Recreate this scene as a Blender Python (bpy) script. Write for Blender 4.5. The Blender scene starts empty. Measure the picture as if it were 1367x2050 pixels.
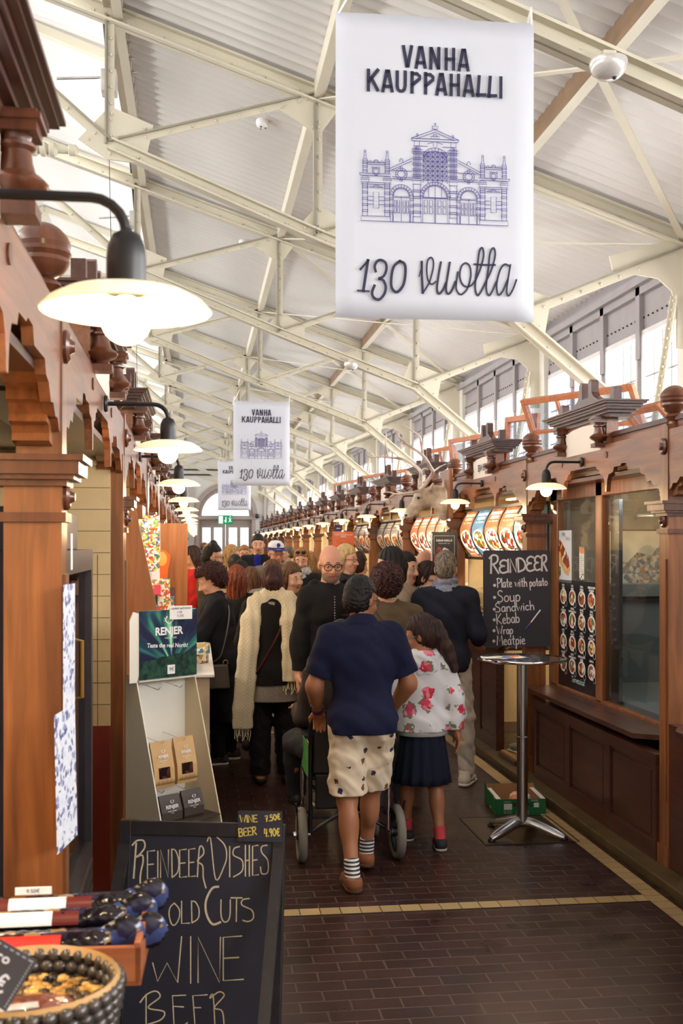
import bpy, math, random
import numpy as np
from mathutils import Vector, Matrix, Euler
random.seed(7); rng = np.random.default_rng(7)
SC = bpy.context.scene; COL = SC.collection
R = math.radians; PI = math.pi
# ------------------------------------------------------------------ camera
cd = bpy.data.cameras.new('camera'); cam = bpy.data.objects.new('camera', cd); COL.objects.link(cam)
cd.sensor_fit = 'VERTICAL'; cd.sensor_height = 36; cd.lens = 2250*36/2050; cd.shift_y = 65/2050
cd.clip_start = .05; cd.clip_end = 200
cam.location = (0, 0, 1.8); cam.rotation_euler = (PI/2, 0, -math.atan(290/2250))
cd.dof.use_dof = True; cd.dof.focus_distance = 6.6; cd.dof.aperture_fstop = 7
SC.camera = cam
# ------------------------------------------------------------------ light, exposure
SC.view_settings.view_transform = 'Standard'; SC.view_settings.look = 'None'
SC.view_settings.gamma = 1; SC.view_settings.use_curve_mapping = False
SC.view_settings.exposure = 0.2
try:
    SC.cycles.max_bounces = 7; SC.cycles.diffuse_bounces = 4; SC.cycles.glossy_bounces = 3
    SC.cycles.transparent_max_bounces = 12; SC.cycles.transmission_bounces = 4
    SC.cycles.sample_clamp_indirect = 4; SC.cycles.caustics_reflective = False; SC.cycles.caustics_refractive = False
    SC.cycles.use_denoising = True; SC.cycles.use_adaptive_sampling = True
except Exception: pass
W = bpy.data.worlds.new('sky'); SC.world = W; W.use_nodes = True
W.node_tree.nodes['Background'].inputs[0].default_value = (.86, .92, 1, 1)
W.node_tree.nodes['Background'].inputs[1].default_value = 1.6
def area(name, loc, rot, sx, sy, power, col=(1, 1, 1)):
    l = bpy.data.lights.new(name, 'AREA'); l.shape = 'RECTANGLE'; l.size = sx; l.size_y = sy; l.energy = power; l.color = col
    o = bpy.data.objects.new(name, l); COL.objects.link(o); o.location = loc; o.rotation_euler = rot; return o
HALL_Y0, HALL_Y1 = -4.0, 48.0; HL = HALL_Y1-HALL_Y0; HM = (HALL_Y0+HALL_Y1)/2
XW, XC = 4.3, -2.9; XL = 2*XC-XW          # east wall, ridge, west wall
DAY = (1.0, .985, .965)
area('daylight_window_east', (XW+.75, HM, 3.4), (0, R(90), 0), 1.9, HL, 5200, DAY)
area('daylight_window_west', (XL-.75, HM, 3.4), (0, R(-90), 0), 1.9, HL, 6600, DAY)
area('daylight_lantern_west', (2*XC+.7-.6, HM, 6.9), (0, R(-80), 0), 1.1, HL, 1900, DAY)
area('daylight_lantern_east', (-.7+.6, HM, 6.95), (0, R(80), 0), 1.1, HL, 900, DAY)
LAMP_W = 9.5
# ------------------------------------------------------------------ materials
def lin(c):
    c = [x/255 for x in c]
    return tuple((x/12.92 if x <= .04045 else ((x+.055)/1.055)**2.4) for x in c)
MATS = {}
def newmat(name):
    m = bpy.data.materials.new(name); m.use_nodes = True; MATS[name] = m
    nt = m.node_tree; return m, nt, nt.nodes['Principled BSDF'], nt.nodes, nt.links
def N(nt, kind, **kw):
    n = nt.nodes.new(kind)
    for k, v in kw.items():
        if isinstance(k, str) and k.startswith('i_'): n.inputs[int(k[2:])].default_value = v
        else: setattr(n, k, v)
    return n
def M(name, col, rough=.55, metal=0, var=.18, scale=(6, 6, 6), bump=0, bscale=40, coat=0, spec=None, sheen=0, emit=0, trans=0, detail=3):
    """plain painted / cloth / metal material with a noise variation of its colour"""
    if name in MATS: return MATS[name]
    m, nt, b, nd, ln = newmat(name); c = lin(col)
    tc = N(nt, 'ShaderNodeTexCoord'); mp = N(nt, 'ShaderNodeMapping'); mp.inputs['Scale'].default_value = scale
    ln.new(tc.outputs['Object'], mp.inputs[0])
    if var:
        n = N(nt, 'ShaderNodeTexNoise'); n.inputs['Scale'].default_value = 1; n.inputs['Detail'].default_value = detail; ln.new(mp.outputs[0], n.inputs['Vector'])
        r = N(nt, 'ShaderNodeValToRGB'); e = r.color_ramp.elements
        e[0].position, e[1].position = .3, .72
        e[0].color = (*[x*(1-var) for x in c], 1); e[1].color = (*[min(1, x*(1+var)) for x in c], 1)
        ln.new(n.outputs[0], r.inputs[0]); ln.new(r.outputs[0], b.inputs['Base Color'])
    else: b.inputs['Base Color'].default_value = (*c, 1)
    b.inputs['Roughness'].default_value = rough; b.inputs['Metallic'].default_value = metal
    b.inputs['Coat Weight'].default_value = coat; b.inputs['Coat Roughness'].default_value = .15
    if spec is not None: b.inputs['Specular IOR Level'].default_value = spec
    if sheen: b.inputs['Sheen Weight'].default_value = sheen
    if trans: b.inputs['Transmission Weight'].default_value = trans
    if emit:
        b.inputs['Emission Color'].default_value = (*c, 1); b.inputs['Emission Strength'].default_value = emit
    if bump:
        n2 = N(nt, 'ShaderNodeTexNoise'); n2.inputs['Scale'].default_value = bscale; n2.inputs['Detail'].default_value = 4
        ln.new(tc.outputs['Object'], n2.inputs['Vector'])
        bp = N(nt, 'ShaderNodeBump'); bp.inputs['Strength'].default_value = bump; bp.inputs['Distance'].default_value = .01
        ln.new(n2.outputs[0], bp.inputs['Height']); ln.new(bp.outputs[0], b.inputs['Normal'])
    return m
def ramp(nt, fac, stops, interp='LINEAR'):
    r = N(nt, 'ShaderNodeValToRGB'); cr = r.color_ramp; cr.interpolation = interp
    while len(cr.elements) < len(stops): cr.elements.new(.5)
    for e, (p, c) in zip(cr.elements, stops): e.position = p; e.color = (*lin(c), 1)
    nt.links.new(fac, r.inputs[0]); return r.outputs[0]
def wood(name, dark, light, rough=.38, axis=2, coat=.25, k=1.0):
    if name in MATS: return MATS[name]
    m, nt, b, nd, ln = newmat(name)
    tc = N(nt, 'ShaderNodeTexCoord'); mp = N(nt, 'ShaderNodeMapping')
    s = [14*k, 14*k, 14*k]; s[axis] = 1.2*k; mp.inputs['Scale'].default_value = s
    ln.new(tc.outputs['Object'], mp.inputs[0])
    n = N(nt, 'ShaderNodeTexNoise'); n.inputs['Scale'].default_value = 1.6; n.inputs['Detail'].default_value = 5; n.inputs['Distortion'].default_value = .6
    ln.new(mp.outputs[0], n.inputs['Vector'])
    ln.new(ramp(nt, n.outputs[0], [(.28, dark), (.5, tuple((a+c)/2 for a, c in zip(dark, light))), (.75, light)]), b.inputs['Base Color'])
    b.inputs['Roughness'].default_value = rough; b.inputs['Coat Weight'].default_value = coat; b.inputs['Coat Roughness'].default_value = .2
    bp = N(nt, 'ShaderNodeBump'); bp.inputs['Strength'].default_value = .08; bp.inputs['Distance'].default_value = .01
    ln.new(n.outputs[0], bp.inputs['Height']); ln.new(bp.outputs[0], b.inputs['Normal'])
    return m
def emis(name, col, s):
    if name in MATS: return MATS[name]
    m, nt, b, nd, ln = newmat(name); nd.remove(b)
    e = N(nt, 'ShaderNodeEmission'); e.inputs[0].default_value = (*lin(col), 1); e.inputs[1].default_value = s
    ln.new(e.outputs[0], nd['Material Output'].inputs[0]); return m
def glass(name, tint=(255, 255, 255), gloss=.12, rough=.02):
    if name in MATS: return MATS[name]
    m, nt, b, nd, ln = newmat(name); nd.remove(b)
    t = N(nt, 'ShaderNodeBsdfTransparent'); t.inputs[0].default_value = (*lin(tint), 1)
    g = N(nt, 'ShaderNodeBsdfGlossy'); g.inputs['Roughness'].default_value = rough
    ge = N(nt, 'ShaderNodeNewGeometry'); dt = N(nt, 'ShaderNodeVectorMath', operation='DOT_PRODUCT'); ln.new(ge.outputs['Normal'], dt.inputs[0]); ln.new(ge.outputs['Incoming'], dt.inputs[1])
    ab = N(nt, 'ShaderNodeMath', operation='ABSOLUTE'); ln.new(dt.outputs['Value'], ab.inputs[0]); iv = N(nt, 'ShaderNodeMath', operation='SUBTRACT'); iv.inputs[0].default_value = 1; ln.new(ab.outputs[0], iv.inputs[1])
    pw = N(nt, 'ShaderNodeMath', operation='POWER'); pw.inputs[1].default_value = 5; ln.new(iv.outputs[0], pw.inputs[0])
    a = N(nt, 'ShaderNodeMath', operation='MULTIPLY_ADD'); a.inputs[1].default_value = .5; a.inputs[2].default_value = .02+gloss*.3
    mx = N(nt, 'ShaderNodeMixShader'); ln.new(pw.outputs[0], a.inputs[0]); ln.new(a.outputs[0], mx.inputs[0])
    ln.new(t.outputs[0], mx.inputs[1]); ln.new(g.outputs[0], mx.inputs[2]); ln.new(mx.outputs[0], nd['Material Output'].inputs[0]); return m
def blobs(name, cols, scale=30, rough=.5, emit=0, bg=None, feature='F1', rnd=1.0):
    """patches of colour (goods, food, printed pictures)"""
    if name in MATS: return MATS[name]
    m, nt, b, nd, ln = newmat(name)
    tc = N(nt, 'ShaderNodeTexCoord'); v = N(nt, 'ShaderNodeTexVoronoi'); v.inputs['Scale'].default_value = scale; v.inputs['Randomness'].default_value = rnd
    nz = N(nt, 'ShaderNodeTexNoise'); nz.inputs['Scale'].default_value = scale*.7; nz.inputs['Detail'].default_value = 3
    ln.new(tc.outputs['Object'], nz.inputs['Vector'])
    va = N(nt, 'ShaderNodeVectorMath', operation='SCALE'); va.inputs['Scale'].default_value = 1.2/scale; ln.new(nz.outputs['Color'], va.inputs[0])
    vb = N(nt, 'ShaderNodeVectorMath', operation='ADD'); ln.new(tc.outputs['Object'], vb.inputs[0]); ln.new(va.outputs[0], vb.inputs[1])
    ln.new(vb.outputs[0], v.inputs['Vector'])
    sp = N(nt, 'ShaderNodeSeparateColor'); ln.new(v.outputs['Color'], sp.inputs[0])
    n = len(cols); c = ramp(nt, sp.outputs[0], [(i/n, cc) for i, cc in enumerate(cols)], 'CONSTANT')
    ln.new(c, b.inputs['Base Color']); b.inputs['Roughness'].default_value = rough
    if emit: ln.new(c, b.inputs['Emission Color']); b.inputs['Emission Strength'].default_value = emit
    return m
# ------------------------------------------------------------------ mesh builder
class MB:
    def __init__(s): s.v = []; s.f = []; s.mi = []; s.mats = []; s.cur = 0; s.sx = 1
    def mat(s, m):
        if m not in s.mats: s.mats.append(m)
        s.cur = s.mats.index(m); return s
    def add(s, vs, fs):
        o = len(s.v); s.v += [tuple(p) for p in vs]; s.f += [tuple(i+o for i in f) for f in fs]; s.mi += [s.cur]*len(fs); return s
    def box(s, x0, x1, y0, y1, z0, z1):
        return s.add([(x0, y0, z0), (x1, y0, z0), (x1, y1, z0), (x0, y1, z0), (x0, y0, z1), (x1, y0, z1), (x1, y1, z1), (x0, y1, z1)],
                     [(3, 2, 1, 0), (4, 5, 6, 7), (0, 1, 5, 4), (1, 2, 6, 5), (2, 3, 7, 6), (3, 0, 4, 7)])
    def bar(s, p, q, w, h, up=(0, 0, 1)):
        p, q = Vector(p), Vector(q); d = (q-p).normalized(); r = d.cross(Vector(up))
        if r.length < 1e-5: r = d.cross(Vector((1, 0, 0)))
        r.normalize(); u = r.cross(d).normalized()
        vs = [c + r*a*w/2 + u*b*h/2 for c in (p, q) for a, b in ((-1, -1), (1, -1), (1, 1), (-1, 1))]
        return s.add(vs, [(3, 2, 1, 0), (4, 5, 6, 7), (0, 1, 5, 4), (1, 2, 6, 5), (2, 3, 7, 6), (3, 0, 4, 7)])
    def tube(s, pts, rad, n=8, cap=True, flat=1.0):
        pts = [Vector(p) for p in pts]; k = len(pts)
        rad = [rad]*k if isinstance(rad, (int, float)) else list(rad)
        t0 = (pts[1]-pts[0]).normalized(); a = t0.orthogonal().normalized(); vs = []; fs = []
        for i, p in enumerate(pts):
            t = (pts[min(i+1, k-1)]-pts[max(i-1, 0)]).normalized()
            a = (a - t*a.dot(t)).normalized(); b = t.cross(a)
            vs += [p + (a*math.cos(2*PI*j/n) + b*math.sin(2*PI*j/n)*flat)*rad[i] for j in range(n)]
        for i in range(k-1):
            fs += [(i*n+j, i*n+(j+1) % n, (i+1)*n+(j+1) % n, (i+1)*n+j) for j in range(n)]
        if cap: fs += [tuple(range(n-1, -1, -1)), tuple((k-1)*n+j for j in range(n))]
        return s.add(vs, fs)
    def lathe(s, prof, c=(0, 0, 0), n=20, axis='z', cap=True):
        vs = []; fs = []; k = len(prof)
        for r, h in prof:
            for j in range(n):
                x, y = r*math.cos(2*PI*j/n), r*math.sin(2*PI*j/n)
                p = (x, y, h) if axis == 'z' else ((h, x, y) if axis == 'x' else (x, h, y))
                vs.append((c[0]+p[0], c[1]+p[1], c[2]+p[2]))
        for i in range(k-1): fs += [(i*n+j, i*n+(j+1) % n, (i+1)*n+(j+1) % n, (i+1)*n+j) for j in range(n)]
        if cap: fs += [tuple(range(n-1, -1, -1)), tuple((k-1)*n+j for j in range(n))]
        if axis == 'y': fs = [f[::-1] for f in fs]
        return s.add(vs, fs)
    def ball(s, c, r, n=12, m=8):
        r = (r, r, r) if isinstance(r, (int, float)) else r
        vs = [(c[0], c[1], c[2]+r[2])]; fs = []
        for i in range(1, m):
            a = PI*i/m
            vs += [(c[0]+r[0]*math.sin(a)*math.cos(2*PI*j/n), c[1]+r[1]*math.sin(a)*math.sin(2*PI*j/n), c[2]+r[2]*math.cos(a)) for j in range(n)]
        vs.append((c[0], c[1], c[2]-r[2])); L = len(vs)-1
        fs += [(0, 1+j, 1+(j+1) % n) for j in range(n)]
        for i in range(m-2): fs += [(1+i*n+j, 1+(i+1)*n+j, 1+(i+1)*n+(j+1) % n, 1+i*n+(j+1) % n) for j in range(n)]
        fs += [(L, 1+(m-2)*n+(j+1) % n, 1+(m-2)*n+j) for j in range(n)]
        return s.add(vs, fs)
    def prism(s, poly, a, b, plane='yz'):
        """extrude a 2-D outline from a to b along the axis the plane leaves out"""
        n = len(poly)
        g = {'yz': lambda p, h: (h, p[0], p[1]), 'xz': lambda p, h: (p[0], h, p[1]), 'xy': lambda p, h: (p[0], p[1], h)}[plane]
        vs = [g(p, a) for p in poly] + [g(p, b) for p in poly]
        fs = [tuple(range(n-1, -1, -1)), tuple(range(n, 2*n))] + [(i, (i+1) % n, n+(i+1) % n, n+i) for i in range(n)]
        return s.add(vs, fs)
    def strip(s, pts, w, z=0.0):
        """flat pen stroke in the local xy plane (z = height above the sheet); w: width or widths"""
        pts = [Vector((p[0], p[1])) for p in pts]; k = len(pts); w = [w]*k if isinstance(w, (int, float)) else w
        vs = []; fs = []
        for i, p in enumerate(pts):
            t = pts[min(i+1, k-1)]-pts[max(i-1, 0)]
            t = t.normalized() if t.length > 1e-9 else Vector((1, 0)); nn = Vector((-t.y, t.x))*w[i]/2
            if i == 0: p = p - t*w[i]*.35
            if i == k-1: p = p + t*w[i]*.35
            vs += [(*(p+nn), z), (*(p-nn), z)]
        fs = [(2*i, 2*i+1, 2*i+3, 2*i+2) for i in range(k-1)]
        return s.add(vs, fs)
    def xf(s, m):
        s.v = [tuple(m @ Vector(p)) for p in s.v]; return s
    def flipx(s):
        s.v = [(-x, y, z) for x, y, z in s.v]; s.f = [f[::-1] for f in s.f]; return s
    def build(s, name, mat=None, parent=None, smooth=None, bevel=0, loc=None, rot=None):
        me = bpy.data.meshes.new(name); me.from_pydata(s.v, [], s.f)
        for m in (s.mats or ([mat] if mat else [])): me.materials.append(m)
        if len(s.mats) > 1: me.polygons.foreach_set('material_index', s.mi)
        if smooth:
            me.polygons.foreach_set('use_smooth', [True]*len(me.polygons)); me.set_sharp_from_angle(angle=R(smooth))
        me.update(); o = bpy.data.objects.new(name, me); COL.objects.link(o)
        if bevel:
            bv = o.modifiers.new('b', 'BEVEL'); bv.width = bevel; bv.segments = 2; bv.limit_method = 'ANGLE'; bv.angle_limit = R(40)
        if parent: o.parent = parent
        if loc is not None: o.location = loc
        if rot is not None: o.rotation_euler = rot
        return o
def tag(o, label, cat, group=None, kind=None):
    o['label'] = label; o['category'] = cat
    if group: o['group'] = group
    if kind: o['kind'] = kind
    return o
def struct(o): o['kind'] = 'structure'; return o
def thing(name, label, cat, loc=(0, 0, 0), rz=0, group=None):
    o = bpy.data.objects.new(name, None); COL.objects.link(o); o.empty_display_size = .1
    o.location = loc; o.rotation_euler = (0, 0, rz); tag(o, label, cat, group); return o
CH = {}
def kids(o):
    return [c for c in bpy.data.objects if c.parent == o]
def dup(root, loc=None, rz=None, label=None, group=None, tree=None):
    r = root.copy(); COL.objects.link(r)
    if loc is not None: r.location = loc
    if rz is not None: r.rotation_euler = (0, 0, rz)
    if label: r['label'] = label
    if group: r['group'] = group
    def rec(src, dst):
        for c in (tree or TREE)(src):
            d = c.copy(); COL.objects.link(d); d.parent = dst; d.matrix_parent_inverse = c.matrix_parent_inverse.copy(); rec(c, d)
    rec(root, r); return r
def TREE(o): return list(o.children)
def smoothcurve(pts, n=6):
    """Catmull-Rom through points of any dimension"""
    P = [np.array(p, float) for p in pts]; out = []
    for i in range(len(P)-1):
        a, b, c, d = P[max(i-1, 0)], P[i], P[i+1], P[min(i+2, len(P)-1)]
        for k in range(n):
            t = k/n; out.append(.5*((2*b)+(c-a)*t+(2*a-5*b+4*c-d)*t*t+(3*b-3*c+d-a)*t**3))
    out.append(P[-1]); return [tuple(float(x) for x in p) for p in out]
ORD = ['first', 'second', 'third', 'fourth', 'fifth', 'sixth', 'seventh', 'eighth', 'ninth', 'tenth', 'eleventh', 'twelfth', 'thirteenth', 'fourteenth', 'fifteenth', 'sixteenth', 'seventeenth', 'eighteenth', 'nineteenth', 'twentieth']
# pixel of the photograph -> point of the hall (for measuring where things stand)
_f, _th = 2250., math.atan(290/2250.); _s, _c = math.sin(_th), math.cos(_th)
def at(u, v, X=None, Y=None, Z=None, D=None):
    a, b = (u-683.5)/_f, (1090-v)/_f; d = (_c*a+_s, -_s*a+_c, b)
    k = (Z-1.8)/d[2] if Z is not None else X/d[0] if X is not None else Y/d[1] if Y is not None else D
    return Vector((d[0]*k, d[1]*k, 1.8+d[2]*k))
# ------------------------------------------------------------------ shared materials
WOOD = wood('varnished_wood', (104, 60, 32), (166, 101, 54), coat=.6)
WOODX = wood('varnished_wood_long', (104, 60, 36), (162, 100, 60), axis=1, coat=.8)
WOODD = wood('dark_and_shaded_wood', (54, 28, 21), (88, 47, 34), rough=.36, axis=1)  # dark wood; on lower stall panels the low light is in its colour
WOODT = wood('turned_wood', (76, 42, 28), (120, 70, 46), rough=.3, coat=.4)
PINE = wood('orange_sash_wood', (160, 92, 56), (188, 116, 74), rough=.5, coat=0)
CREAM = M('cream_iron_paint', (206, 199, 180), .5, var=.05, scale=(1.5, 1.5, 1.5))
RUST = M('brown_primer_paint', (128, 100, 74), .6, var=.15)
GREYP = M('grey_iron_paint', (150, 144, 146), .5, var=.05)
WHITEROOF = M('white_corrugated_sheet', (227, 224, 221), .55, var=.05, scale=(.7, .7, .7))
PLASTER = M('pale_plaster', (224, 221, 212), .8, var=.03, scale=(.6, .6, .6))
BLACK = M('black_iron', (30, 27, 30), .4, var=.05)
STEEL = M('brushed_steel', (190, 188, 190), .25, metal=1, var=.06, scale=(3, 3, 60))
CHROME = M('chrome', (215, 215, 220), .12, metal=1, var=0)
PANE = glass('window_glass'); DPANE = glass('shop_window_glass', (240, 244, 244), .04)
PAPER = M('white_paper', (236, 236, 238), .7, var=.02)
INK = M('navy_ink', (34, 34, 62), .6, var=0)
# ================================================================== the hall
def floor_mat():
    m, nt, b, nd, ln = newmat('brown_clinker_pavers')
    tc = N(nt, 'ShaderNodeTexCoord'); br = N(nt, 'ShaderNodeTexBrick')
    br.offset = .5; br.inputs['Scale'].default_value = 1; br.inputs['Mortar Size'].default_value = .0038; br.inputs['Mortar Smooth'].default_value = .15
    br.inputs['Brick Width'].default_value = .2; br.inputs['Row Height'].default_value = .1
    br.inputs['Color1'].default_value = (*lin((50, 27, 26)), 1); br.inputs['Color2'].default_value = (*lin((64, 38, 34)), 1); br.inputs['Mortar'].default_value = (*lin((98, 80, 70)), 1)
    ln.new(tc.outputs['Object'], br.inputs['Vector'])
    n = N(nt, 'ShaderNodeTexNoise'); n.inputs['Scale'].default_value = 5; n.inputs['Detail'].default_value = 5; ln.new(tc.outputs['Object'], n.inputs['Vector'])
    mx = N(nt, 'ShaderNodeMixRGB', blend_type='MULTIPLY'); mx.inputs[0].default_value = .6
    ln.new(br.outputs['Color'], mx.inputs[1]); ln.new(ramp(nt, n.outputs[0], [(.3, (150, 150, 150)), (.7, (255, 250, 245))]), mx.inputs[2]); ln.new(mx.outputs[0], b.inputs['Base Color'])
    rr = N(nt, 'ShaderNodeMapRange'); rr.inputs[1].default_value = .3; rr.inputs[2].default_value = .7; rr.inputs[3].default_value = .26; rr.inputs[4].default_value = .42; ln.new(n.outputs[0], rr.inputs[0])
    ln.new(rr.outputs[0], b.inputs['Roughness'])
    bp = N(nt, 'ShaderNodeBump'); bp.inputs['Strength'].default_value = .5; bp.inputs['Distance'].default_value = .004; bp.invert = True
    ln.new(br.outputs['Fac'], bp.inputs['Height']); ln.new(bp.outputs[0], b.inputs['Normal']); return m
f = MB().box(XL-.3, XW+.3, HALL_Y0, HALL_Y1, -.2, 0).build('floor', floor_mat()); struct(f)
def tile_mat():
    m, nt, b, nd, ln = newmat('cream_border_tile')
    tc = N(nt, 'ShaderNodeTexCoord'); br = N(nt, 'ShaderNodeTexBrick'); br.offset = 0
    br.inputs['Scale'].default_value = 1; br.inputs['Mortar Size'].default_value = .0025; br.inputs['Brick Width'].default_value = .1; br.inputs['Row Height'].default_value = .1
    br.inputs['Color1'].default_value = (*lin((186, 160, 112)), 1); br.inputs['Color2'].default_value = (*lin((166, 142, 104)), 1); br.inputs['Mortar'].default_value = (*lin((60, 45, 40)), 1)
    ln.new(tc.outputs['Object'], br.inputs['Vector']); ln.new(br.outputs['Color'], b.inputs['Base Color']); b.inputs['Roughness'].default_value = .3; return m
TILE = tile_mat(); n = 1
for x0, x1 in ((2.265, 2.365), (-.165, -.065)):
    struct(MB().box(0, x1-x0, HALL_Y0, HALL_Y1, 0, .004).build('trim_%d' % n, TILE, loc=(x0, 0, 0))); n += 1
for k in range(-1, 9):
    struct(MB().box(-.065, 2.265, 0, .1, 0, .004).build('trim_%d' % n, TILE, loc=(0, 5.42+5.26*k, 0))); n += 1
KERB = M('worn_brass_kerb', (92, 74, 46), .45, metal=.3, var=.3)
for sx, x0 in ((1, 2.40), (-1, -.2)):
    struct(MB().box(min(x0, x0+sx*.15), max(x0, x0+sx*.15), HALL_Y0, HALL_Y1-2, 0, .055).build('baseboard_%s' % ('east' if sx > 0 else 'west'), KERB, bevel=.006))
# ---- roof
ROOF0, SL = 6.0, .34          # underside z at x=0 (right slope), fall per metre
def roofz(x): return ROOF0 - SL*x
def roof_slope(name, xa, xb, za, zb):
    m = MB(); p = .16; ys = np.arange(HALL_Y0, HALL_Y1+.001, p/6)
    for y in ys:
        d = .027*math.sin(2*PI*y/p)
        m.v += [(xa, y, za+d), (xb, y, zb+d), (xb, y, zb+.12), (xa, y, za+.12)]
    for i in range(len(ys)-1):
        m.f += [(4*i, 4*i+1, 4*i+5, 4*i+4), (4*i+3, 4*i+7, 4*i+6, 4*i+2)]; m.mi += [0, 0]
    return struct(m.build(name, WHITEROOF, smooth=60))
mir = lambda x: 2*XC - x
roof_slope('ceiling_east', -.72, XW+.5, roofz(-.72), roofz(XW+.5))
roof_slope('ceiling_west', mir(XW+.5), mir(-.72), roofz(XW+.5), roofz(-.72))
LZ0, LZ1 = 7.55, 7.55+SL*2.3
roof_slope('ceiling_lantern_east', XC, -.55, LZ1, LZ0)
roof_slope('ceiling_lantern_west', mir(-.55), XC, LZ0, LZ1)
# lantern side glazing: sill, head and bars, one frame each side
for nm, x in (('window_lantern_east', -.70), ('window_lantern_west', mir(-.70))):
    m = MB().mat(CREAM).box(x-.05, x+.05, HALL_Y0, HALL_Y1, 6.16, 6.34).box(x-.05, x+.05, HALL_Y0, HALL_Y1, 7.42, 7.62)
    for y in np.arange(.7, HALL_Y1, 1.075): m.box(x-.025, x+.025, y-.02, y+.02, 6.34, 7.42)
    m.mat(PANE).box(x-.004, x+.004, HALL_Y0, HALL_Y1, 6.34, 7.42); struct(m.build(nm))
# ---- side walls: low wall, riveted plates under the eaves, piers at each truss
TY = [5.0+4.3*k for k in range(11)]; TY = [.7]+TY
def side_wall(name, x, s):
    m = MB().mat(PLASTER); a, b = min(x, x+s*.25), max(x, x+s*.25)
    m.box(a, b, HALL_Y0, HALL_Y1, 0, 2.62)
    for y in TY: m.box(min(x-s*.06, x+s*.25), max(x-s*.06, x+s*.25), y-.2, y+.2, 2.62, 4.42)
    m.mat(GREYP).box(min(x, x+s*.1), max(x, x+s*.1), HALL_Y0, HALL_Y1, 3.93, 4.30)
    m.box(min(x-s*.1, x+s*.1), max(x-s*.1, x+s*.1), HALL_Y0, HALL_Y1, 4.30, 4.38).box(min(x-s*.05, x), max(x-s*.05, x), HALL_Y0, HALL_Y1, 4.22, 4.30)
    m.box(min(x, x+s*.25), max(x, x+s*.25), HALL_Y0, HALL_Y1, 4.30, roofz(XW)+.1)
    for y in TY:                                  # cover straps with rivet rows
        for k in range(4):
            yy = y+.2+k*.975+.487*2 if k < 3 else None
            if yy: m.box(min(x-s*.05, x), max(x-s*.05, x), yy-.05, yy+.05, 3.6, 4.30)
    m.mat(BLACK)
    if s > 0:
        for y in np.arange(4, 24, .107): m.box(x-.012, x, y-.008, y+.008, 3.99, 4.006)
    return struct(m.build(name))
side_wall('wall_east', XW, 1); side_wall('wall_west', XL, -1)
def sash_window(x, s):
    m = MB().mat(GREYP); w = .975
    for y in (-w/2, w/2-.05): m.box(min(x, x+s*.12), max(x, x+s*.12), y, y+.05, 2.62, 3.93)
    m.box(min(x, x+s*.12), max(x, x+s*.12), -w/2, w/2, 3.87, 3.93).box(min(x, x+s*.2), max(x, x+s*.2), -w/2, w/2, 2.58, 2.66)
    m.mat(M('light_sash_paint', (206, 204, 204), .5, var=.03))
    for y in (-w/2+.05, w/2-.09): m.box(min(x-s*.03, x+s*.03), max(x-s*.03, x+s*.03), y, y+.04, 2.66, 3.87)
    m.box(min(x-s*.03, x+s*.03), max(x-s*.03, x+s*.03), -w/2+.05, w/2-.05, 3.82, 3.87)
    m.mat(GREYP)
    for y in (-.2, 0, .2): m.box(min(x, x+s*.03), max(x, x+s*.03), y-.007, y+.007, 2.66, 3.87)
    for z in (3.02, 3.42): m.box(min(x, x+s*.03), max(x, x+s*.03), -w/2+.05, w/2-.05, z-.007, z+.007)
    m.mat(PANE).box(x+s*.04-.003, x+s*.04+.003, -w/2+.05, w/2-.05, 2.66, 3.87); return m
n = 1
for s, x in ((1, XW), (-1, XL)):
    proto = None
    for y in TY:
        for k in range(4):
            yy = y+.2+.4875+.975*k
            if yy > HALL_Y1-.5: continue
            if proto is None: proto = o = sash_window(x, s).build('window_%d' % n)
            else: o = proto.copy(); o.name = 'window_%d' % n; COL.objects.link(o)
            o.location = (0, yy, 0); struct(o); n += 1
# ---- end walls
def gable(x0, x1): pass
prof = [(XL-.2, 0), (XW+.2, 0), (XW+.2, roofz(XW)), (-.7, roofz(-.7)), (-.7, LZ0), (XC, LZ1), (mir(-.7), LZ0), (mir(-.7), roofz(-.7)), (XL-.2, roofz(XW))]
DX, DW = 1.22, 1.17                                # door middle and half width
ARC = [(DX+DW*math.cos(a), 3.0+1.22*math.sin(a)) for a in np.linspace(0, PI, 25)]
right = [(DX+DW, 0), (XW+.2, 0), (XW+.2, roofz(XW)), (DX, roofz(DX))] + [p for p in ARC[12::-1]]
left = [(DX, roofz(DX)), (-.7, roofz(-.7)), (-.7, LZ0), (XC, LZ1), (mir(-.7), LZ0), (mir(-.7), roofz(-.7)), (XL-.2, roofz(XW)), (XL-.2, 0), (DX-DW, 0)] + [p for p in ARC[:11:-1]]
m = MB().mat(M('grey_plaster', (203, 200, 195), .8, var=.03, scale=(.6, .6, .6))).prism(right, HALL_Y1, HALL_Y1+.4, 'xz').prism(left, HALL_Y1, HALL_Y1+.4, 'xz')
m.mat(M('pier_grey', (168, 160, 152), .8, var=.05)).box(2.85, 3.3, HALL_Y1-.12, HALL_Y1, 0, 4.6).box(-.35, -.1, HALL_Y1-.1, HALL_Y1, 0, 4.5)
m.mat(BLACK).box(-2.5, 2.6, HALL_Y1-.06, HALL_Y1-.02, 4.93, 4.99).box(-2.5, 2.6, HALL_Y1-.06, HALL_Y1-.02, 4.72, 4.78)
struct(m.build('wall_north'))
struct(MB().prism(prof, HALL_Y0-.3, HALL_Y0, 'xz').build('wall_south', PLASTER))
TAUPE = M('taupe_door_paint', (150, 136, 130), .5, var=.05)
m = MB().mat(TAUPE)                               # arched fanlight over the door
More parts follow.
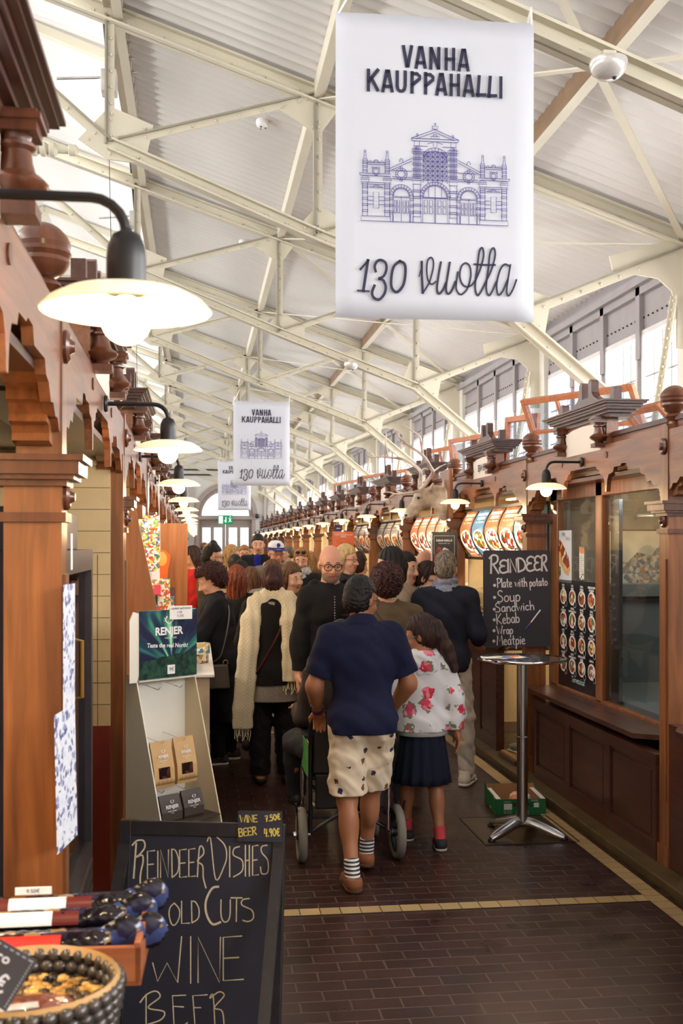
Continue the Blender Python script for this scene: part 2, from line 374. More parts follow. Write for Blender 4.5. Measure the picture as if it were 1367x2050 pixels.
for a0, a1 in zip(np.linspace(0, PI, 25)[:-1], np.linspace(0, PI, 25)[1:]):
    for r0, r1, ya, yb in ((.86, 1.0, .05, .3), (1.0, 1.16, -.05, .1)):
        pts = [(DX+DW*r*math.cos(a), 3.0+1.22*r*math.sin(a)) for r, a in ((r0, a0), (r1, a0), (r1, a1), (r0, a1))]
        m.prism(pts, HALL_Y1+ya, HALL_Y1+yb, 'xz')
m.box(DX-DW*1.16, DX+DW*1.16, HALL_Y1-.08, HALL_Y1+.25, 2.86, 3.02)
m.mat(PANE).prism([(DX+DW*.88*math.cos(a), 3.0+1.22*.88*math.sin(a)) for a in np.linspace(0, PI, 17)], HALL_Y1+.15, HALL_Y1+.16, 'xz')
struct(m.build('window_fanlight'))
area('daylight_fanlight', (DX, HALL_Y1+1.2, 3.3), (R(90), 0, 0), 2.4, 2.6, 260, DAY)
for nm, x0, x1, hx in (('door_west', DX-DW+.06, DX-.01, -.12), ('door_east', DX+.01, DX+DW-.06, .12)):
    m = MB().mat(TAUPE); y0, y1 = HALL_Y1+.1, HALL_Y1+.17; cx = (x0+x1)/2; wd = x1-x0
    px = [(x0+.13, cx-.07), (cx+.07, x1-.13)]
    m.box(x0, x1, y0, y1, 0, 1.0).box(x0, x1, y0, y1, 2.52, 2.86)
    for a, b in ((x0, px[0][0]), (px[0][1], px[1][0]), (px[1][1], x1)): m.box(a, b, y0, y1, 1.0, 2.52)
    for a, b in px:
        m.box(a-.03, b+.03, y0-.02, y0, .97, 1.0).box(a-.03, b+.03, y0-.02, y0, .2, .85)
    m.mat(PANE)
    for a, b in px: m.box(a, b, y0+.03, y0+.04, 1.0, 2.52)
    d = struct(m.build(nm)); struct(MB().box(DX+hx-.02, DX+hx+.02, y0-.06, y0, .95, 1.25).build('door_handle', BLACK, d))
struct(MB().mat(TAUPE).box(DX-DW*1.08, DX-DW+.06, HALL_Y1-.06, HALL_Y1+.25, 0, 3.0).box(DX+DW-.06, DX+DW*1.08, HALL_Y1-.06, HALL_Y1+.25, 0, 3.0).build('trim_door_case'))
# ================================================================== iron roof
NX = [-.7, 1.0, 2.68]; NB = [5.05, 4.365, 3.736]
def topz(x): return ROOF0 - .13 - SL*x
RIV = [(0, 0)]
def rivets(m, p, q, n, off, r=.014):
    p, q, off = Vector(p), Vector(q), Vector(off)
    for i in range(n):
        c = p.lerp(q, (i+.5)/n)+off; m.ball(c, r, 6, 4)
def make_truss():
    t = thing('roof_truss', '', 'roof truss', group='iron roof trusses'); Tm = lambda: MB().mat(CREAM)
    for s in (1, -1):                              # both halves of the truss
        F = (lambda x: x) if s > 0 else mir
        P = lambda x, z: (F(x), 0, z)
        def member(nm, a, b, w, h, nr=6, two=False, mat=CREAM):
            m = MB().mat(mat); a, b = Vector(P(*a)), Vector(P(*b)); d = (b-a).normalized(); u = Vector((0, 1, 0)).cross(d); u = u if u.z > 0 else -u
            m.bar(a, b, .016, h, up=u)
            for e in (-1, 1):
                o = u*(h/2-.008)*(1 if not two else e); m.bar(a+o, b+o, w, .016, up=u)
            if nr: rivets(m, a, b, nr, Vector((0, -.012, 0))-u*h*.15)
            return m.build(nm, None, t)
        member('top_chord', (XC, topz(XC)), (XW, topz(XW)), .13, .13, 26, True)
        member('bottom_chord', (-.7, NB[0]), (1.0, NB[1]), .12, .10, 10, True)
        member('bottom_chord', (1.0, NB[1]), (2.68, NB[2]), .12, .10, 10, True)
        member('bottom_chord', (2.68, NB[2]), (XW, 2.42), .12, .11, 8, True)
        for x, z in zip(NX, NB): member('post', (x, z), (x, topz(x)), .07, .075, 8)
        member('diagonal', (-.7, NB[0]), (1.0, topz(1.0)), .06, .07, 9)
        member('diagonal', (1.0, NB[1]), (2.68, topz(2.68)), .06, .07, 9)
        member('diagonal', (2.68, NB[2]), (XW-.1, topz(XW)-.05), .07, .085, 9)
        member('diagonal', (-.7, NB[0]), (XC+.25, topz(XC)-.1), .07, .08, 9)
        for nm, pts in (('gusset', [(-.95, 5.08), (-.7, 5.36), (-.35, 5.22), (-.42, 4.9), (-.72, 4.93)]),
                        ('gusset', [(.82, topz(1)-.02), (1.2, topz(1)-.06), (1.03, topz(1)-.3), (.97, topz(1)-.3), (.62, topz(1)-.1)]),
                        ('gusset', [(.82, 4.42), (1.0, 4.62), (1.3, 4.46), (1.3, 4.26)]), ('gusset', [(2.5, 3.8), (2.6, 4.05), (3.0, 3.9), (2.95, 3.6), (2.68, 3.7)]),
                        ('gusset', [(2.5, topz(2.68)), (2.86, topz(2.68)-.05), (2.72, topz(2.68)-.28), (2.64, topz(2.68)-.28), (2.32, topz(2.68)-.12)])):
            m = MB().mat(CREAM).prism([(F(x), z) for x, z in pts][::s], -.01, .01, 'xz'); c = np.mean(pts, 0)
            for x, z in pts: m.ball((F(x*.75+c[0]*.25), -.014, z*.75+c[1]*.25), .014, 6, 4)
            m.build(nm, None, t)
        # curved bracket plate with riveted edge strip at the wall
        cur = [(XW-.02, 4.45), (XW-.02, 4.28)] + [(XW-.16-.12*math.sin(a), 4.08+.18*math.cos(a)) for a in np.linspace(0, 1.5, 7)][::-1][:0] + [(XW-.5, 4.16), (XW-.3, 4.08), (XW-.2, 3.96), (XW-.17, 3.8), (XW-.3, 2.75), (XW-.36, 2.75), (XW-.24, 3.9), (XW-.75, 4.12), (XW-.78, 4.2)]
        m = MB().mat(CREAM).prism([(F(x), z) for x, z in [(XW-.02, 4.5), (XW-.02, 3.5), (XW-.17, 3.5), (XW-.17, 3.85), (XW-.22, 4.0), (XW-.34, 4.1), (XW-.75, 4.16), (XW-.78, 4.28)]][::-s], -.012, .012, 'xz')
        m.build('wall_bracket', None, t)
        m = MB().mat(CREAM).bar(P(XW-.19, 3.95), P(XW-.38, 2.75), .12, .012, up=(1, 0, .2)); m.bar(P(XW-.19, 3.95), P(XW-.38, 2.75), .012, .07, up=(1, 0, .2))
        for e in (-.035, .035): rivets(m, P(XW-.2-.012, 3.95), P(XW-.38-.012, 2.8), 14, (0, e, 0), .012)
        m.build('wall_strut', None, t)
    m = MB().mat(CREAM).tube([(-.95, 0, 4.99), (mir(-.95), 0, 4.99)], .022, 8)
    for x0, d in ((-.95, -1), (mir(-.95), 1)):
        m.lathe([(.03, 0), (.06, .02), (.06, .05), (.035, .07), (.06, .09), (.06, .12), (.035, .14), (.06, .16), (.06, .19), (.03, .22), (.03, .3), (.045, .31), (.045, .36), (.02, .38)][::1], (x0 if d > 0 else x0-.38, 0, 4.99), 12, 'x')
    m.build('tie_rod', None, t, smooth=40)
    MB().mat(CREAM).bar((XC, 0, topz(XC)), (XC, 0, LZ1-.05), .07, .07, up=(0, 1, 0)).build('king_post', None, t)
    m = MB().mat(CREAM)
    for s in (1, -1):
        F = (lambda x: x) if s > 0 else mir
        m.bar((F(-.66), 0, 7.45), (F(XC), 0, LZ1-.08), .12, .1)
    m.build('lantern_rafter', None, t); return t
truss = make_truss()
def place(proto, i, **k):
    if i == 0:
        o = proto; o.location = k['loc']; o['label'] = k['label']; return o
    return dup(proto, k['loc'], None, k['label'])
TL = {1: 'cream riveted iron truss first across the roof, big banner hanging from it', 2: 'cream riveted iron truss behind the big banner, tie rod coupling showing',
      3: 'cream riveted iron truss whose raking foot comes out below the big banner'}
for i, y in enumerate(TY[1:]):
    place(truss, i, loc=(0, y, 0), label=TL.get(i+1, '%s cream iron truss across the hall roof counted from the big banner' % ORD[i]))
def channel(name, x, label, z=None, hooks=True):
    z = roofz(x)-.085 if z is None else z; m = MB().mat(RUST if hooks == 2 else CREAM)
    m.box(x-.012, x+.012, HALL_Y0, HALL_Y1-.4, z-.08, z+.075)
    m.mat(CREAM).box(x-.01, x+.07, HALL_Y0, HALL_Y1-.4, z-.085, z-.07).box(x-.01, x+.07, HALL_Y0, HALL_Y1-.4, z+.06, z+.075)
    m.mat(WHITEROOF)
    if hooks:
        for y in np.arange(4, 40, .3): m.box(x+.06, x+.13, y, y+.018, z+.05, z+.07).box(x+.068, x+.078, y, y+.014, z-.05, z+.06)
    return tag(m.build(name), label, 'purlin', 'roof purlins')
channel('purlin', -.66, 'brown and cream iron purlin along the foot of the roof lantern', hooks=2)
channel('purlin', .98, 'cream iron purlin along the middle of the roof slope, over the aisle')
channel('purlin', 2.63, 'cream iron purlin along the lower roof slope, dome lamp under it', hooks=2)
channel('purlin', mir(-.66), 'iron purlin at the far foot of the roof lantern, above the tie rods')
# crossing wind braces under the roof, one pair per bay
def braces():
    t = thing('wind_brace', '', 'roof brace', group='crossing roof braces'); h = 2.15
    for a, b in (((1.0, -h, topz(1)), (XW-.1, h, topz(XW)+.02)), ((1.0, h, topz(1)-.03), (XW-.1, -h, topz(XW)-.01))):
        MB().bar(a, b, .06, .012).build('flat_bar', CREAM, t)
    m = MB().ball((2.65, 0, topz(2.65)-.05), .035, 8, 6); m.build('bolt', CREAM, t); return t
br = braces()
for i in range(9):
    place(br, i, loc=(0, TY[1]+2.15+4.3*i, 0), label='%s pair of crossing flat cream bars under the roof from the big banner' % ORD[i])
# detectors and dome lamps
WPL = M('white_plastic', (236, 234, 232), .35, var=0)
def detector():
    t = thing('smoke_detector', '', 'smoke detector', group='smoke detectors')
    MB().lathe([(.055, .03), (.06, .0), (.05, -.03), (.03, -.045), (.001, -.047)], n=16).build('housing', WPL, t, smooth=40)
    m = MB();
    for a in range(3): m.box(.028*math.cos(a*2.1)-.008, .028*math.cos(a*2.1)+.008, .028*math.sin(a*2.1)-.008, .028*math.sin(a*2.1)+.008, -.048, -.03)
    m.build('vent', BLACK, t)
    MB().tube([(.02, 0, .03), (.2, 0, .02), (.42, 0, -.06)], .014, 6).build('conduit', CREAM, t); return t
d = detector()
for i, (u, v) in enumerate(((525, 312), (487, 532), (467, 652))):
    p = at(u, v, Y=[10.5, 14.7, 19.2][i]); p.z = roofz(p.x)-.06
    place(d, i, loc=p, label='white smoke detector on a conduit arm under the roof, %s back from the lantern foot' % ['first', 'second', 'third'][i])
DOME = M('pearl_dome', (205, 200, 196), .2, var=.05, metal=.3)
def dome():
    t = thing('dome_lamp', '', 'dome lamp', group='dome lamps')
    MB().lathe([(.085, .02), (.088, 0), (.075, -.035), (.045, -.06), (.001, -.066)], n=20).build('shell', DOME, t, smooth=50)
    MB().ball((.02, -.02, -.062), .012, 8, 6).build('sensor', BLACK, t); MB().box(-.03, .03, -.02, .02, .01, .06).build('mount', CREAM, t); return t
d = dome()
for i, y in enumerate((5.0, 13.6)):
    place(d, i, loc=(1.86, y-.08, 4.365-.374*.86-.06), label=['pearly dome lamp on the iron beam beside the big banner', 'small pearly dome lamp on the iron beam below the big banner'][i])
# lantern shutter gear seen beside the first post
for i, (y, s) in enumerate(((10.3, 1), (14.6, .9))):
    t = thing('shutter_motor', ['black rod and grey motor box beside the lantern, behind the first truss post', 'grey motor box and rod beside the lantern, farther down the hall'][i], 'motor', (-.78, y, 5.95), group='lantern motors')
    MB().box(-.07, .07, -.09, .09, -.1, .1).build('housing', M('grey_box', (190, 186, 180), .5), t, bevel=.01)
    MB().tube([(.0, 0, .1), (-.05, -.2, .75)], .02, 6).build('rod', BLACK, t); MB().tube([(-.07, 0, .05), (-.45, -.1, -.02)], .012, 6).build('chain_guide', STEEL, t)
    MB().tube([(-.02, .1, -.1), (.02, .2, -2.2)], .004, 4).build('cable', BLACK, t)
# ================================================================== market stalls
# local frame: x = depth into the stall from its front, y = along the aisle, z up; HB = half a bay
HB = 1.315; XR, XLF = 2.53, -.355
CREAMP = M('cream_sign_panel', (228, 214, 200), .6, var=.02)
TILEW = M('cream_wall_tile', (222, 196, 150), .3, var=.08)
def finial(m, x, y, z):
    pr = [(.05, -.02), (.05, .0), (.035, .012), (.03, .03), (.045, .045), (.055, .055), (.048, .065), (.04, .072)]
    for a in np.linspace(-1.15, 1.45, 18):
        r = .08*math.cos(a); h = .148+.08*math.sin(a)
        if abs(h-.158) < .006 or abs(h-.128) < .006: r -= .006
        pr.append((r, h))
    pr.append((.001, .229)); m.lathe([(r, h) for r, h in pr], (x, y, z), 22)
def baluster(m, x, y, z0, z1):
    h = z1-z0; m.box(x-.04, x+.04, y-.04, y+.04, z0, z0+.025).box(x-.042, x+.042, y-.042, y+.042, z1-.04, z1).box(x-.05, x+.05, y-.05, y+.05, z1-.02, z1-.008)
    pr = [(.03, .02), (.034, .05), (.026, .08), (.03, .12), (.055, .2), (.06, .27), (.05, .33), (.036, .38), (.03, .5), (.028, .62), (.036, .66), (.036, .7), (.027, .73), (.03, .82), (.036, .85)]
    m.lathe([(r, z0+.02+q*(h-.05)/.85) for r, q in pr], (x, y, 0), 14)
def rosette(m, x, y, z, r=.04):
    m.lathe([(r*.3, -.032), (r*.35, -.028), (r*.5, -.018), (r*.75, -.02), (r, -.012), (r, 0)][::1], (x, y, z), 16, 'x')
FR = [(1.315, 2.425), (1.315, 2.10), (1.24, 2.10), (1.21, 2.13), (1.16, 2.13), (1.12, 2.16), (1.07, 2.155), (1.03, 2.2), (.98, 2.21), (.96, 2.245), (.78, 2.245), (.76, 2.285), (.69, 2.29), (.66, 2.275), (.56, 2.275), (.54, 2.245), (.47, 2.235), (.445, 2.2), (.43, 2.13), (.41, 2.13), (.395, 2.2), (.37, 2.235), (.32, 2.245), (.30, 2.275), (.26, 2.28), (.24, 2.30), (.0, 2.30)]
FRP = FR + [(-y, z) for y, z in FR[-2::-1]]
BRK = [(.045, 2.29), (.36, 2.29), (.355, 2.25), (.32, 2.245), (.31, 2.22), (.26, 2.20), (.24, 2.215), (.21, 2.19), (.215, 2.165), (.18, 2.16), (.16, 2.135), (.17, 2.115), (.13, 2.11), (.115, 2.09), (.12, 2.07), (.045, 2.06)]
STALLP = {}
def stall_parts(s, pediment=True):
    """carved front shared by every stall; s = +1 east row, -1 west row"""
    key = (s, pediment)
    out = []
    def P(nm, m, mat=None, sm=None, par=None):
        if s < 0: m.flipx()
        out.append((nm, m, mat, sm, par))
    y = -HB
    m = MB().mat(WOOD).box(0, .15, y-.062, y+.062, .1, 1.86).box(-.012, .162, y-.075, y+.075, 0, .16).box(-.008, .05, y-.04, y+.04, .4, 1.72)
    m.mat(WOODT).box(-.012, .162, y-.074, y+.074, 1.86, 1.885).mat(WOOD).box(0, .15, y-.062, y+.062, 1.885, 1.97)
    P('column', m)
    m = MB().mat(WOODT)
    for a, z0, z1 in ((.015, 1.955, 1.972), (.035, 1.972, 1.985), (.05, 1.985, 2.02), (.062, 2.02, 2.036)): m.box(-a, .15+a, y-.062-a, y+.062+a, z0, z1)
    P('capital', m)
    post = [(-.05, 2.036), (.05, 2.036), (.05, 2.43), (.042, 2.447), (.02, 2.458), (-.02, 2.458), (-.042, 2.447), (-.05, 2.43)]
    P('post', MB().mat(WOOD).prism([(y+a, z) for a, z in post], 0.0, .12, 'yz'))
    for e in (1, -1):
        yb = -HB if e > 0 else HB
        pts = [(yb+e*a, z) for a, z in BRK]
        P('bracket', MB().mat(WOOD).prism(pts if e > 0 else pts[::-1], .025, .12, 'yz'))
    P('frieze', MB().mat(WOODX).prism(FRP, .005, .032, 'yz').mat(WOODX).box(.035, .11, -HB+.05, HB-.05, 2.30, 2.42).mat(WOODD).box(.03, .30, -HB+.05, HB-.05, 2.22, 2.245))
    m = MB().mat(WOODX).box(.06, .09, -HB+.05, HB-.05, 2.42, 2.475).mat(WOODD).box(.04, .13, -HB+.05, HB-.05, 2.475, 2.492).box(.05, .11, -HB+.05, HB-.05, 2.492, 2.505)
    P('upper_rail', m)
    m = MB().mat(WOODT); rosette(m, .003, y, 2.335, .046); P('rosette', m, None, 40)
    m = MB().mat(WOODT); rosette(m, .003, y, 1.928, .036); P('rosette', m, None, 40)
    for yy in (-.43, .43): P('frieze_boss', MB().mat(WOODT).lathe([(.022, 0), (.022, .004), (.001, .004)][::-1], (.0, yy, 2.36), 12, 'x'))
    m = MB().mat(WOODT); finial(m, .06, y, 2.442); P('ball_finial', m, None, 35)
    if pediment:
        m = MB().mat(WOODX).box(.015, .09, -.41, .41, 2.42, 2.61).mat(WOODD)
        for a, z0, z1 in ((.0, 2.59, 2.615), (.03, 2.615, 2.633), (.06, 2.633, 2.648), (.075, 2.648, 2.665), (.10, 2.665, 2.677), (.115, 2.677, 2.687)): m.box(.0-a*.72, .14+a*.6, -.50-a, .50+a, z0, z1)
        P('pediment', m)
        m = MB().mat(WOODD); h = [(-.52, 2.72), (.52, 2.72), (.52, 2.81), (.475, 2.815), (.46, 2.80), (.46, 2.75), (.42, 2.735), (.36, 2.74), (.24, 2.765), (.15, 2.80), (.12, 2.83), (.12, 2.90), (.09, 2.915), (.06, 2.90), (.06, 2.80), (-.06, 2.80), (-.06, 2.90), (-.09, 2.915), (-.12, 2.90), (-.12, 2.83), (-.15, 2.80), (-.24, 2.765), (-.36, 2.74), (-.42, 2.735), (-.46, 2.75), (-.46, 2.80), (-.475, 2.815), (-.52, 2.81)]
        P('crest', m.prism([(a, b-.035) for a, b in h], .02, .07, 'yz'))
        for yy in (-.37, .37):
            m = MB().mat(WOODT); baluster(m, -.02, yy, 2.41, 2.605); P('baluster', m, None, 40)
        P('sign_panel', MB().mat(CREAMP).prism([(-.335, 2.40), (.335, 2.40), (.335, 2.555), (.2, 2.572), (0, 2.58), (-.2, 2.572), (-.335, 2.555)], .004, .014, 'yz'))
    return out
CACHE = {}
def bare_stall(name, label, yc, s, pediment=True):
    t = thing(name, label, 'market stall', (XR if s > 0 else XLF, yc, 0), 0, 'carved market stalls')
    key = (s, pediment)
    if key not in CACHE:
        CACHE[key] = [(nm, m.build(nm, mat, t, smooth=sm)) for nm, m, mat, sm, par in stall_parts(s, pediment)]
    else:
        for nm, o in CACHE[key]:
            c = o.copy(); COL.objects.link(c); c.parent = t
    return t
def bld(t, nm, m, s, mat=None, par=None, smooth=None, bevel=0):
    if s < 0: m.flipx()
    return m.build(nm, mat, par or t, smooth=smooth, bevel=bevel)
def panelling(m, x, y0, y1, z0, z1, n, mat=None):
    m.box(x, x+.05, y0, y1, z0, z1); w = (y1-y0)/n
    for i in range(n):
        a, b = y0+w*i, y0+w*(i+1); e = .055
        for q in ((x-.02, x, a, a+e, z0, z1), (x-.02, x, b-e, b, z0, z1), (x-.02, x, a+e, b-e, z0, z0+.1), (x-.02, x, a+e, b-e, z1-.07, z1)): m.box(*q)
        m.box(x-.012, x, a+e+.03, b-e-.03, z0+.13, z1-.1)
        for q in ((a+e, a+e+.012), (b-e-.012, b-e)): m.box(x-.014, x, q[0], q[1], z0+.1, z1-.07)
        m.box(x-.014, x, a+e, b-e, z0+.1, z0+.112).box(x-.014, x, a+e, b-e, z1-.082, z1-.07)
    return m
WARM = emis('warm_tube', (255, 214, 150), 9)
def interior(t, s, back=1.68, tile=TILEW, lit=True, dark=None, side=None):
    w = tile if dark is None else dark
    bld(t, 'back_wall', MB().mat(w).box(back, back+.03, -HB, HB, 0, 2.3), s)
    bld(t, 'light_block_ceiling', MB().mat(PLASTER).box(.13, back, -HB, HB, 2.27, 2.3), s)  # ceiling board put over the stall to block light
    bld(t, 'side_wall', MB().mat(w).box(.2, back, -HB-.012, -HB+.012, 0, 2.27), s) if side is None else bld(t, 'side_wall', MB().mat(side).box(.2, back, -HB-.012, -HB+.012, 0, 2.27), s)
    if lit:
        bld(t, 'lamp_tube', MB().mat(WARM).box(.5, .56, -1.0, 1.0, 2.235, 2.262), s)
        a = area('stall_light', (0, 0, 0), (0, 0, 0), .3, 2.0, 26, (1, .86, .66)); a.parent = t; a.location = (s*.75, 0, 2.22)
def plain_counter(t, s, y0=-1.25, y1=1.25, h=.9, n=3):
    bld(t, 'counter_front', panelling(MB().mat(WOODD), .0, y0, y1, .05, h-.03, n), s)
    bld(t, 'worktop', MB().mat(WOODD).box(-.04, .62, y0, y1, h-.03, h), s, bevel=.006)
GOODS = [blobs('packed_goods', [(196, 60, 40), (230, 200, 150), (60, 90, 150), (240, 236, 228), (150, 100, 50), (220, 170, 70)], 22),
         blobs('baked_goods', [(196, 140, 80), (226, 184, 124), (150, 96, 52), (236, 206, 160)], 24), blobs('fish_and_meat', [(214, 120, 90), (232, 190, 170), (160, 60, 50), (240, 230, 220)], 26)]
def glass_case(t, s, y0, y1, z, goods, h=.42):
    m = MB().mat(DPANE); pr = [(.0, z), (.02, z+h*.5), (.08, z+h*.8), (.18, z+h*.96), (.3, z+h)]
    for (a, b), (c, d) in zip(pr, pr[1:]): m.add([(a, y0, b), (a, y1, b), (c, y1, d), (c, y0, d)], [(0, 1, 2, 3)])
    bld(t, 'curved_glass', m, s)
    m = MB().mat(STEEL).box(.3, .58, y0, y1, z+h-.012, z+h).box(.0, .58, y0, y1, z, z+.02).box(.1, .5, y0, y1, z+h*.5, z+h*.5+.01)
    for y in (y0, (y0+y1)/2, y1): m.box(.56, .58, y-.01, y+.01, z, z+h)
    bld(t, 'case_frame', m, s)
    m = MB().mat(goods); k = int((y1-y0)/.16)
    for i in range(k):
        for x, zz in ((.12, z+.04), (.3, z+.05), (.3, z+h*.5+.03)): m.ball((x+.02*math.sin(i*3), y0+.1+.16*i, zz), (.075, .07, .035), 8, 5)
    o = bld(t, 'food_display', m, s, smooth=60); o['kind'] = 'stuff'
# ---- menu light boxes: five curved lit panels with dish pictures
def dish_mat(name, base, emit, food):
    """lit menu panel: coloured field, bright round dish with mixed food, white title bars and small print"""
    m, nt, b, nd, ln = newmat(name); tc = N(nt, 'ShaderNodeTexCoord'); sx = N(nt, 'ShaderNodeSeparateXYZ'); ln.new(tc.outputs['UV'], sx.inputs[0])
    def math_(op, a, bb=None, cc=None):
        n = N(nt, 'ShaderNodeMath', operation=op)
        for i, q in enumerate((a, bb, cc)):
            if q is None: continue
            if isinstance(q, (int, float)): n.inputs[i].default_value = q
            else: ln.new(q, n.inputs[i])
        return n.outputs[0]
    u, v = sx.outputs[0], sx.outputs[1]
    def circ(cx, cy, r, ax=1.0, ay=2.0):
        d = math_('ADD', math_('POWER', math_('MULTIPLY', math_('SUBTRACT', u, cx), ax), 2), math_('POWER', math_('MULTIPLY', math_('SUBTRACT', v, cy), ay), 2))
        return math_('LESS_THAN', d, r*r)
    def rect(x0, x1, y0, y1):
        return math_('MULTIPLY', math_('MULTIPLY', math_('GREATER_THAN', u, x0), math_('LESS_THAN', u, x1)), math_('MULTIPLY', math_('GREATER_THAN', v, y0), math_('LESS_THAN', v, y1)))
    vo = N(nt, 'ShaderNodeTexVoronoi'); vo.inputs['Scale'].default_value = 9; mp = N(nt, 'ShaderNodeMapping'); mp.inputs['Scale'].default_value = (1, 2, 1); mp.inputs['Location'].default_value = (len(name)*.37, base[0]*.01, 0)
    ln.new(tc.outputs['UV'], mp.inputs[0]); ln.new(mp.outputs[0], vo.inputs['Vector']); sc = N(nt, 'ShaderNodeSeparateColor'); ln.new(vo.outputs['Color'], sc.inputs[0])
    fd = ramp(nt, sc.outputs[0], [(i/len(food), c) for i, c in enumerate(food)], 'CONSTANT')
    cur = None
    def over(bottom, col, mask):
        mx = N(nt, 'ShaderNodeMixRGB'); ln.new(mask, mx.inputs[0])
        for i, q in ((1, bottom), (2, col)):
            if isinstance(q, tuple): mx.inputs[i].default_value = (*lin(q), 1)
            else: ln.new(q, mx.inputs[i])
        return mx.outputs[0]
    nz = N(nt, 'ShaderNodeTexNoise'); nz.inputs['Scale'].default_value = 3; ln.new(tc.outputs['UV'], nz.inputs['Vector'])
    cur = ramp(nt, nz.outputs[0], [(.35, tuple(int(x*.75) for x in base)), (.65, base)])
    cur = over(cur, (240, 232, 214), circ(.5, .36, .47)); cur = over(cur, fd, circ(.5, .37, .39))
    # titles and small print as rows of letter-like marks
    wv = N(nt, 'ShaderNodeTexNoise'); wv.inputs['Scale'].default_value = 28; m2 = N(nt, 'ShaderNodeMapping'); m2.inputs['Scale'].default_value = (1, .12, 1); ln.new(tc.outputs['UV'], m2.inputs[0]); ln.new(m2.outputs[0], wv.inputs['Vector'])
    letters = math_('GREATER_THAN', wv.outputs[0], .46)
    for x0, x1, y0, y1, c in ((.12, .88, .885, .945, (255, 246, 214)), (.2, .8, .80, .86, (255, 246, 214)), (.2, .84, .735, .76, (250, 226, 170)), (.12, .6, .055, .075, (250, 236, 200))):
        cur = over(cur, c, math_('MULTIPLY', rect(x0, x1, y0, y1), letters))
    cur = over(cur, (36, 28, 24), circ(.78, .12, .17)); cur = over(cur, (246, 240, 226), circ(.78, .12, .12))
    if emit:
        ln.new(cur, b.inputs['Emission Color']); b.inputs['Emission Strength'].default_value = emit
    ln.new(cur, b.inputs['Base Color']); b.inputs['Roughness'].default_value = .3; return m
FOOD = [(120, 52, 34), (196, 84, 48), (232, 206, 150), (88, 120, 52), (226, 170, 80), (246, 240, 226), (160, 40, 34)]
FOOD2 = [(74, 40, 30), (176, 60, 40), (244, 240, 232), (96, 130, 70), (206, 160, 96), (196, 40, 36), (130, 82, 50)]
PANELS = [dish_mat('lit_menu_blue', (110, 150, 170), 1.3, FOOD), dish_mat('lit_menu_orange', (206, 130, 76), 1.3, FOOD2), dish_mat('lit_menu_brown', (176, 116, 76), 1.3, FOOD), dish_mat('lit_menu_teal', (150, 172, 160), 1.3, FOOD2), dish_mat('lit_menu_rust', (200, 120, 80), 1.3, FOOD2)]
PANELD = [dish_mat('unlit_menu_brown', (110, 78, 66), .12, FOOD2), dish_mat('unlit_menu_grey', (120, 104, 98), .12, FOOD)]  # panels given a faint glow of their own
def uvgrid(o, fn):
    uv = o.data.uv_layers.new(name='UVMap')
    for p in o.data.polygons:
        for li in p.loop_indices:
            uv.data[li].uv = fn(o.data.vertices[o.data.loops[li].vertex_index].co)
def lightbox(yc, label, y0, y1, order, mats, z0=1.68, z1=2.12, xo=-.0):
    t = thing('menu_light_box', label, 'menu sign', (XR+.1+xo, yc, 0), 0, 'curved menu light boxes'); w = (y1-y0)/len(order)
    prof = [(.10-.10*math.sin(a*PI)-.04*a, z0+(z1-z0)*a) for a in np.linspace(0, 1, 9)]
    for i, k in enumerate(order):
        m = MB(); a, b = y0+w*i+.012, y0+w*(i+1)-.012
        for x, z in prof: m.v += [(x, a, z), (x, b, z)]
        for j in range(8): m.f.append((2*j, 2*j+2, 2*j+3, 2*j+1)); m.mi.append(0)
        o = m.build('menu_panel', mats[k], t); uvgrid(o, lambda c, a=a, b=b: ((b-c.y)/(b-a), (c.z-z0)/(z1-z0)))
    m = MB().mat(BLACK)
    for i in range(len(order)+1):
        y = y0+w*i; pts = [(x-.006, z) for x, z in prof]+[(x+.03, z) for x, z in prof[::-1]]
        m.prism([(p[0], p[1]) for p in pts], y-.012, y+.012, 'xz')
    m.box(.0, .16, y0, y1, z1, z1+.025).box(.05, .16, y0, y1, z0-.025, z0).box(.12, .18, y0, y1, z0, z1)
    m.build('frame', None, t)
    return t
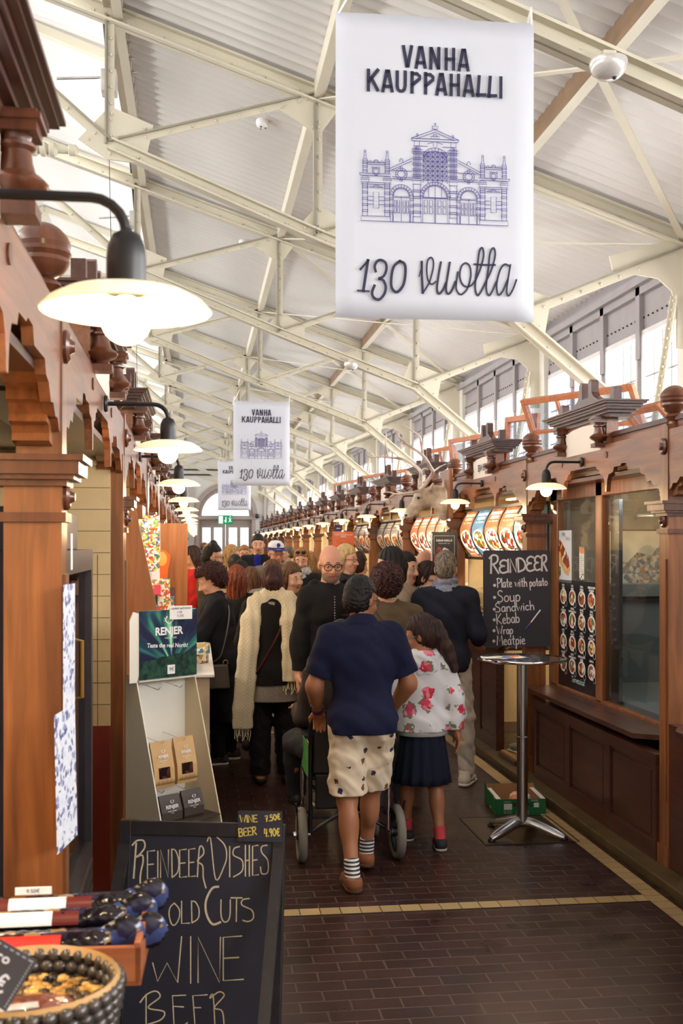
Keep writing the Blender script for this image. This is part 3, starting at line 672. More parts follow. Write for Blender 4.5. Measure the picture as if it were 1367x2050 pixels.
# ---- the two rows
YR = lambda k: 7.175+2.63*k
YLc = lambda k: 1.8+2.63*k
NR, NL = 15, 17
for k in range(-1, NR):
    lab = {-1: 'carved wooden stall end nearest on the right with a jutting ledge', 0: 'wooden stall with two shop windows and a blank cream sign, behind the steel bar table',
           1: 'wooden stall with lit curved menu boxes, behind the man in white trousers', 2: 'wooden stall beyond the reindeer head, with lit kebab menus'}.get(k, '%s carved wooden stall along the right row, counted from the shop windows' % ORD[k])
    t = bare_stall('market_stall', lab, YR(k), 1); s = 1
    if k == 0:                                    # shop windows
        bld(t, 'base_panelling', panelling(MB().mat(WOODD), .0, -1.25, 1.0, .05, .64, 3), s)
        bld(t, 'window_ledge', MB().mat(WOODD).prism([(-.055, -1.0), (.24, -1.2), (.24, 1.18), (-.055, 1.18)], .69, .72, 'xy').mat(BLACK).box(.08, .1, -.35, -.15, .72, .7215).box(.08, .1, .0, .2, .72, .7215).box(.08, .1, .35, .5, .72, .7215), s, bevel=.004)
        f = bld(t, 'window_frame', MB().mat(WOOD).box(.19, .25, 1.1, 1.26, .72, 2.24).box(.19, .25, .15, .27, .72, 2.24).box(.19, .25, -1.26, -1.1, .72, 2.24).box(.19, .25, -1.26, 1.26, 2.13, 2.24).box(.19, .25, -1.26, 1.26, .70, .74), s, bevel=.006)
        bld(t, 'pane', MB().mat(DPANE).box(.215, .22, .27, 1.1, .74, 2.13), s, None, f); bld(t, 'pane', MB().mat(DPANE).box(.215, .22, -1.1, .15, .74, 2.13), s, None, f)
        bld(t, 'sliding_rail', MB().mat(STEEL).box(.235, .26, -.05, .1, .76, 2.1).box(.235, .26, 1.0, 1.06, .76, 2.1), s)
        GREYB = M('grey_cold_cabinet', (120, 126, 132), .35, var=.06)
        interior(t, s, 1.68, lit=False, dark=M('shop_dim_wall', (96, 92, 90), .7))
        bld(t, 'cold_cabinet', MB().mat(GREYB).box(.27, 1.6, .95, 1.2, .70, 1.50).box(.27, 1.6, -1.1, .95, .70, .76).mat(STEEL).box(.262, .27, .94, .96, .76, 1.5).box(.6, .61, .94, .951, .76, 1.5).box(1.0, 1.01, .94, .951, .76, 1.5), s)
        a = area('interior_fill_light', (0, 0, 0), (0, 0, 0), .25, 1.1, 3.2, (.9, .95, 1)); a.parent = t; a.location = (.42, -.48, 2.12)  # fill light added to brighten the window interior, no fixture
        bld(t, 'shelf', MB().mat(DPANE).box(.3, .8, -1.08, .94, 1.12, 1.128).mat(BLACK).box(.3, 1.5, .90, .94, 1.39, 1.41), s)
        bld(t, 'lamp_tube', MB().mat(WARM).box(.9, .96, .2, 1.2, 2.22, 2.25), s)
        a = area('stall_light', (0, 0, 0), (0, 0, 0), .3, 1.0, 5, (1, .86, .66)); a.parent = t; a.location = (.9, .3, 2.2)
    elif k > 0:
        interior(t, s, lit=k <= 9, side=M('shop_grey_partition', (150, 146, 142), .6) if k == 1 else None)
        y1 = .6 if k == 1 else 1.24
        plain_counter(t, s, -1.24 if k > 1 else -.55, 1.24, .93)
        if k <= 6: glass_case(t, s, -1.2 if k > 1 else -.5, 1.2, .95, GOODS[1 if k == 1 else 2])
_st1 = [q for q in bpy.data.objects if q.name.startswith('market_stall') and abs(q.location.y-YR(1)) < .01 and q.location.x > 0][0]
bfont_later = [('SEIJAN HERKUT', _st1)]
lightbox(YR(1), 'row of five lit curved menu panels behind the reindeer chalkboard', -1.2, 1.2, [3, 1, 2, 0, 1], PANELS)
lightbox(YR(2), 'lit curved orange menu panels under the reindeer head', -1.2, 1.2, [1, 4, 2, 1, 4], PANELS)
lightbox(YR(3), 'dim curved menu panels at the stall past the reindeer head', -1.2, 1.2, [0, 1, 0, 1], PANELD)
lightbox(YR(4), 'small dim curved menu panels farther along the right stalls', -.9, 1.1, [1, 0, 1], PANELD)
PARC = M('red_brown_lacquer', (124, 44, 30), .4, var=.08)
for k in range(0, NL):
    lab = {0: 'carved stall at the near left edge with a big dark cornice', 1: 'carved stall with glass fridge door and cream tiled side wall, left of the aisle', 2: 'carved stall with sloping plank cheek and postcard racks, behind the cardboard display'}.get(k, '%s carved wooden stall along the left row, counted from the frame edge' % ORD[k])
    t = bare_stall('market_stall', lab, YLc(k), -1); s = -1
    interior(t, s, lit=k in (0, 2, 3, 4, 5, 6), tile=TILEW)
    if k == 0:
        plain_counter(t, s, .35, 1.1, .9)
    elif k == 1:
        m = MB().mat(TILEW); x0 = .06                # tiled return wall facing the camera, red-brown below
        m.box(x0, 1.6, 1.12, 1.2, .92, 2.22).mat(M('tile_joint', (120, 104, 84), .8))
        for z in np.arange(.92, 2.2, .105): m.box(x0, 1.6, 1.118, 1.12, z-.0015, z+.0015)
        for x in np.arange(x0+.06, 1.6, .1): m.box(x-.0012, x+.0012, 1.118, 1.12, .92, 1.75)
        m.mat(PARC).box(x0, 1.6, 1.115, 1.2, .12, .92).mat(GREYP).box(x0-.01, 1.6, 1.0, 1.2, .02, .12)
        bld(t, 'tiled_wall', m, s)
        bld(t, 'corner_post', MB().mat(WOOD).box(.0, .08, 1.14, 1.24, .1, 2.24), s)
        plain_counter(t, s, 1.0, 1.1, .1, 1)
    else:
        plain_counter(t, s, -1.24, 1.24, .93)
        if k >= 4: glass_case(t, s, -1.2, 1.2, .95, GOODS[0])
# ================================================================== wall lamps
SHADE, _nt, _b, _nd, _ln = newmat('opal_glass_shade')
_b.inputs['Base Color'].default_value = (*lin((250, 240, 214)), 1); _b.inputs['Roughness'].default_value = .25
_b.inputs['Emission Color'].default_value = (*lin((255, 226, 170)), 1); _b.inputs['Emission Strength'].default_value = .62
BULB = emis('lit_bulb', (255, 222, 160), 14)
def lamp_proto(s):
    t = thing('wall_lamp', '', 'lamp', group='opal glass wall lamps'); X = lambda x: -x*s
    m = MB().lathe([(.001, 0), (.03, .0), (.034, .006), (.03, .014), (.012, .018)][::1] if s < 0 else [(.012, -.018), (.03, -.014), (.034, -.006), (.03, 0), (.001, 0)], (0, 0, 2.345), 14, 'x')
    m.build('wall_plate', BLACK, t, smooth=40)
    pts = [(X(0), 0, 2.345), (X(.19), 0, 2.345)]+[(X(.19+.055*math.sin(a)), 0, 2.345-.055*(1-math.cos(a))) for a in np.linspace(.3, PI/2, 5)]+[(X(.245), 0, 2.27)]
    MB().tube(pts, .0085, 8).build('arm', BLACK, t, smooth=40)
    c = (X(.245), 0, 0)
    MB().lathe([(.031, 2.195), (.031, 2.25), (.029, 2.27), (.022, 2.287), (.010, 2.294), (.009, 2.298)], c, 16).build('socket', BLACK, t, smooth=40)
    MB().lathe([(.03, 2.206), (.06, 2.2045), (.095, 2.196), (.12, 2.183), (.1345, 2.168), (.1325, 2.166), (.118, 2.179), (.094, 2.191), (.06, 2.199), (.03, 2.2)], c, 32, cap=False).build('lamp_shade', SHADE, t, smooth=60)
    MB().ball((c[0], 0, 2.153), .039, 14, 10).build('bulb', BULB, t, smooth=60); return t
for s, xf, yf, n, side in ((1, XR, YR, NR, 'right'), (-1, XLF, YLc, NL, 'left')):
    pr = lamp_proto(s)
    for k in range(n):
        lab = {(1, 0): 'lit opal glass lamp above the reindeer chalkboard', (1, 1): 'lit opal glass lamp just below the reindeer head and beside it', (-1, 0): 'big lit opal glass lamp filling the near left, next to the wooden ball', (-1, 1): 'lit opal glass lamp second along the left row, round bulb hanging below'}.get((s, k), '%s lit opal glass lamp along the %s row of stalls' % (ORD[k], side))
        place(pr, k, loc=(xf, yf(k), 0), label=lab)
        l = bpy.data.lights.new('lamp_light', 'POINT'); l.energy = LAMP_W; l.color = (1, .72, .42); l.shadow_soft_size = .04
        o = bpy.data.objects.new('lamp_light', l); COL.objects.link(o); o.location = (xf-s*.245, yf(k), 2.10)
# ================================================================== lettering
G = {
'A': (.9, [[(0, 0), (.45, 1), (.9, 0)], [(.18, .36), (.72, .36)]]), 'B': (.75, [[(0, 0), (0, 1)], 'c', [(0, 1), (.5, 1), (.62, .78), (.45, .56), (0, .53)], 'c', [(0, .53), (.55, .5), (.72, .25), (.5, .02), (0, 0)]]),
'C': (.8, ['c', [(.8, .85), (.55, 1), (.2, .88), (0, .5), (.2, .1), (.55, 0), (.8, .14)]]), 'D': (.85, [[(.05, 0), (0, 1)], 'c', [(0, 1), (.45, .95), (.82, .6), (.7, .2), (.05, 0)]]),
'E': (.65, [[(.6, 1), (0, .97), (0, 0), (.65, .03)], [(0, .5), (.5, .52)]]), 'e2': (.75, ['c', [(.72, .92), (.4, .98), (.08, .82), (.1, .6), (.5, .52)], 'c', [(.4, .53), (.02, .4), (.05, .12), (.35, 0), (.75, .08)]]),
'F': (.6, [[(.6, 1), (0, 1), (0, 0)], [(0, .5), (.5, .52)]]), 'H': (.7, [[(0, 0), (0, 1)], [(.7, 0), (.7, 1)], [(0, .5), (.7, .52)]]), 'I': (.08, [[(.04, 0), (.04, 1)]]),
'J': (.5, ['c', [(.45, 1), (.45, .2), (.25, 0), (0, .15)]]), 'K': (.7, [[(0, 0), (0, 1)], [(.68, 1), (.05, .45), (.7, 0)]]), 'L': (.55, [[(0, 1), (0, 0), (.55, .02)]]),
'M': (.9, [[(0, 0), (.12, 1), (.45, .35), (.8, 1), (.9, 0)]]), 'N': (.75, [[(0, 0), (0, 1), (.72, 0), (.75, 1)]]), 'O': (.8, ['c', [(.4, 1), (.08, .8), (0, .45), (.18, .05), (.45, 0), (.75, .3), (.78, .7), (.4, 1)]]),
'P': (.7, [[(.05, 0), (.08, 1)], 'c', [(-.1, .9), (.3, 1.03), (.68, .85), (.6, .58), (.08, .45)]]), 'R': (.75, [[(.03, 0), (.06, .98)], 'c', [(-.12, .85), (.2, 1.03), (.6, .98), (.66, .72), (.4, .55), (.08, .5)], [(.22, .52), (.75, 0)]]),
'S': (.65, ['c', [(.6, .9), (.35, 1.02), (.1, .85), (.15, .62), (.5, .45), (.62, .2), (.4, .0), (0, .05)]]), 'T': (.75, [[(0, 1), (.75, 1)], [(.38, 1), (.36, 0)]]), 'U': (.7, ['c', [(0, 1), (0, .3), (.2, 0), (.5, .02), (.68, .3), (.7, 1)]]),
'V': (.8, [[(0, 1), (.4, 0), (.8, 1)]]), 'W': (1.1, [[(0, 1), (.3, 0), (.55, .7), (.8, 0), (1.1, 1)]]),
'a': (.5, ['c', [(.45, .5), (.2, .55), (0, .3), (.12, .02), (.38, .1), (.46, .45)], [(.46, .5), (.5, 0)]]), 'b': (.5, [[(.02, 1), (.03, 0)], 'c', [(.03, .4), (.3, .52), (.5, .3), (.35, .02), (.03, .05)]]), 'c': (.45, ['c', [(.42, .45), (.2, .52), (0, .28), (.15, .02), (.45, .08)]]),
'd': (.5, ['c', [(.45, .45), (.2, .52), (0, .25), (.15, .0), (.45, .1)], [(.45, 1), (.5, 0)]]), 'e': (.48, ['c', [(.03, .28), (.4, .32), (.36, .52), (.1, .48), (.02, .2), (.2, .0), (.48, .08)]]), 'g': (.5, ['c', [(.45, .45), (.2, .52), (0, .25), (.2, .05), (.45, .2)], 'c', [(.46, .5), (.45, -.25), (.2, -.38), (0, -.25)]]),
'h': (.48, [[(0, 1), (.02, 0)], 'c', [(.02, .3), (.25, .52), (.44, .4), (.48, 0)]]), 'i': (.08, [[(.04, .5), (.04, 0)], [(.04, .7), (.05, .74)]]), 'k': (.45, [[(0, 1), (0, 0)], [(.4, .5), (.03, .25), (.45, 0)]]), 'l': (.08, [[(.04, 1), (.04, 0)]]),
'm': (.75, [[(0, .5), (0, 0)], 'c', [(0, .3), (.2, .52), (.36, .4), (.37, 0)], 'c', [(.37, .3), (.55, .52), (.72, .4), (.75, 0)]]), 'n': (.48, [[(0, .5), (.02, 0)], 'c', [(.02, .3), (.25, .52), (.44, .4), (.48, 0)]]), 'o': (.5, ['c', [(.25, .52), (.02, .38), (.03, .1), (.25, 0), (.48, .15), (.46, .42), (.25, .52)]]),
'p': (.5, [[(.03, .5), (.03, -.45)], 'c', [(.03, .35), (.25, .55), (.5, .35), (.35, .02), (.03, .05)]]), 'r': (.35, [[(0, .5), (.02, 0)], 'c', [(.02, .28), (.15, .5), (.35, .48)]]), 's': (.4, ['c', [(.38, .46), (.15, .52), (.05, .36), (.3, .22), (.36, .06), (.15, -.02), (0, .06)]]),
't': (.4, [[(.2, .9), (.2, .05), (.36, 0)], [(0, .55), (.4, .57)]]), 'u': (.48, ['c', [(0, .5), (.02, .1), (.2, 0), (.44, .12)], [(.45, .5), (.48, 0)]]), 'v': (.45, [[(0, .5), (.22, 0), (.45, .5)]]), 'w': (.7, [[(0, .5), (.18, 0), (.36, .42), (.52, 0), (.7, .5)]]), 'z': (.42, [[(0, .5), (.4, .5), (0, 0), (.42, 0)]]),
'0': (.6, ['c', [(.3, 1), (.03, .7), (.03, .3), (.3, 0), (.57, .3), (.57, .7), (.3, 1)]]), '1': (.3, [[(0, .75), (.22, 1), (.22, 0)]]), '2': (.55, ['c', [(0, .8), (.25, 1), (.5, .8), (.4, .45), (0, 0)], [(0, 0), (.55, 0)]]), '3': (.55, ['c', [(0, .9), (.3, 1), (.5, .78), (.2, .54)], 'c', [(.2, .54), (.55, .35), (.4, .03), (0, .06)]]),
'4': (.6, [[(.1, 1), (0, .4), (.6, .45)], [(.5, .95), (.42, 0)]]), '5': (.55, [[(.5, 1), (.1, 1), (.05, .6)], 'c', [(.05, .6), (.4, .6), (.53, .3), (.3, 0), (0, .08)]]), '7': (.55, [[(0, .95), (.55, 1), (.2, 0)], [(.15, .5), (.45, .52)]]), '9': (.5, ['c', [(.46, .75), (.25, 1), (.02, .75), (.2, .5), (.46, .7)], [(.47, .85), (.35, 0)]]),
'€': (.6, ['c', [(.58, .9), (.3, .98), (.1, .6), (.15, .2), (.4, 0), (.6, .1)], [(0, .6), (.45, .62)], [(0, .4), (.42, .42)]]), '.': (.1, [[(.03, 0), (.06, .03)]]), '-': (.35, [[(0, .4), (.35, .4)]]), '!': (.1, [[(.05, 1), (.05, .3)], [(.05, .05), (.05, 0)]]), '&': (.6, ['c', [(.6, .0), (.1, .75), (.25, 1), (.4, .8), (.02, .3), (.2, 0), (.6, .4)]]),
}
G['Ä'] = (.9, G['A'][1]+[[(.25, 1.15), (.27, 1.18)], [(.62, 1.15), (.64, 1.18)]])
def strokes(ch):
    out = []; curve = False
    for q in G[ch][1]:
        if q == 'c': curve = True; continue
        out.append(smoothcurve(q, 5) if curve else q); curve = False
    return out
def word(m, txt, p0, p1, h, w, up=None, slant=0, z=.001, gap=.22, alt=None, jit=0):
    """pen lettering along the baseline p0->p1 (local sheet coordinates), cap height h, pen width w"""
    p0, p1 = Vector(p0[:2]), Vector(p1[:2]); d = p1-p0; L = d.length; e = d/L; up = Vector((-e.y, e.x)) if up is None else Vector(up)
    chars = [(alt or {}).get(c, c) for c in txt]
    tot = sum((.38 if c == ' ' else G[c][0]+gap) for c in chars)-gap; k = L/tot; x = 0
    for c in chars:
        if c == ' ': x += .38; continue
        dy = jit*random.uniform(-1, 1)
        for s in strokes(c):
            m.strip([tuple(p0+e*((px+x)*k+py*h*slant)+up*((py+dy)*h)) for px, py in s], w, z); z += 2e-5
        x += G[c][0]+gap
    return m
def sheet_local(o):
    """pixel -> local xy on the sheet o (whose local z is its normal)"""
    bpy.context.view_layer.update(); mw = o.matrix_world.copy(); n = mw.to_3x3() @ Vector((0, 0, 1)); p = mw.translation; inv = mw.inverted()
    c = Vector((0, 0, 1.8))
    def f(u, v):
        d = at(u, v, D=1)-c; k = (p-c).dot(n)/d.dot(n); q = inv @ (c+d*k); return (q.x, q.y)
    return f
def facing(loc, to, tilt=0):
    """euler of a sheet whose local x runs along the horizontal direction `to`, y up, z towards the viewer side"""
    x = Vector((to[0], to[1], 0)).normalized(); z = x.cross(Vector((0, 0, 1))); y = Vector((0, 0, 1))
    m = Matrix((x, y, z)).transposed(); return (m @ Matrix.Rotation(tilt, 3, 'X')).to_euler()
def bfont(txt, size, mat, parent, name, loc, bold=0, extrude=0, align='CENTER', sx=1.0, rot=(0, 0, 0), shear=0):
    c = bpy.data.curves.new(name, 'FONT'); c.body = txt; c.size = size; c.align_x = align; c.align_y = 'CENTER'; c.offset = bold; c.extrude = extrude; c.shear = shear; c.resolution_u = 3
    o = bpy.data.objects.new('tmp_text', c); COL.objects.link(o); dg = bpy.context.evaluated_depsgraph_get()
    me = bpy.data.meshes.new_from_object(o.evaluated_get(dg)); bpy.data.objects.remove(o)
    me.materials.clear(); me.materials.append(mat); q = bpy.data.objects.new(name, me); COL.objects.link(q); q.parent = parent; q.location = loc; q.rotation_euler = rot; q.scale = (sx, 1, 1); return q
_q = bfont('SEIJAN HERKUT', .085, INK, bfont_later[0][1], 'sign_lettering', (.003, -.02, 2.485), bold=.002, sx=.62, rot=(PI/2, 0, -PI/2))
CHALK = M('white_chalk_pen', (226, 224, 232), .8, var=.04); CHALKY = M('yellow_chalk_pen', (222, 196, 92), .8, var=.08); CHALKC = M('cream_chalk', (224, 206, 172), .85, var=.12, scale=(90, 90, 90))
BOARD = M('blackboard_blue_black', (44, 44, 58), .55, var=.08)
# ================================================================== hanging banners
BTX = [  # traced strokes of the script line (pixels of the photograph x3.695 from 690,470)
 ([(118, 265), (178, 197)], 16, 0), ([(173, 195), (140, 425)], 21, 0), ([(100, 420), (182, 425)], 13, 0),
 ([(230, 280), (222, 240), (240, 205), (268, 195), (300, 215), (308, 260), (290, 310), (255, 332)], 19, 1), ([(255, 332), (285, 345), (303, 390), (295, 440), (265, 480), (240, 485), (212, 465), (205, 430), (222, 382)], 20, 1),
 ([(405, 202), (440, 225), (446, 290), (430, 380), (385, 430), (348, 400), (343, 330), (360, 245), (405, 202)], 20, 1),
 ([(546, 315), (560, 260), (565, 205)], 8, 0), ([(565, 205), (566, 300), (574, 436)], 18, 0), ([(574, 436), (620, 360), (648, 260), (650, 200), (632, 174), (608, 200), (602, 270), (612, 340), (640, 372), (670, 350)], 12, 1),
 ([(706, 208), (690, 300), (678, 400), (692, 440), (720, 415), (745, 360)], 16, 1), ([(772, 210), (757, 300), (745, 400), (758, 440), (785, 420), (815, 350)], 16, 1),
 ([(832, 280), (822, 350), (822, 410), (855, 445), (900, 405), (926, 320), (922, 245), (893, 214), (860, 235), (845, 300), (860, 360), (895, 388), (935, 375), (965, 335)], 13, 1),
 ([(965, 335), (1000, 250), (1022, 160), (1012, 102), (990, 130), (975, 250), (960, 380), (975, 448), (1000, 430), (1045, 340)], 14, 1), ([(952, 222), (1025, 226)], 13, 0),
 ([(1045, 340), (1085, 250), (1108, 150), (1095, 102), (1070, 140), (1058, 250), (1042, 390), (1060, 450), (1085, 425), (1118, 350)], 14, 1), ([(1032, 226), (1108, 226)], 13, 0),
 ([(1215, 235), (1180, 222), (1145, 265), (1120, 370), (1132, 445), (1165, 420), (1205, 330)], 14, 1), ([(1222, 225), (1205, 330), (1195, 420), (1210, 452), (1240, 410), (1268, 335)], 14, 1)]
BCAP = [('V', 368, 470, 80, 265), ('A', 488, 590, 88, 272), ('N', 616, 718, 95, 280), ('H', 755, 852, 102, 288), ('A', 878, 980, 110, 295), ('K', 55, 168, 295, 480), ('A', 190, 293, 303, 488), ('U', 313, 416, 310, 497), ('P', 447, 547, 315, 498),
        ('P', 570, 668, 322, 505), ('A', 677, 778, 330, 515), ('H', 803, 898, 337, 520), ('A', 925, 1027, 343, 527), ('L', 1048, 1130, 348, 530), ('L', 1150, 1230, 353, 537), ('I', 1257, 1287, 358, 540)]
GB = {'V': [[(.14, 1), (.46, .03)], [(.54, .03), (.86, 1)], [(.42, .04), (.58, .04)]], 'A': [[(.1, 0), (.42, 1)], [(.42, .98), (.58, .98)], [(.58, 1), (.9, 0)], [(.2, .24), (.8, .24)]], 'N': [[(.15, 0), (.15, 1)], [(.85, 0), (.85, 1)], [(.2, .98), (.8, .02)]], 'H': [[(.15, 0), (.15, 1)], [(.85, 0), (.85, 1)], [(.15, .5), (.85, .5)]],
      'K': [[(.13, 0), (.13, 1)], [(.88, 1), (.15, .42)], [(.35, .62), (.88, 0)]], 'U': [[(.15, 1), (.15, .3), (.22, .14), (.38, .06), (.62, .06), (.78, .14), (.85, .3), (.85, 1)]], 'P': [[(.15, 0), (.15, 1)], [(.15, .93), (.6, .93), (.84, .8), (.84, .68), (.15, .36)]], 'L': [[(.3, 1), (.16, .02)], [(.05, .07), (.98, .07)]], 'I': [[(.5, 0), (.5, 1)]]}
BW, BH = .893, 1.336
def bpx(px, py):
    u = (px-671-4*(py-28)/608)/395; t = 28+22*u; b = 636+8*u; return ((u-.5)*BW, (.5-(py-t)/(b-t))*BH)
def facade(m, ox, oy, s, w):
    """line drawing of a brick market hall front: centre bay, two arched side doors, end pavilions"""
    z = .0012
    def ln(*p): m.strip([(ox+x*s, oy+y*s) for x, y in p], w, z)
    def bx(x0, x1, y0, y1): ln((x0, y0), (x1, y0), (x1, y1), (x0, y1), (x0, y0))
    def arc(cx, cy, r, a0=0, a1=PI, n=22): ln(*[(cx+r*math.cos(a), cy+r*math.sin(a)) for a in np.linspace(a0, a1, n)])
    ln((-588, 0), (588, 0)); ln((-588, 0), (-588, 38), (-360, 38)); ln((588, 0), (588, 38), (360, 38))
    for e in (-1, 1):
        B = lambda a, b, c, d: bx(e*a, e*b, c, d); L = lambda *p: ln(*[(e*x, y) for x, y in p])
        for c in (557, 382): B(c-19, c+19, 38, 300); [B(c-23, c+23, h, h+15) for h in (70, 118, 166, 214, 255)]; B(c-34, c+34, 322, 336); B(c-28, c+28, 300, 322); B(c-24, c+24, 336, 350)
        L((595, 352), (360, 352)); L((600, 370), (355, 370)); L((600, 370), (595, 352)); B(355, 590, 285, 300)
        for c in (557, 382):
            B(c-16, c+16, 370, 470); [B(c-19, c+19, h, h+12) for h in (385, 415, 445)]; L((c-22, 470), (c+22, 470), (c+14, 482), (c-14, 482), (c-22, 470)); L((c-14, 482), (c-7, 500), (c-6, 535), (c+6, 535), (c+7, 500), (c+14, 482)); arc(e*c, 543, 8, 0, 2*PI, 10)
        L((541, 455), (398, 455)); L((541, 440), (398, 440)); arc(e*470, 455, 22); arc(e*470, 455, 14); L((500, 455), (515, 470), (530, 460)); L((440, 455), (425, 470), (410, 460)); B(490, 505, 412, 422); B(440, 455, 412, 422)
        arc(e*470, 388, 30, 0, 2*PI); arc(e*470, 388, 19, 0, 2*PI); B(464, 476, 354, 368); B(464, 476, 408, 420)
        B(448, 492, 100, 225); L((415, 262), (470, 285), (525, 262), (415, 262)); L((445, 265), (470, 276), (495, 265))
        for h in (130, 160, 190): L((535, h), (492, h)); L((448, h), (405, h))
        L((360, 395), (186, 480)); L((360, 415), (186, 500)); L((340, 400), (186, 400)); L((340, 350), (186, 350)); L((340, 335), (186, 335))
        arc(e*270, 375, 46, 0, 2*PI, 28); arc(e*270, 375, 29, 0, 2*PI); B(262, 278, 404, 432); B(262, 278, 318, 346); B(225, 241, 368, 382); B(299, 315, 368, 382); L((285, 470), (278, 490), (270, 497), (262, 490), (255, 470))
        arc(e*270, 200, 92); arc(e*270, 200, 68); arc(e*270, 200, 62)
        for a in np.linspace(.15, PI-.15, 11): ln((e*270+68*math.cos(a), 200+68*math.sin(a)), (e*270+92*math.cos(a), 200+92*math.sin(a)))
        B(202, 338, 0, 200); L((270, 0), (270, 196)); L((202, 192), (338, 192))
        for a, b in ((212, 230), (238, 258), (284, 302), (310, 328)): B(a, b, 120, 168); B(a, b, 70, 112)
        for c0 in (186, 346): B(c0-12, c0+12, 0, 60); [B(c0-14, c0+14, h, h+14) for h in (70, 120, 170)]
        B(112, 180, 0, 45); B(118, 174, 45, 300); [B(112, 180, h, h+14) for h in (75, 130, 190, 240)]; B(108, 186, 330, 345); B(114, 178, 300, 330)
        B(122, 170, 345, 590); [B(108, 182, h, h+14) for h in (360, 405, 450, 495, 540)]; [L((x, 345), (x, 590)) for x in (134, 146, 158)]; B(126, 166, 600, 640); B(134, 152, 578, 596); B(104, 186, 555, 575)
        L((190, 660), (0, 735)); L((190, 660), (182, 640)); L((150, 655), (0, 714)); L((140, 672), (136, 692), (144, 700), (148, 692), (146, 672)); L((60, 620), (14, 635), (14, 600))
    ln((-190, 660), (190, 660)); ln((-182, 640), (182, 640)); ln((-170, 600), (-60, 600)); ln((60, 600), (170, 600)); bx(-35, 35, 662, 680); arc(0, 680, 16)
    ln((-20, 738), (-24, 765), (-10, 757), (0, 775), (10, 757), (24, 765), (20, 738), (-20, 738)); arc(0, 780, 5, 0, 2*PI, 8)
    arc(0, 470, 120, .55, PI-.55); arc(0, 470, 96, 0, PI)
    for a in np.linspace(.6, PI-.6, 9): ln((98*math.cos(a), 470+98*math.sin(a)), (120*math.cos(a), 470+120*math.sin(a)))
    for x in (-96, -58, -20, 20, 58, 96): ln((x, 315), (x, 540 if abs(x) > 90 else 555))
    for y in range(335, 561, 37): ln((-96, y), (96, y))
    for i in range(5):
        for j in range(6):
            x0, y0 = -96+38.4*i, 335+37*j; ln((x0, y0), (x0+38.4, y0+37)); ln((x0, y0+37), (x0+38.4, y0))
    arc(0, 200, 122); arc(0, 200, 100); arc(0, 200, 93)
    for a in np.linspace(.1, PI-.1, 15): ln((100*math.cos(a), 200+100*math.sin(a)), (122*math.cos(a), 200+122*math.sin(a)))
    ln((-100, 200), (100, 200)); ln((-100, 194), (100, 194)); bx(-100, 100, 0, 194); ln((-4, 0), (-4, 190)); ln((4, 0), (4, 190)); ln((0, 200), (0, 293)); ln((-52, 200), (-52, 280)); ln((52, 200), (52, 280))
    for a, b in ((-88, -62), (-46, -20), (22, 48), (62, 88)): bx(a, b, 130, 178); bx(a, b, 72, 120)
def banner():
    t = thing('hanging_banner', '', 'banner', group='hanging anniversary banners')
    SH = M('white_banner_sheet', (200, 202, 212), .6, var=0)
    m = MB().mat(SH); nx, nz = 10, 14
    for j in range(nz+1):
        for i in range(nx+1): m.v.append(((i/nx-.5)*BW, .004*math.sin(i*.7+j*.2), (j/nz-.5)*BH))
    for j in range(nz):
        for i in range(nx): m.f.append((j*(nx+1)+i, j*(nx+1)+i+1, (j+1)*(nx+1)+i+1, (j+1)*(nx+1)+i)); m.mi.append(0)
    o = m.build('sheet', None, t, smooth=60); sd = o.modifiers.new('s', 'SOLIDIFY'); sd.thickness = .002
    rot = (PI/2, 0, 0)
    m = MB().mat(INK); sc = 4.557
    for ch, x0, x1, y0, y1 in BCAP:
        for st in GB[ch]: m.strip([bpx(720+(x0+(x1-x0)*a)/sc, 80+(y1-(y1-y0)*b)/sc) for a, b in st], 30/sc/395*BW)
    m.build('title_lettering', None, t, loc=(0, -.008, 0), rot=rot)
    m = MB().mat(INK)
    for pts, w, cv in BTX:
        p = [bpx(690+x/3.695, 470+y/3.695) for x, y in pts]; m.strip(smoothcurve(p, 6) if cv else p, w/3.695/395*BW)
    m.build('script_lettering', None, t, loc=(0, -.008, 0), rot=rot)
    m = MB().mat(M('violet_ink', (60, 52, 130), .6, var=0)); b0 = bpx(869, 449); facade(m, b0[0], b0[1], 1/4.02/395*BW, 1.1/395*BW)
    m.build('building_drawing', None, t, loc=(0, -.008, 0), rot=rot)
    for s in (-1, 1):
        MB().tube([(s*(BW/2-.01), 0, BH/2-.01), (s*(BW/2-.03)+.03, .04, BH/2+.09), (s*(BW/2-.05)+.05, .1, BH/2+.19-(s+1)*.07)], .005, 6).build('cord', WPL, t)
    return t
bn = banner()
for i, (y, lab) in enumerate(((4.88, 'big white banner with building drawing hanging nearest, high above the aisle'), (17.8, 'second white banner along the aisle, in front of the smallest one'), (30.7, 'smallest white banner, partly hidden, hanging before the far arched door'))):
    place(bn, i, loc=(1.05 if i == 0 else 1.02, y, 3.463 if i == 0 else 3.40), label=lab)
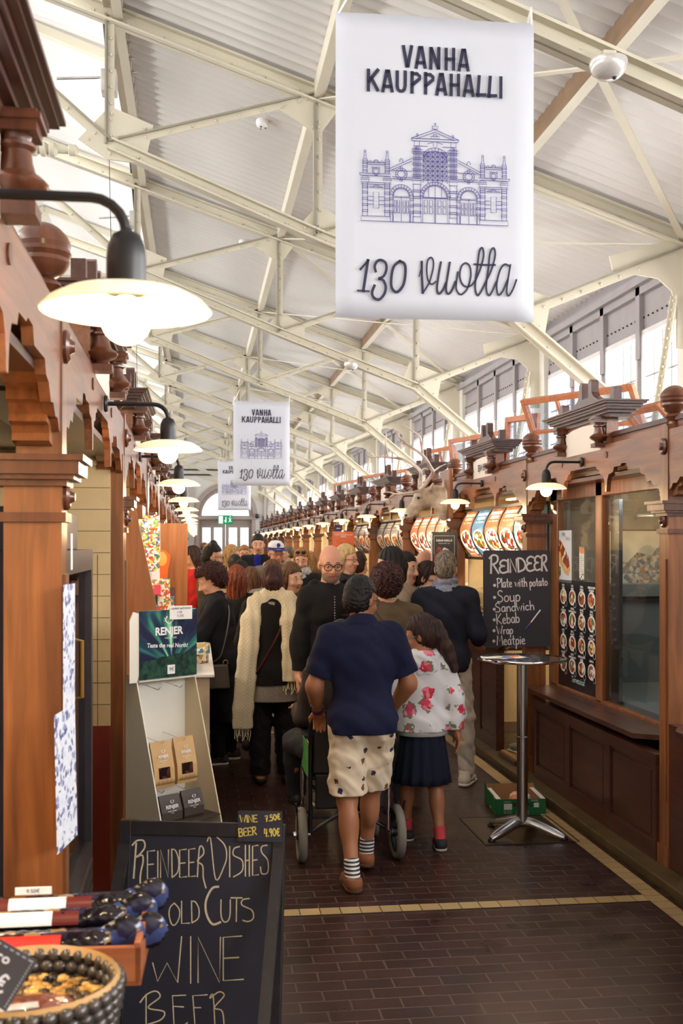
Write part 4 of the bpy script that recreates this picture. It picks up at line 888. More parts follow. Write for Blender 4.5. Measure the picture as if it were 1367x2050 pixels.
# ================================================================== reindeer chalkboard on the column
o = thing('chalkboard', 'black wall chalkboard listing reindeer dishes, beside the steel bar table', 'chalkboard', (2.44, 8.395, 1.385)); o.rotation_euler = facing(None, (1, -.12), R(-1))
m = MB().mat(BOARD); w, h, r = .258, .37, .02
pts = [(sx*(w-r)+r*math.cos(a), sy*(h-r)+r*math.sin(a)) for sx, sy, a0 in ((1, 1, 0), (-1, 1, PI/2), (-1, -1, PI), (1, -1, 1.5*PI)) for a in np.linspace(a0, a0+PI/2, 5)]
m.prism(pts, -.008, 0, 'xy').build('board', None, o)
fl = sheet_local(o); px = lambda x, y: fl(960+x/9.113, 1090+y/9.113)
m = MB().mat(CHALK); E2 = {'E': 'e2'}; sc = .258*2/ (123*9.113)
for ch, x0, x1, y0, y1 in (('R', 200, 345, 205, 525), ('e2', 365, 495, 280, 520), ('I', 515, 540, 270, 505), ('N', 560, 670, 265, 505), ('D', 700, 835, 250, 500), ('e2', 855, 985, 215, 485), ('e2', 1000, 1100, 205, 470), ('R', 1130, 1225, 205, 480)):
    for st in strokes(ch): m.strip([px(x0+(x1-x0)*a/max(G[ch][0], .3), y1-(y1-y0)*b) for a, b in st], 30*sc, .001)
for txt, x0, y0, x1, y1, hh in (('Plate', 325, 785, 585, 775, 165), ('with', 645, 770, 860, 765, 160), ('potato', 915, 765, 1235, 745, 150), ('Soup', 330, 1050, 735, 1030, 205), ('Sandwich', 290, 1235, 990, 1190, 165), ('Kebab', 320, 1455, 725, 1420, 185), ('Wrap', 315, 1640, 605, 1625, 150), ('Meatpie', 320, 1835, 825, 1815, 175)):
    p0, p1, p2 = px(x0, y0), px(x1, y1), px(x0, y0-hh); word(m, txt, p0, p1, (Vector(p2)-Vector(p0)).length, 17*sc, gap=.2)
for x, y in ((272, 745), (272, 965), (265, 1182), (265, 1375), (262, 1572), (258, 1762)):
    c = px(x, y); m.prism([(c[0]+26*sc*math.cos(a), c[1]+26*sc*math.sin(a)) for a in np.linspace(0, 2*PI, 13)[:-1]], .001, .0015, 'xy')
m.build('chalk_lettering', None, o)
pn = thing('chalk_pen', 'white and blue chalk marker stuck on the reindeer chalkboard', 'pen'); pn.location = o.location; pn.rotation_euler = o.rotation_euler
a, b = Vector((*px(840, 1545), .008)), Vector((*px(1105, 1195), .008))
MB().tube([a.lerp(b, .36), b], .0055, 10).build('barrel', PAPER, pn); MB().tube([a, a.lerp(b, .22)], .007, 10).build('cap', M('pen_blue', (40, 70, 160), .4), pn); MB().tube([a.lerp(b, .22), a.lerp(b, .36)], .0058, 10).build('colour_band', blobs('pen_band', [(180, 40, 40), (220, 160, 60), (70, 50, 140)], 120), pn)
# ================================================================== pavement chalkboard
o = thing('sandwich_board', 'black framed pavement blackboard with wine and beer prices, near the camera', 'sandwich board')
pL = at(240, 1652, D=4.08); pR = at(570, 1640, D=4.02); o.location = (pL+pR)/2; dv = pR-pL; o.rotation_euler = facing(None, dv, R(-9)); hw = dv.length/2
m = MB().mat(BOARD).box(-hw+.03, hw-.03, -.80, -.03, -.012, -.004); m.build('writing_panel', None, o)
FRB = wood('black_stained_frame', (26, 22, 26), (44, 38, 42), rough=.5, coat=0)
m = MB().mat(FRB).box(-hw, -hw+.045, -.82, 0, -.03, .004).box(hw-.045, hw, -.82, 0, -.03, .004).box(-hw+.045, hw-.045, -.05, 0, -.03, .004).box(-hw+.045, hw-.045, -.8, -.75, -.03, .004); m.build('frame', None, o, bevel=.003)
m = MB().mat(FRB).box(-hw, -hw+.04, -.82, 0, -.05, -.03).box(hw-.04, hw, -.82, 0, -.05, -.03).box(-hw, hw, -.05, 0, -.05, -.03); q = m.build('rear_leg_frame', None, o); q.rotation_euler = (R(-24), 0, 0)
MB().box(-hw+.002, -hw+.065, .0, .004, -.028, -.01).build('brass_hinge', M('brass', (190, 150, 80), .35, metal=1), o)
fl = sheet_local(o); px = lambda x, y: fl(230+x/3.797, 1620+y/3.797); sc = 2*hw/(333*3.797)
m = MB().mat(CHALKC)
def tr(pts, w, cv=1): p = [px(*q) for q in pts]; m.strip(smoothcurve(p, 5) if cv else p, w*sc, -.0035)
tr([(140, 525), (160, 260)], 13, 0); tr([(130, 275), (165, 240), (215, 240), (225, 290), (190, 340), (160, 365), (205, 350), (212, 400), (195, 480), (190, 560), (205, 640)], 12)
for ch, x0, x1, y0, y1 in (('E', 245, 305, 315, 530), ('I', 320, 330, 320, 520), ('N', 345, 405, 310, 520), ('D', 430, 485, 305, 520), ('E', 490, 545, 305, 520), ('E', 560, 610, 300, 515), ('I', 868, 875, 285, 515), ('H', 990, 1020, 275, 510), ('E', 1045, 1090, 275, 505), ('O', 410, 490, 715, 880), ('L', 505, 565, 700, 870), ('D', 580, 640, 700, 865), ('U', 805, 875, 690, 855), ('T', 880, 965, 675, 855), ('I', 570, 580, 970, 1325), ('N', 630, 800, 975, 1320), ('E', 822, 975, 965, 1305)):
    for st in strokes(ch): tr([(x0+(x1-x0)*a/max(G[ch][0], .1), y1-(y1-y0)*b) for a, b in st], 9, 0)
tr([(625, 515), (640, 300), (665, 290), (672, 340), (625, 395), (665, 430), (670, 520), (690, 600)], 10); tr([(700, 245), (725, 225), (765, 535), (830, 430), (848, 350), (830, 270), (765, 205)], 9)
tr([(945, 285), (905, 300), (900, 350), (965, 390), (965, 470), (900, 515)], 9); tr([(1155, 275), (1115, 285), (1115, 330), (1160, 390), (1160, 480), (1115, 490), (1105, 440)], 9)
tr([(355, 682), (300, 690), (262, 760), (275, 860), (330, 905), (395, 882)], 16); tr([(785, 590), (735, 605), (690, 700), (695, 800), (740, 875), (800, 860)], 16); tr([(1020, 680), (970, 690), (965, 730), (1040, 770), (1050, 830), (1010, 855), (970, 845)], 9)
tr([(285, 1170), (322, 1310), (395, 1170), (475, 1320), (505, 970)], 9, 0)
tr([(235, 1630), (235, 1410)], 9, 0); tr([(190, 1470), (240, 1410), (310, 1385), (340, 1430), (250, 1510), (370, 1540), (350, 1600), (240, 1640)], 10); tr([(535, 1415), (435, 1420), (440, 1500), (520, 1505)], 9, 0); tr([(440, 1500), (450, 1690), (550, 1625)], 9, 0); tr([(700, 1412), (590, 1420), (610, 1690), (700, 1690)], 9, 0); tr([(600, 1510), (650, 1510)], 9, 0); tr([(760, 1690), (745, 1420), (720, 1440), (790, 1390), (828, 1420), (755, 1510), (815, 1540), (830, 1690)], 9)
m.build('chalk_lettering', None, o)
o2 = thing('price_card', 'small black card with yellow wine and beer prices, on the corner of the blackboard', 'price card', o.location); o2.rotation_euler = o.rotation_euler
c = [px(940, 10), px(1275, 15), px(1275, 250), px(935, 245)]; m = MB().mat(BOARD).prism(c[::-1], .006, .010, 'xy'); m.build('card', None, o2)
m = MB().mat(CHALKY)
for txt, x0, y0, x1, y1, hh in (('WINE', 955, 98, 1085, 95, 50), ('7.50€', 1150, 92, 1260, 75, 42), ('BEER', 950, 205, 1080, 190, 55), ('4.90€', 1140, 205, 1255, 200, 55)):
    p0, p1 = px(x0, y0), px(x1, y1); word(m, txt, p0, p1, hh*sc, 9*sc, z=.0105)
m.build('chalk_lettering', None, o2)
# ================================================================== smooth solids (distance field -> mesh)
class SDF:
    def __init__(s): s.items = []
    def cone(s, a, b, ra, rb=None, k=.02, flat=None, sub=False):
        """tapered capsule; flat = (axis vector, factor) squashes the section along that axis"""
        s.items.append(('c', np.array(a, float), np.array(b, float), ra, ra if rb is None else rb, k, flat, sub)); return s
    def ell(s, c, r, k=.02, rot=None, sub=False):
        s.items.append(('e', np.array(c, float), np.array(r, float), None if rot is None else np.array(rot), 0, k, None, sub)); return s
    def mesh(s, res, cuts=(), noise=None, pad=.02, grow=0.0):
        lo = np.full(3, 1e9); hi = -lo
        for it in s.items:
            if it[7]: continue
            if it[0] == 'c': r = max(it[3], it[4]); l, h = np.minimum(it[1], it[2])-r, np.maximum(it[1], it[2])+r
            else: r = max(it[2]); l, h = it[1]-r, it[1]+r
            lo = np.minimum(lo, l); hi = np.maximum(hi, h)
        lo = lo-pad-grow-res*2; hi = hi+pad+grow+res*2; n = np.ceil((hi-lo)/res).astype(int)+1
        ax = [lo[i]+res*np.arange(n[i]) for i in range(3)]; V = np.full(n, 9.0, np.float32)
        for typ, a, b, ra, rb, k, flat, sub in s.items:
            if typ == 'c': r = max(ra, rb); l, h = np.minimum(a, b)-r, np.maximum(a, b)+r
            else: r = max(b); l, h = a-r, a+r
            m = k*1.5+pad+res*2+grow
            i0 = np.maximum(0, np.floor((l-m-lo)/res).astype(int)); i1 = np.minimum(n, np.ceil((h+m-lo)/res).astype(int)+1)
            if (i1 <= i0).any(): continue
            P = np.stack(np.meshgrid(*[ax[j][i0[j]:i1[j]] for j in range(3)], indexing='ij'), -1)
            if typ == 'c':
                q = P-a; d = b-a; L = float(d@d)
                t = np.clip((q@d)/max(L, 1e-9), 0, 1); w = q-t[..., None]*d
                if flat is not None:
                    nn = np.array(flat[0], float); nn = nn/np.linalg.norm(nn); w = w+(w@nn)[..., None]*nn*(1/flat[1]-1)
                D = np.linalg.norm(w, axis=-1)-(ra+(rb-ra)*t)
            else:
                q = P-a
                if ra is not None: q = q@ra
                k0 = np.linalg.norm(q/b, axis=-1); k1 = np.linalg.norm(q/(b*b), axis=-1); D = k0*(k0-1)/np.maximum(k1, 1e-6)
            sl = tuple(slice(i0[j], i1[j]) for j in range(3)); A = V[sl]; D = D-grow
            if sub: D = -D; h_ = np.clip(.5-.5*(A-D)/k, 0, 1); V[sl] = A+(D-A)*h_+k*h_*(1-h_)
            else: h_ = np.clip(.5+.5*(A-D)/k, 0, 1); V[sl] = A+(D-A)*h_-k*h_*(1-h_)
        if noise is not None or cuts:
            P = np.stack(np.meshgrid(*ax, indexing='ij'), -1)
            if noise is not None: V = V+noise(P)
            for f in cuts: V = np.maximum(V, f(P))
        return nets(V, lo, res)
def nets(V, lo, res):
    S = V < 0; n = np.array(V.shape)-1
    cor = [(i, j, k) for i in (0, 1) for j in (0, 1) for k in (0, 1)]
    sl = lambda c: tuple(slice(c[i], c[i]+n[i]) for i in range(3))
    cnt = sum(S[sl(c)].astype(np.int8) for c in cor); mixed = (cnt > 0) & (cnt < 8)
    idx = np.full(n, -1, np.int64); idx[mixed] = np.arange(mixed.sum()); I = np.argwhere(mixed)
    acc = np.zeros((len(I), 3)); num = np.zeros(len(I))
    cv = [V[I[:, 0]+c[0], I[:, 1]+c[1], I[:, 2]+c[2]] for c in cor]
    for i, c in enumerate(cor):
        for a in range(3):
            if c[a]: continue
            c2 = list(c); c2[a] = 1; j = cor.index(tuple(c2)); v0, v1 = cv[i], cv[j]; x = (v0 < 0) != (v1 < 0)
            t = np.where(x, v0/np.where(x, v0-v1, 1), 0); p = np.tile(np.array(c, float), (len(I), 1)); p[:, a] += t
            acc += np.where(x[:, None], p, 0); num += x
    verts = lo+res*(I+acc/np.maximum(num, 1)[:, None]); faces = []
    for a in range(3):
        b, c = (a+1) % 3, (a+2) % 3
        s0 = [slice(0, V.shape[i]) for i in range(3)]; s1 = list(s0); s0[a] = slice(0, V.shape[a]-1); s1[a] = slice(1, None)
        x = S[tuple(s0)] != S[tuple(s1)]; E = np.argwhere(x); E = E[(E[:, b] > 0) & (E[:, c] > 0) & (E[:, b] < n[b]) & (E[:, c] < n[c])]
        if not len(E): continue
        ins = S[E[:, 0], E[:, 1], E[:, 2]]; q = []
        for db, dc in ((1, 1), (0, 1), (0, 0), (1, 0)):
            F = E.copy(); F[:, b] -= db; F[:, c] -= dc; q.append(idx[F[:, 0], F[:, 1], F[:, 2]])
        q = np.stack(q, 1); q[~ins] = q[~ins][:, ::-1]; faces.append(q)
    return verts, np.concatenate(faces)
def solid(name, vf, mat, parent=None, matidx=None, mats=None, loc=None):
    v, f = vf; me = bpy.data.meshes.new(name); me.vertices.add(len(v)); me.vertices.foreach_set('co', np.asarray(v, np.float32).ravel())
    me.loops.add(f.size); me.loops.foreach_set('vertex_index', f.ravel().astype(np.int32)); me.polygons.add(len(f))
    me.polygons.foreach_set('loop_start', np.arange(0, f.size, 4, dtype=np.int32)); me.polygons.foreach_set('loop_total', np.full(len(f), 4, np.int32))
    me.update(calc_edges=True); me.validate(); me.polygons.foreach_set('use_smooth', np.ones(len(me.polygons), bool))
    for m in (mats or [mat]): me.materials.append(m)
    if matidx is not None:
        cen = v[f].mean(1); me.polygons.foreach_set('material_index', matidx(cen).astype(np.int32))
    o = bpy.data.objects.new(name, me); COL.objects.link(o); o.parent = parent
    if loc is not None: o.location = loc
    return o
def fold(P, f, amp, seed=0):
    """soft cloth-like ripple"""
    x, y, z = P[..., 0]*f, P[..., 1]*f, P[..., 2]*f
    return amp*(np.sin(x*1.3+1.7*np.sin(z*.9+seed)+seed)*np.sin(z*1.1+1.3*np.sin(y*1.2-seed)+.7*x)+.5*np.sin(z*2.3+x*1.9+y*2.1+seed*2))
# ================================================================== bar table
t = thing('bar_table', 'tall round steel bar table on a splayed base, in front of the shop window', 'bar table', (2.0, 6.76, 0))
GL = glass('clear_table_rim', (250, 252, 252), .2)
MB().lathe([(.001, 1.085), (.255, 1.085), (.262, 1.09), (.262, 1.096), (.001, 1.098)], n=48).build('table_top', M('smoked_steel_top', (150, 148, 150), .12, metal=.9, var=.05), t, smooth=40)
MB().lathe([(.262, 1.082), (.278, 1.082), (.282, 1.09), (.278, 1.1), (.262, 1.1)], n=48, cap=False).build('top_rim', CHROME, t, smooth=50)
MB().lathe([(.034, .075), (.034, .60), (.036, .602), (.036, .612), (.034, .614), (.034, 1.085)], n=24).build('pole', STEEL, t, smooth=40)
for i, a in enumerate((-2.62, -.62, 1.02, 2.12)):
    d = Vector((math.cos(a), math.sin(a))); pts = [(d.x*r, d.y*r, z) for r, z in ((.0, .082), (.06, .085), (.14, .062), (.22, .036), (.27, .02))]
    MB().tube(smoothcurve(pts, 3), [.036]*3+[.036, .035, .034, .034, .033, .032, .03, .026, .022, .018], 12, flat=.62).build('base_leg', STEEL, t, smooth=60)
    MB().lathe([(.022, 0), (.024, .012), (.02, .02)], (d.x*.265, d.y*.265, 0), 12).build('foot_pad', BLACK, t)
# leaflets on the table
for i, (dx, dy, rz, c, lb) in enumerate(((-.07, .02, .25, [(240, 240, 240), (60, 110, 180), (226, 120, 60), (250, 230, 160)], 'glossy food leaflet lying on the bar table, blue and orange picture'), (-.15, .04, -.15, [(244, 244, 244), (220, 220, 226), (120, 130, 160)], 'white printed sheet half under the leaflet on the bar table'))):
    o = thing('leaflet', lb, 'leaflet', (2.0+dx, 6.76+dy, 1.0995-.0008*i), rz); MB().mat(blobs('leaflet_print_%d' % i, c, 18)).box(-.1, .1, -.07, .07, 0, .0008).build('sheet', None, o)
    MB().mat(PAPER).box(-.1, -.085, -.07, .07, .0008, .0009).build('margin', None, o)
o = thing('floor_hatch', 'dark brass floor hatch plate under the steel bar table', 'hatch', (2.02, 6.86, 0)); HM = M('worn_brass_plate', (100, 80, 60), .3, metal=.7, var=.3)
MB().box(-.3, .27, -.3, .36, 0, .003).build('plate', HM, o); MB().box(-.31, -.3, -.31, .37, 0, .0045).box(.27, .28, -.31, .37, 0, .0045).box(-.3, .27, -.31, -.3, 0, .0045).box(-.3, .27, .36, .37, 0, .0045).build('rim', M('hatch_rim', (60, 46, 36), .35, metal=.6), o); MB().box(.0, .05, -.29, -.25, .003, .004).build('finger_slot', BLACK, o)
# ================================================================== green produce box
GREEN = M('green_printed_card', (22, 104, 62), .5, var=.06); KRAFT = M('brown_card', (168, 128, 92), .8, var=.06)
t = thing('cardboard_box', 'low green printed cardboard fruit box on the floor behind the bar table', 'box', (2.155, 7.47, 0), R(-4)); w, d, h = .165, .2, .105
MB().box(-w, w, -d, d, 0, .006).build('bottom', KRAFT, t)
m = MB().mat(GREEN).box(-w, w, -d-.004, -d, 0, h); m.mat(KRAFT).box(-w, w, -d, -d+.002, 0, h); m.build('front_side', None, t)
m = MB().mat(KRAFT).box(-w, w, d-.002, d, 0, h+.02); m.mat(GREEN).box(-w, w, d, d+.004, 0, h); m.build('back_side', None, t)
for s in (-1, 1):
    o_ = [(-d, 0), (-.05, 0), (-.045, .02), (.045, .02), (.05, 0), (d, 0), (d, h+.03), (d-.05, h+.03), (d-.07, h+.005), (-d+.09, h+.005), (-d+.05, h-.01), (-d, h)]
    m = MB().mat(GREEN).prism(o_, s*w, s*(w+.004), 'yz'); m.mat(KRAFT).prism(o_, s*(w-.002), s*w, 'yz'); m.mat(PAPER)
    m.box(min(s*(w-.03), s*w), max(s*(w-.03), s*w), -d, d-.06, h, h+.003); m.build('end_side', None, t)
MB().mat(PAPER).box(-.115, -.06, -d-.0052, -d-.0044, .035, .075).box(.085, .12, -d-.0052, -d-.0044, .05, .08).mat(M('box_picture', (196, 170, 130), .6)).box(-.03, .05, -d-.0052, -d-.0044, .002, .028).build('printed_patch', None, t)
bfont('SIGGPAC', .036, M('box_black_print', (24, 24, 26), .6), t, 'lettering', (.015, -d-.0055, .068), bold=.0012, rot=(PI/2, 0, 0))
bfont('10 KG', .018, PAPER, t, 'lettering', (.09, -d-.0055, .095), rot=(PI/2, 0, 0)); bfont('ITAALIA 1', .012, PAPER, t, 'lettering', (-.09, -d-.0055, .088), rot=(PI/2, 0, 0)); bfont('220 100 90\n180 120 60', .012, PAPER, t, 'lettering', (-.09, -d-.0055, .018), rot=(PI/2, 0, 0))
o = thing('crumpled_bag', 'crumpled white paper with orange peel inside the green fruit box', 'paper', (2.18, 7.44, .01), .4)
sd = SDF()
for i in range(9): sd.ell((.05*math.cos(i*2.4)*(.4+i*.06), .05*math.sin(i*2.4)*(.4+i*.06), .045+.02*math.sin(i*1.7)), (.045, .04, .035+.01*math.cos(i)), k=.012)
solid('paper', sd.mesh(.006, cuts=[lambda P: .003-P[..., 2]], noise=lambda P: fold(P, 90, .003)), blobs('paper_and_peel', [(240, 236, 232), (238, 234, 230), (214, 130, 90), (240, 238, 236), (226, 190, 170)], 20), o)
# ================================================================== window posters on the shop window
WX = XR+.208                                        # just in front of the pane
def wposter(name, label, cat, y0, y1, z0, z1, mat, tilt=0):
    t = thing(name, label, cat, (WX, (y0+y1)/2, (z0+z1)/2)); t.rotation_euler = facing(None, (0, -1), 0); w, h = (y1-y0)/2, (z1-z0)/2
    MB().mat(mat).box(-w, w, -h, h, 0, .002).build('sheet', None, t); return t, w, h
def mw(u, v): p = at(u, v, X=WX); return p.y, p.z
t, w, h = wposter('menu_poster', 'black window poster with sixteen dish pictures, greeting at its foot', 'poster', 7.455, 8.275, .745, 1.535, M('black_poster', (22, 20, 26), .3, var=0))
NAMES = [['KANA-\nKEBAB', 'LIHA-\nKEBAB', 'KANA-\nVARRAS', 'KREIKKALAINEN\nPITAKEBAB'], ['LIHA-\nKORVPUURI', 'FALAFEL\nHAMPURILAISELLA', 'FALAFEL\nRIISILLÄ', 'KANA\nRIISILLÄ'], ['KANA-\nRIISI', 'KANA-\nSALAATTI', 'FETA-\nSALAATTI', 'LÄMMIN\nRULLATTUNA'], ['PITALEIPÄ-\nKEBAB', 'KANA-\nHAMPURILAINEN', 'KREIKKALAINEN\nKEBAB', 'SÄMPYLÄ']]
DISH = [blobs('dish_food_%d' % i, c, 38) for i, c in enumerate((FOOD, FOOD2, [(196, 90, 50), (236, 228, 214), (120, 60, 40), (110, 130, 70), (220, 150, 80)], [(90, 50, 44), (240, 236, 230), (196, 60, 50), (130, 150, 90), (176, 110, 70)]))]
DW_ = M('dish_white', (236, 234, 232), .35, var=0); BP = M('badge_black', (18, 18, 22), .4, var=0)
for r in range(4):
    for c in range(4):
        x = -w+.105+.202*c; y = h-.125-.168*r-.012*c*0; k = (r*3+c*2) % 4
        m = MB().mat(DW_).prism([(x+.075*math.cos(a), y+.058*math.sin(a)) for a in np.linspace(0, 2*PI, 25)[:-1]], .002, .003, 'xy'); m.mat(DISH[k]).prism([(x-.004+.06*math.cos(a), y+.045*math.sin(a)) for a in np.linspace(0, 2*PI, 19)[:-1]], .003, .0034, 'xy')
        m.mat(PAPER).prism([(x+.06+.026*math.cos(a), y-.05+.023*math.sin(a)) for a in np.linspace(0, 2*PI, 15)[:-1]], .0034, .0037, 'xy').mat(BP).prism([(x+.06+.022*math.cos(a), y-.05+.0195*math.sin(a)) for a in np.linspace(0, 2*PI, 15)[:-1]], .0037, .004, 'xy')
        m.build('dish_picture', None, t); bfont(NAMES[r][c], .021, PAPER, t, 'caption', (x, y+.075, .0032), bold=.0008, sx=.95)
bfont('Tervetuloa!', .062, M('pale_mint_print', (190, 220, 216), .5), t, 'greeting', (.02, -h+.065, .0032), bold=.0008, shear=.1)
t, w, h = wposter('hotdog_poster', 'white window poster picturing a filled hot dog', 'poster', 7.99, 8.36, 1.515, 1.905, M('pale_blue_paper', (226, 230, 240), .5, var=.02))
m = MB().mat(M('bun', (222, 176, 112), .6, var=.15, scale=(30, 30, 30))).prism([(-.13, .1), (-.15, .04), (-.08, -.05), (.04, -.13), (.12, -.145), (.155, -.1), (.15, -.04), (.09, .02), (-.02, .1), (-.08, .13)], .002, .003, 'xy')
m.mat(blobs('hotdog_filling', [(120, 50, 30), (150, 64, 34), (226, 190, 90), (236, 226, 214), (170, 60, 40)], 26)).prism([(-.13, .09), (-.1, .04), (0, -.04), (.1, -.09), (.14, -.07), (.12, .0), (.02, .07), (-.07, .125)], .003, .0035, 'xy'); m.build('hot_dog_picture', None, t)
MB().mat(blobs('salad_garnish', [(196, 196, 110), (60, 60, 40), (120, 130, 70)], 30)).prism([(-.15, -.11), (-.11, -.07), (-.06, -.08), (-.05, -.13), (-.1, -.17), (-.16, -.16)], .002, .003, 'xy').build('garnish_picture', None, t)
m = MB().mat(M('pencil_blue', (70, 74, 120), .8)); word(m, 'PORO', (-.03, .155), (.045, .15), .024, .004, z=.0025); word(m, 'DOG 7€', (.06, .125), (.15, .118), .022, .003, z=.0025, alt={'G': 'C'}); m.build('handwriting', None, t)
MB().mat(WPL).box(-.19, -.17, .16, .21, .002, .0025).box(-.2, -.15, -.21, -.18, .002, .0025).build('tape', None, t)
t, w, h = wposter('till_receipt', 'narrow printed slip taped inside the window between poster and pane', 'slip', 7.72, 7.82, 1.545, 1.785, M('slip_paper', (226, 224, 222), .6, var=.02))
MB().mat(blobs('slip_top', [(220, 150, 90), (240, 220, 190), (180, 80, 50)], 30)).box(-w, w, h-.05, h, .002, .0025).mat(blobs('slip_foot', [(240, 240, 240), (60, 70, 50), (200, 200, 180)], 40)).box(-w, w, -h, -h+.045, .002, .0025).build('picture_band', None, t)
m = MB().mat(M('grey_print', (150, 150, 154), .7))
for i in range(9): m.box(-w*.8, w*(.8 if i % 3 else .3), h-.075-.0135*i, h-.072-.0135*i, .002, .0024)
m.build('print_lines', None, t)
# framed drawing and things inside the shop window
t = thing('framed_picture', 'pale framed townscape drawing behind the shop window glass', 'picture', (3.55, 8.455, 1.66)); t.rotation_euler = facing(None, (1, 0))
MB().mat(M('thin_frame', (120, 100, 84), .5)).box(-.40, .40, -.24, .26, -.01, 0).build('frame', None, t); MB().mat(M('passepartout', (226, 218, 206), .7)).box(-.385, .385, -.225, .245, 0, .003).build('mount', None, t)
MB().mat(blobs('townscape_ink', [(216, 210, 204), (150, 156, 170), (206, 176, 146), (226, 222, 216), (140, 144, 154), (200, 160, 136)], 40)).prism([(-.34, -.18), (.34, -.18), (.33, .02), (.2, .08), (.12, .04), (.06, .16), (0, .05), (-.12, .08), (-.2, 0), (-.33, .02)], .003, .0035, 'xy').build('drawing', None, t)
o = thing('shop_tool', 'purple handled tool lying in the shop window beside the drawing', 'tool', (3.1, 8.09, 1.411), .9); MB().tube([(-.1, 0, .008), (.06, 0, .01)], .007, 8).build('handle', M('purple_plastic', (110, 50, 110), .4), o); MB().tube([(.06, 0, .01), (.14, 0, .01)], .004, 6).build('shaft', STEEL, o)
# end ledge of the stall beyond the right frame edge
bt = [q for q in bpy.data.objects if q.name == 'market_stall'][0]
MB().mat(WOODD).prism([(-.14, .85), (-.10, .93), (.3, .93), (.3, -1.2), (-.14, -1.2)][::-1], .83, .865, 'xy').build('jutting_ledge', None, bt, bevel=.006); MB().mat(WOODD).box(.0, .06, -1.2, 1.25, .06, .83).build('counter_front', None, bt)
# ================================================================== loose window sashes stored on the stall roofs
def sash(label, TL, TR, BL, h, bars=1, rail=None, w=None):
    a, b, c = at(*TL[:2], D=TL[2]), at(*TR[:2], D=TR[2]), at(*BL[:2], D=BL[2]); ex = b-a; W_ = w or ex.length; ex.normalize(); ey = c-a; ey = (ey-ex*ey.dot(ex)).normalized(); n = ex.cross(ey)
    t = thing('window_sash', label, 'window sash', a, 0, 'stored window sashes'); t.rotation_euler = Matrix((ex, ey, n)).transposed().to_euler(); e = .05
    m = MB().mat(PINE).box(0, e, 0, h, -.02, .02).box(W_-e, W_, 0, h, -.02, .02).box(e, W_-e, 0, e, -.02, .02).box(e, W_-e, h-e, h, -.02, .02)
    for i in range(bars): x = W_*(i+1)/(bars+1); m.box(x-.013, x+.013, e, (rail or h-e), -.015, .015)
    if rail: m.box(e, W_-e, rail, rail+.03, -.015, .015)
    m.build('frame', None, t, bevel=.004); MB().box(e, W_-e, e, h-e, -.003, .003).build('pane', glass('old_sash_glass', (232, 238, 246), .3), t)
sash('big orange wooden window sash leaning behind the blank cream sign', (1043, 800, 9.4), (1267, 768, 8.2), (1068, 870, 9.45), .64, 2, .28)
sash('tall orange sash with mitred corner leaning between the blank sign and the next ball finial', (1014, 836, 9.9), (1056, 830, 9.6), (1010, 925, 9.9), .55, 0, None, .5)
sash('orange sash leaning behind the lettered cream sign', (899, 880, 12.2), (1013, 860, 11.4), (903, 920, 12.2), .5, 1)
sash('orange sash leaning just right of the antlers', (848, 903, 14.6), (897, 893, 14.0), (858, 935, 14.6), .5, 1, None, .8)
sash('small orange sash far along the stall tops, seen through the antlers', (724, 953, 18.0), (815, 938, 16.8), (727, 985, 18.0), .42, 1)
sash('small orange sash farthest along the stall tops', (668, 968, 21.5), (722, 958, 20.3), (670, 985, 21.5), .42, 1)
sash('orange sash with frosted pane lying flat beside the nearest ball finial', (1245, 822, 7.9), (1318, 806, 7.3), (1258, 850, 8.0), .36, 0)
# ================================================================== left: papers on the near column, fridge, partitions
def sheet(name, label, cat, loc, to, w, h, mat, tilt=0, roll=0, depth=.0015):
    t = thing(name, label, cat, loc); t.rotation_euler = (facing(None, to, tilt).to_matrix() @ Matrix.Rotation(roll, 3, 'Z')).to_euler(); MB().mat(mat).box(-w, w, -h, h, 0, depth).build('sheet', None, t); return t
BLUEP = blobs('blue_printed_paper', [(226, 228, 240), (230, 232, 242), (220, 222, 236), (90, 96, 140), (232, 234, 242), (150, 156, 190), (228, 230, 240), (226, 228, 238)], 75)
y0 = YLc(1)-HB
sheet('paper_notice', 'upper white notice with blue print on the nearest left column edge', 'notice', (XLF+.02, y0-.075, 1.53), (.13, 1), .062, .165, BLUEP)
sheet('paper_notice', 'lower white notice with blue print sagging below the upper one on the near column', 'notice', (XLF+.015, y0-.10, 1.19), (.22, 1), .08, .18, BLUEP, roll=.06)
sheet('white_label', 'small blank white label near the top of the nearest left column', 'label', (XLF+.013, y0+.05, 1.78), (0, 1), .02, .05, PAPER)
t = thing('glass_door_fridge', 'glass door drinks fridge with brass handle behind the nearest left column', 'fridge', (XLF-.04, 4.12, 0)); DK = M('dark_fridge_metal', (64, 56, 60), .4, metal=.3)
MB().mat(DK).box(-.55, -.08, -.5, .5, .06, .10).box(-.55, -.08, -.5, .5, 1.78, 1.92).box(-.55, -.5, -.5, .5, .1, 1.78).box(-.55, -.08, -.5, -.47, .1, 1.78).box(-.55, -.08, .47, .5, .1, 1.78).box(-.5, -.1, -.47, .47, 0, .06).build('cabinet', None, t, bevel=.004)
q = MB().mat(DK).box(-.08, -.02, -.5, -.44, .1, 1.78).box(-.08, -.02, .44, .5, .1, 1.78).box(-.08, -.02, -.44, .44, .1, .62).box(-.08, -.02, -.44, .44, 1.7, 1.78).build('door', None, t); MB().mat(DPANE).box(-.05, -.045, -.44, .44, .62, 1.7).build('pane', None, q)
MB().tube([(-.02, -.44, 1.5), (.03, -.44, 1.49), (.03, -.44, 1.31), (-.02, -.44, 1.3)], .008, 8).build('handle', M('brass', (190, 150, 80), .35, metal=1), q)
m = MB().mat(STEEL)
for z in (.9, 1.2, 1.5): m.box(-.5, -.1, -.46, .46, z, z+.01)
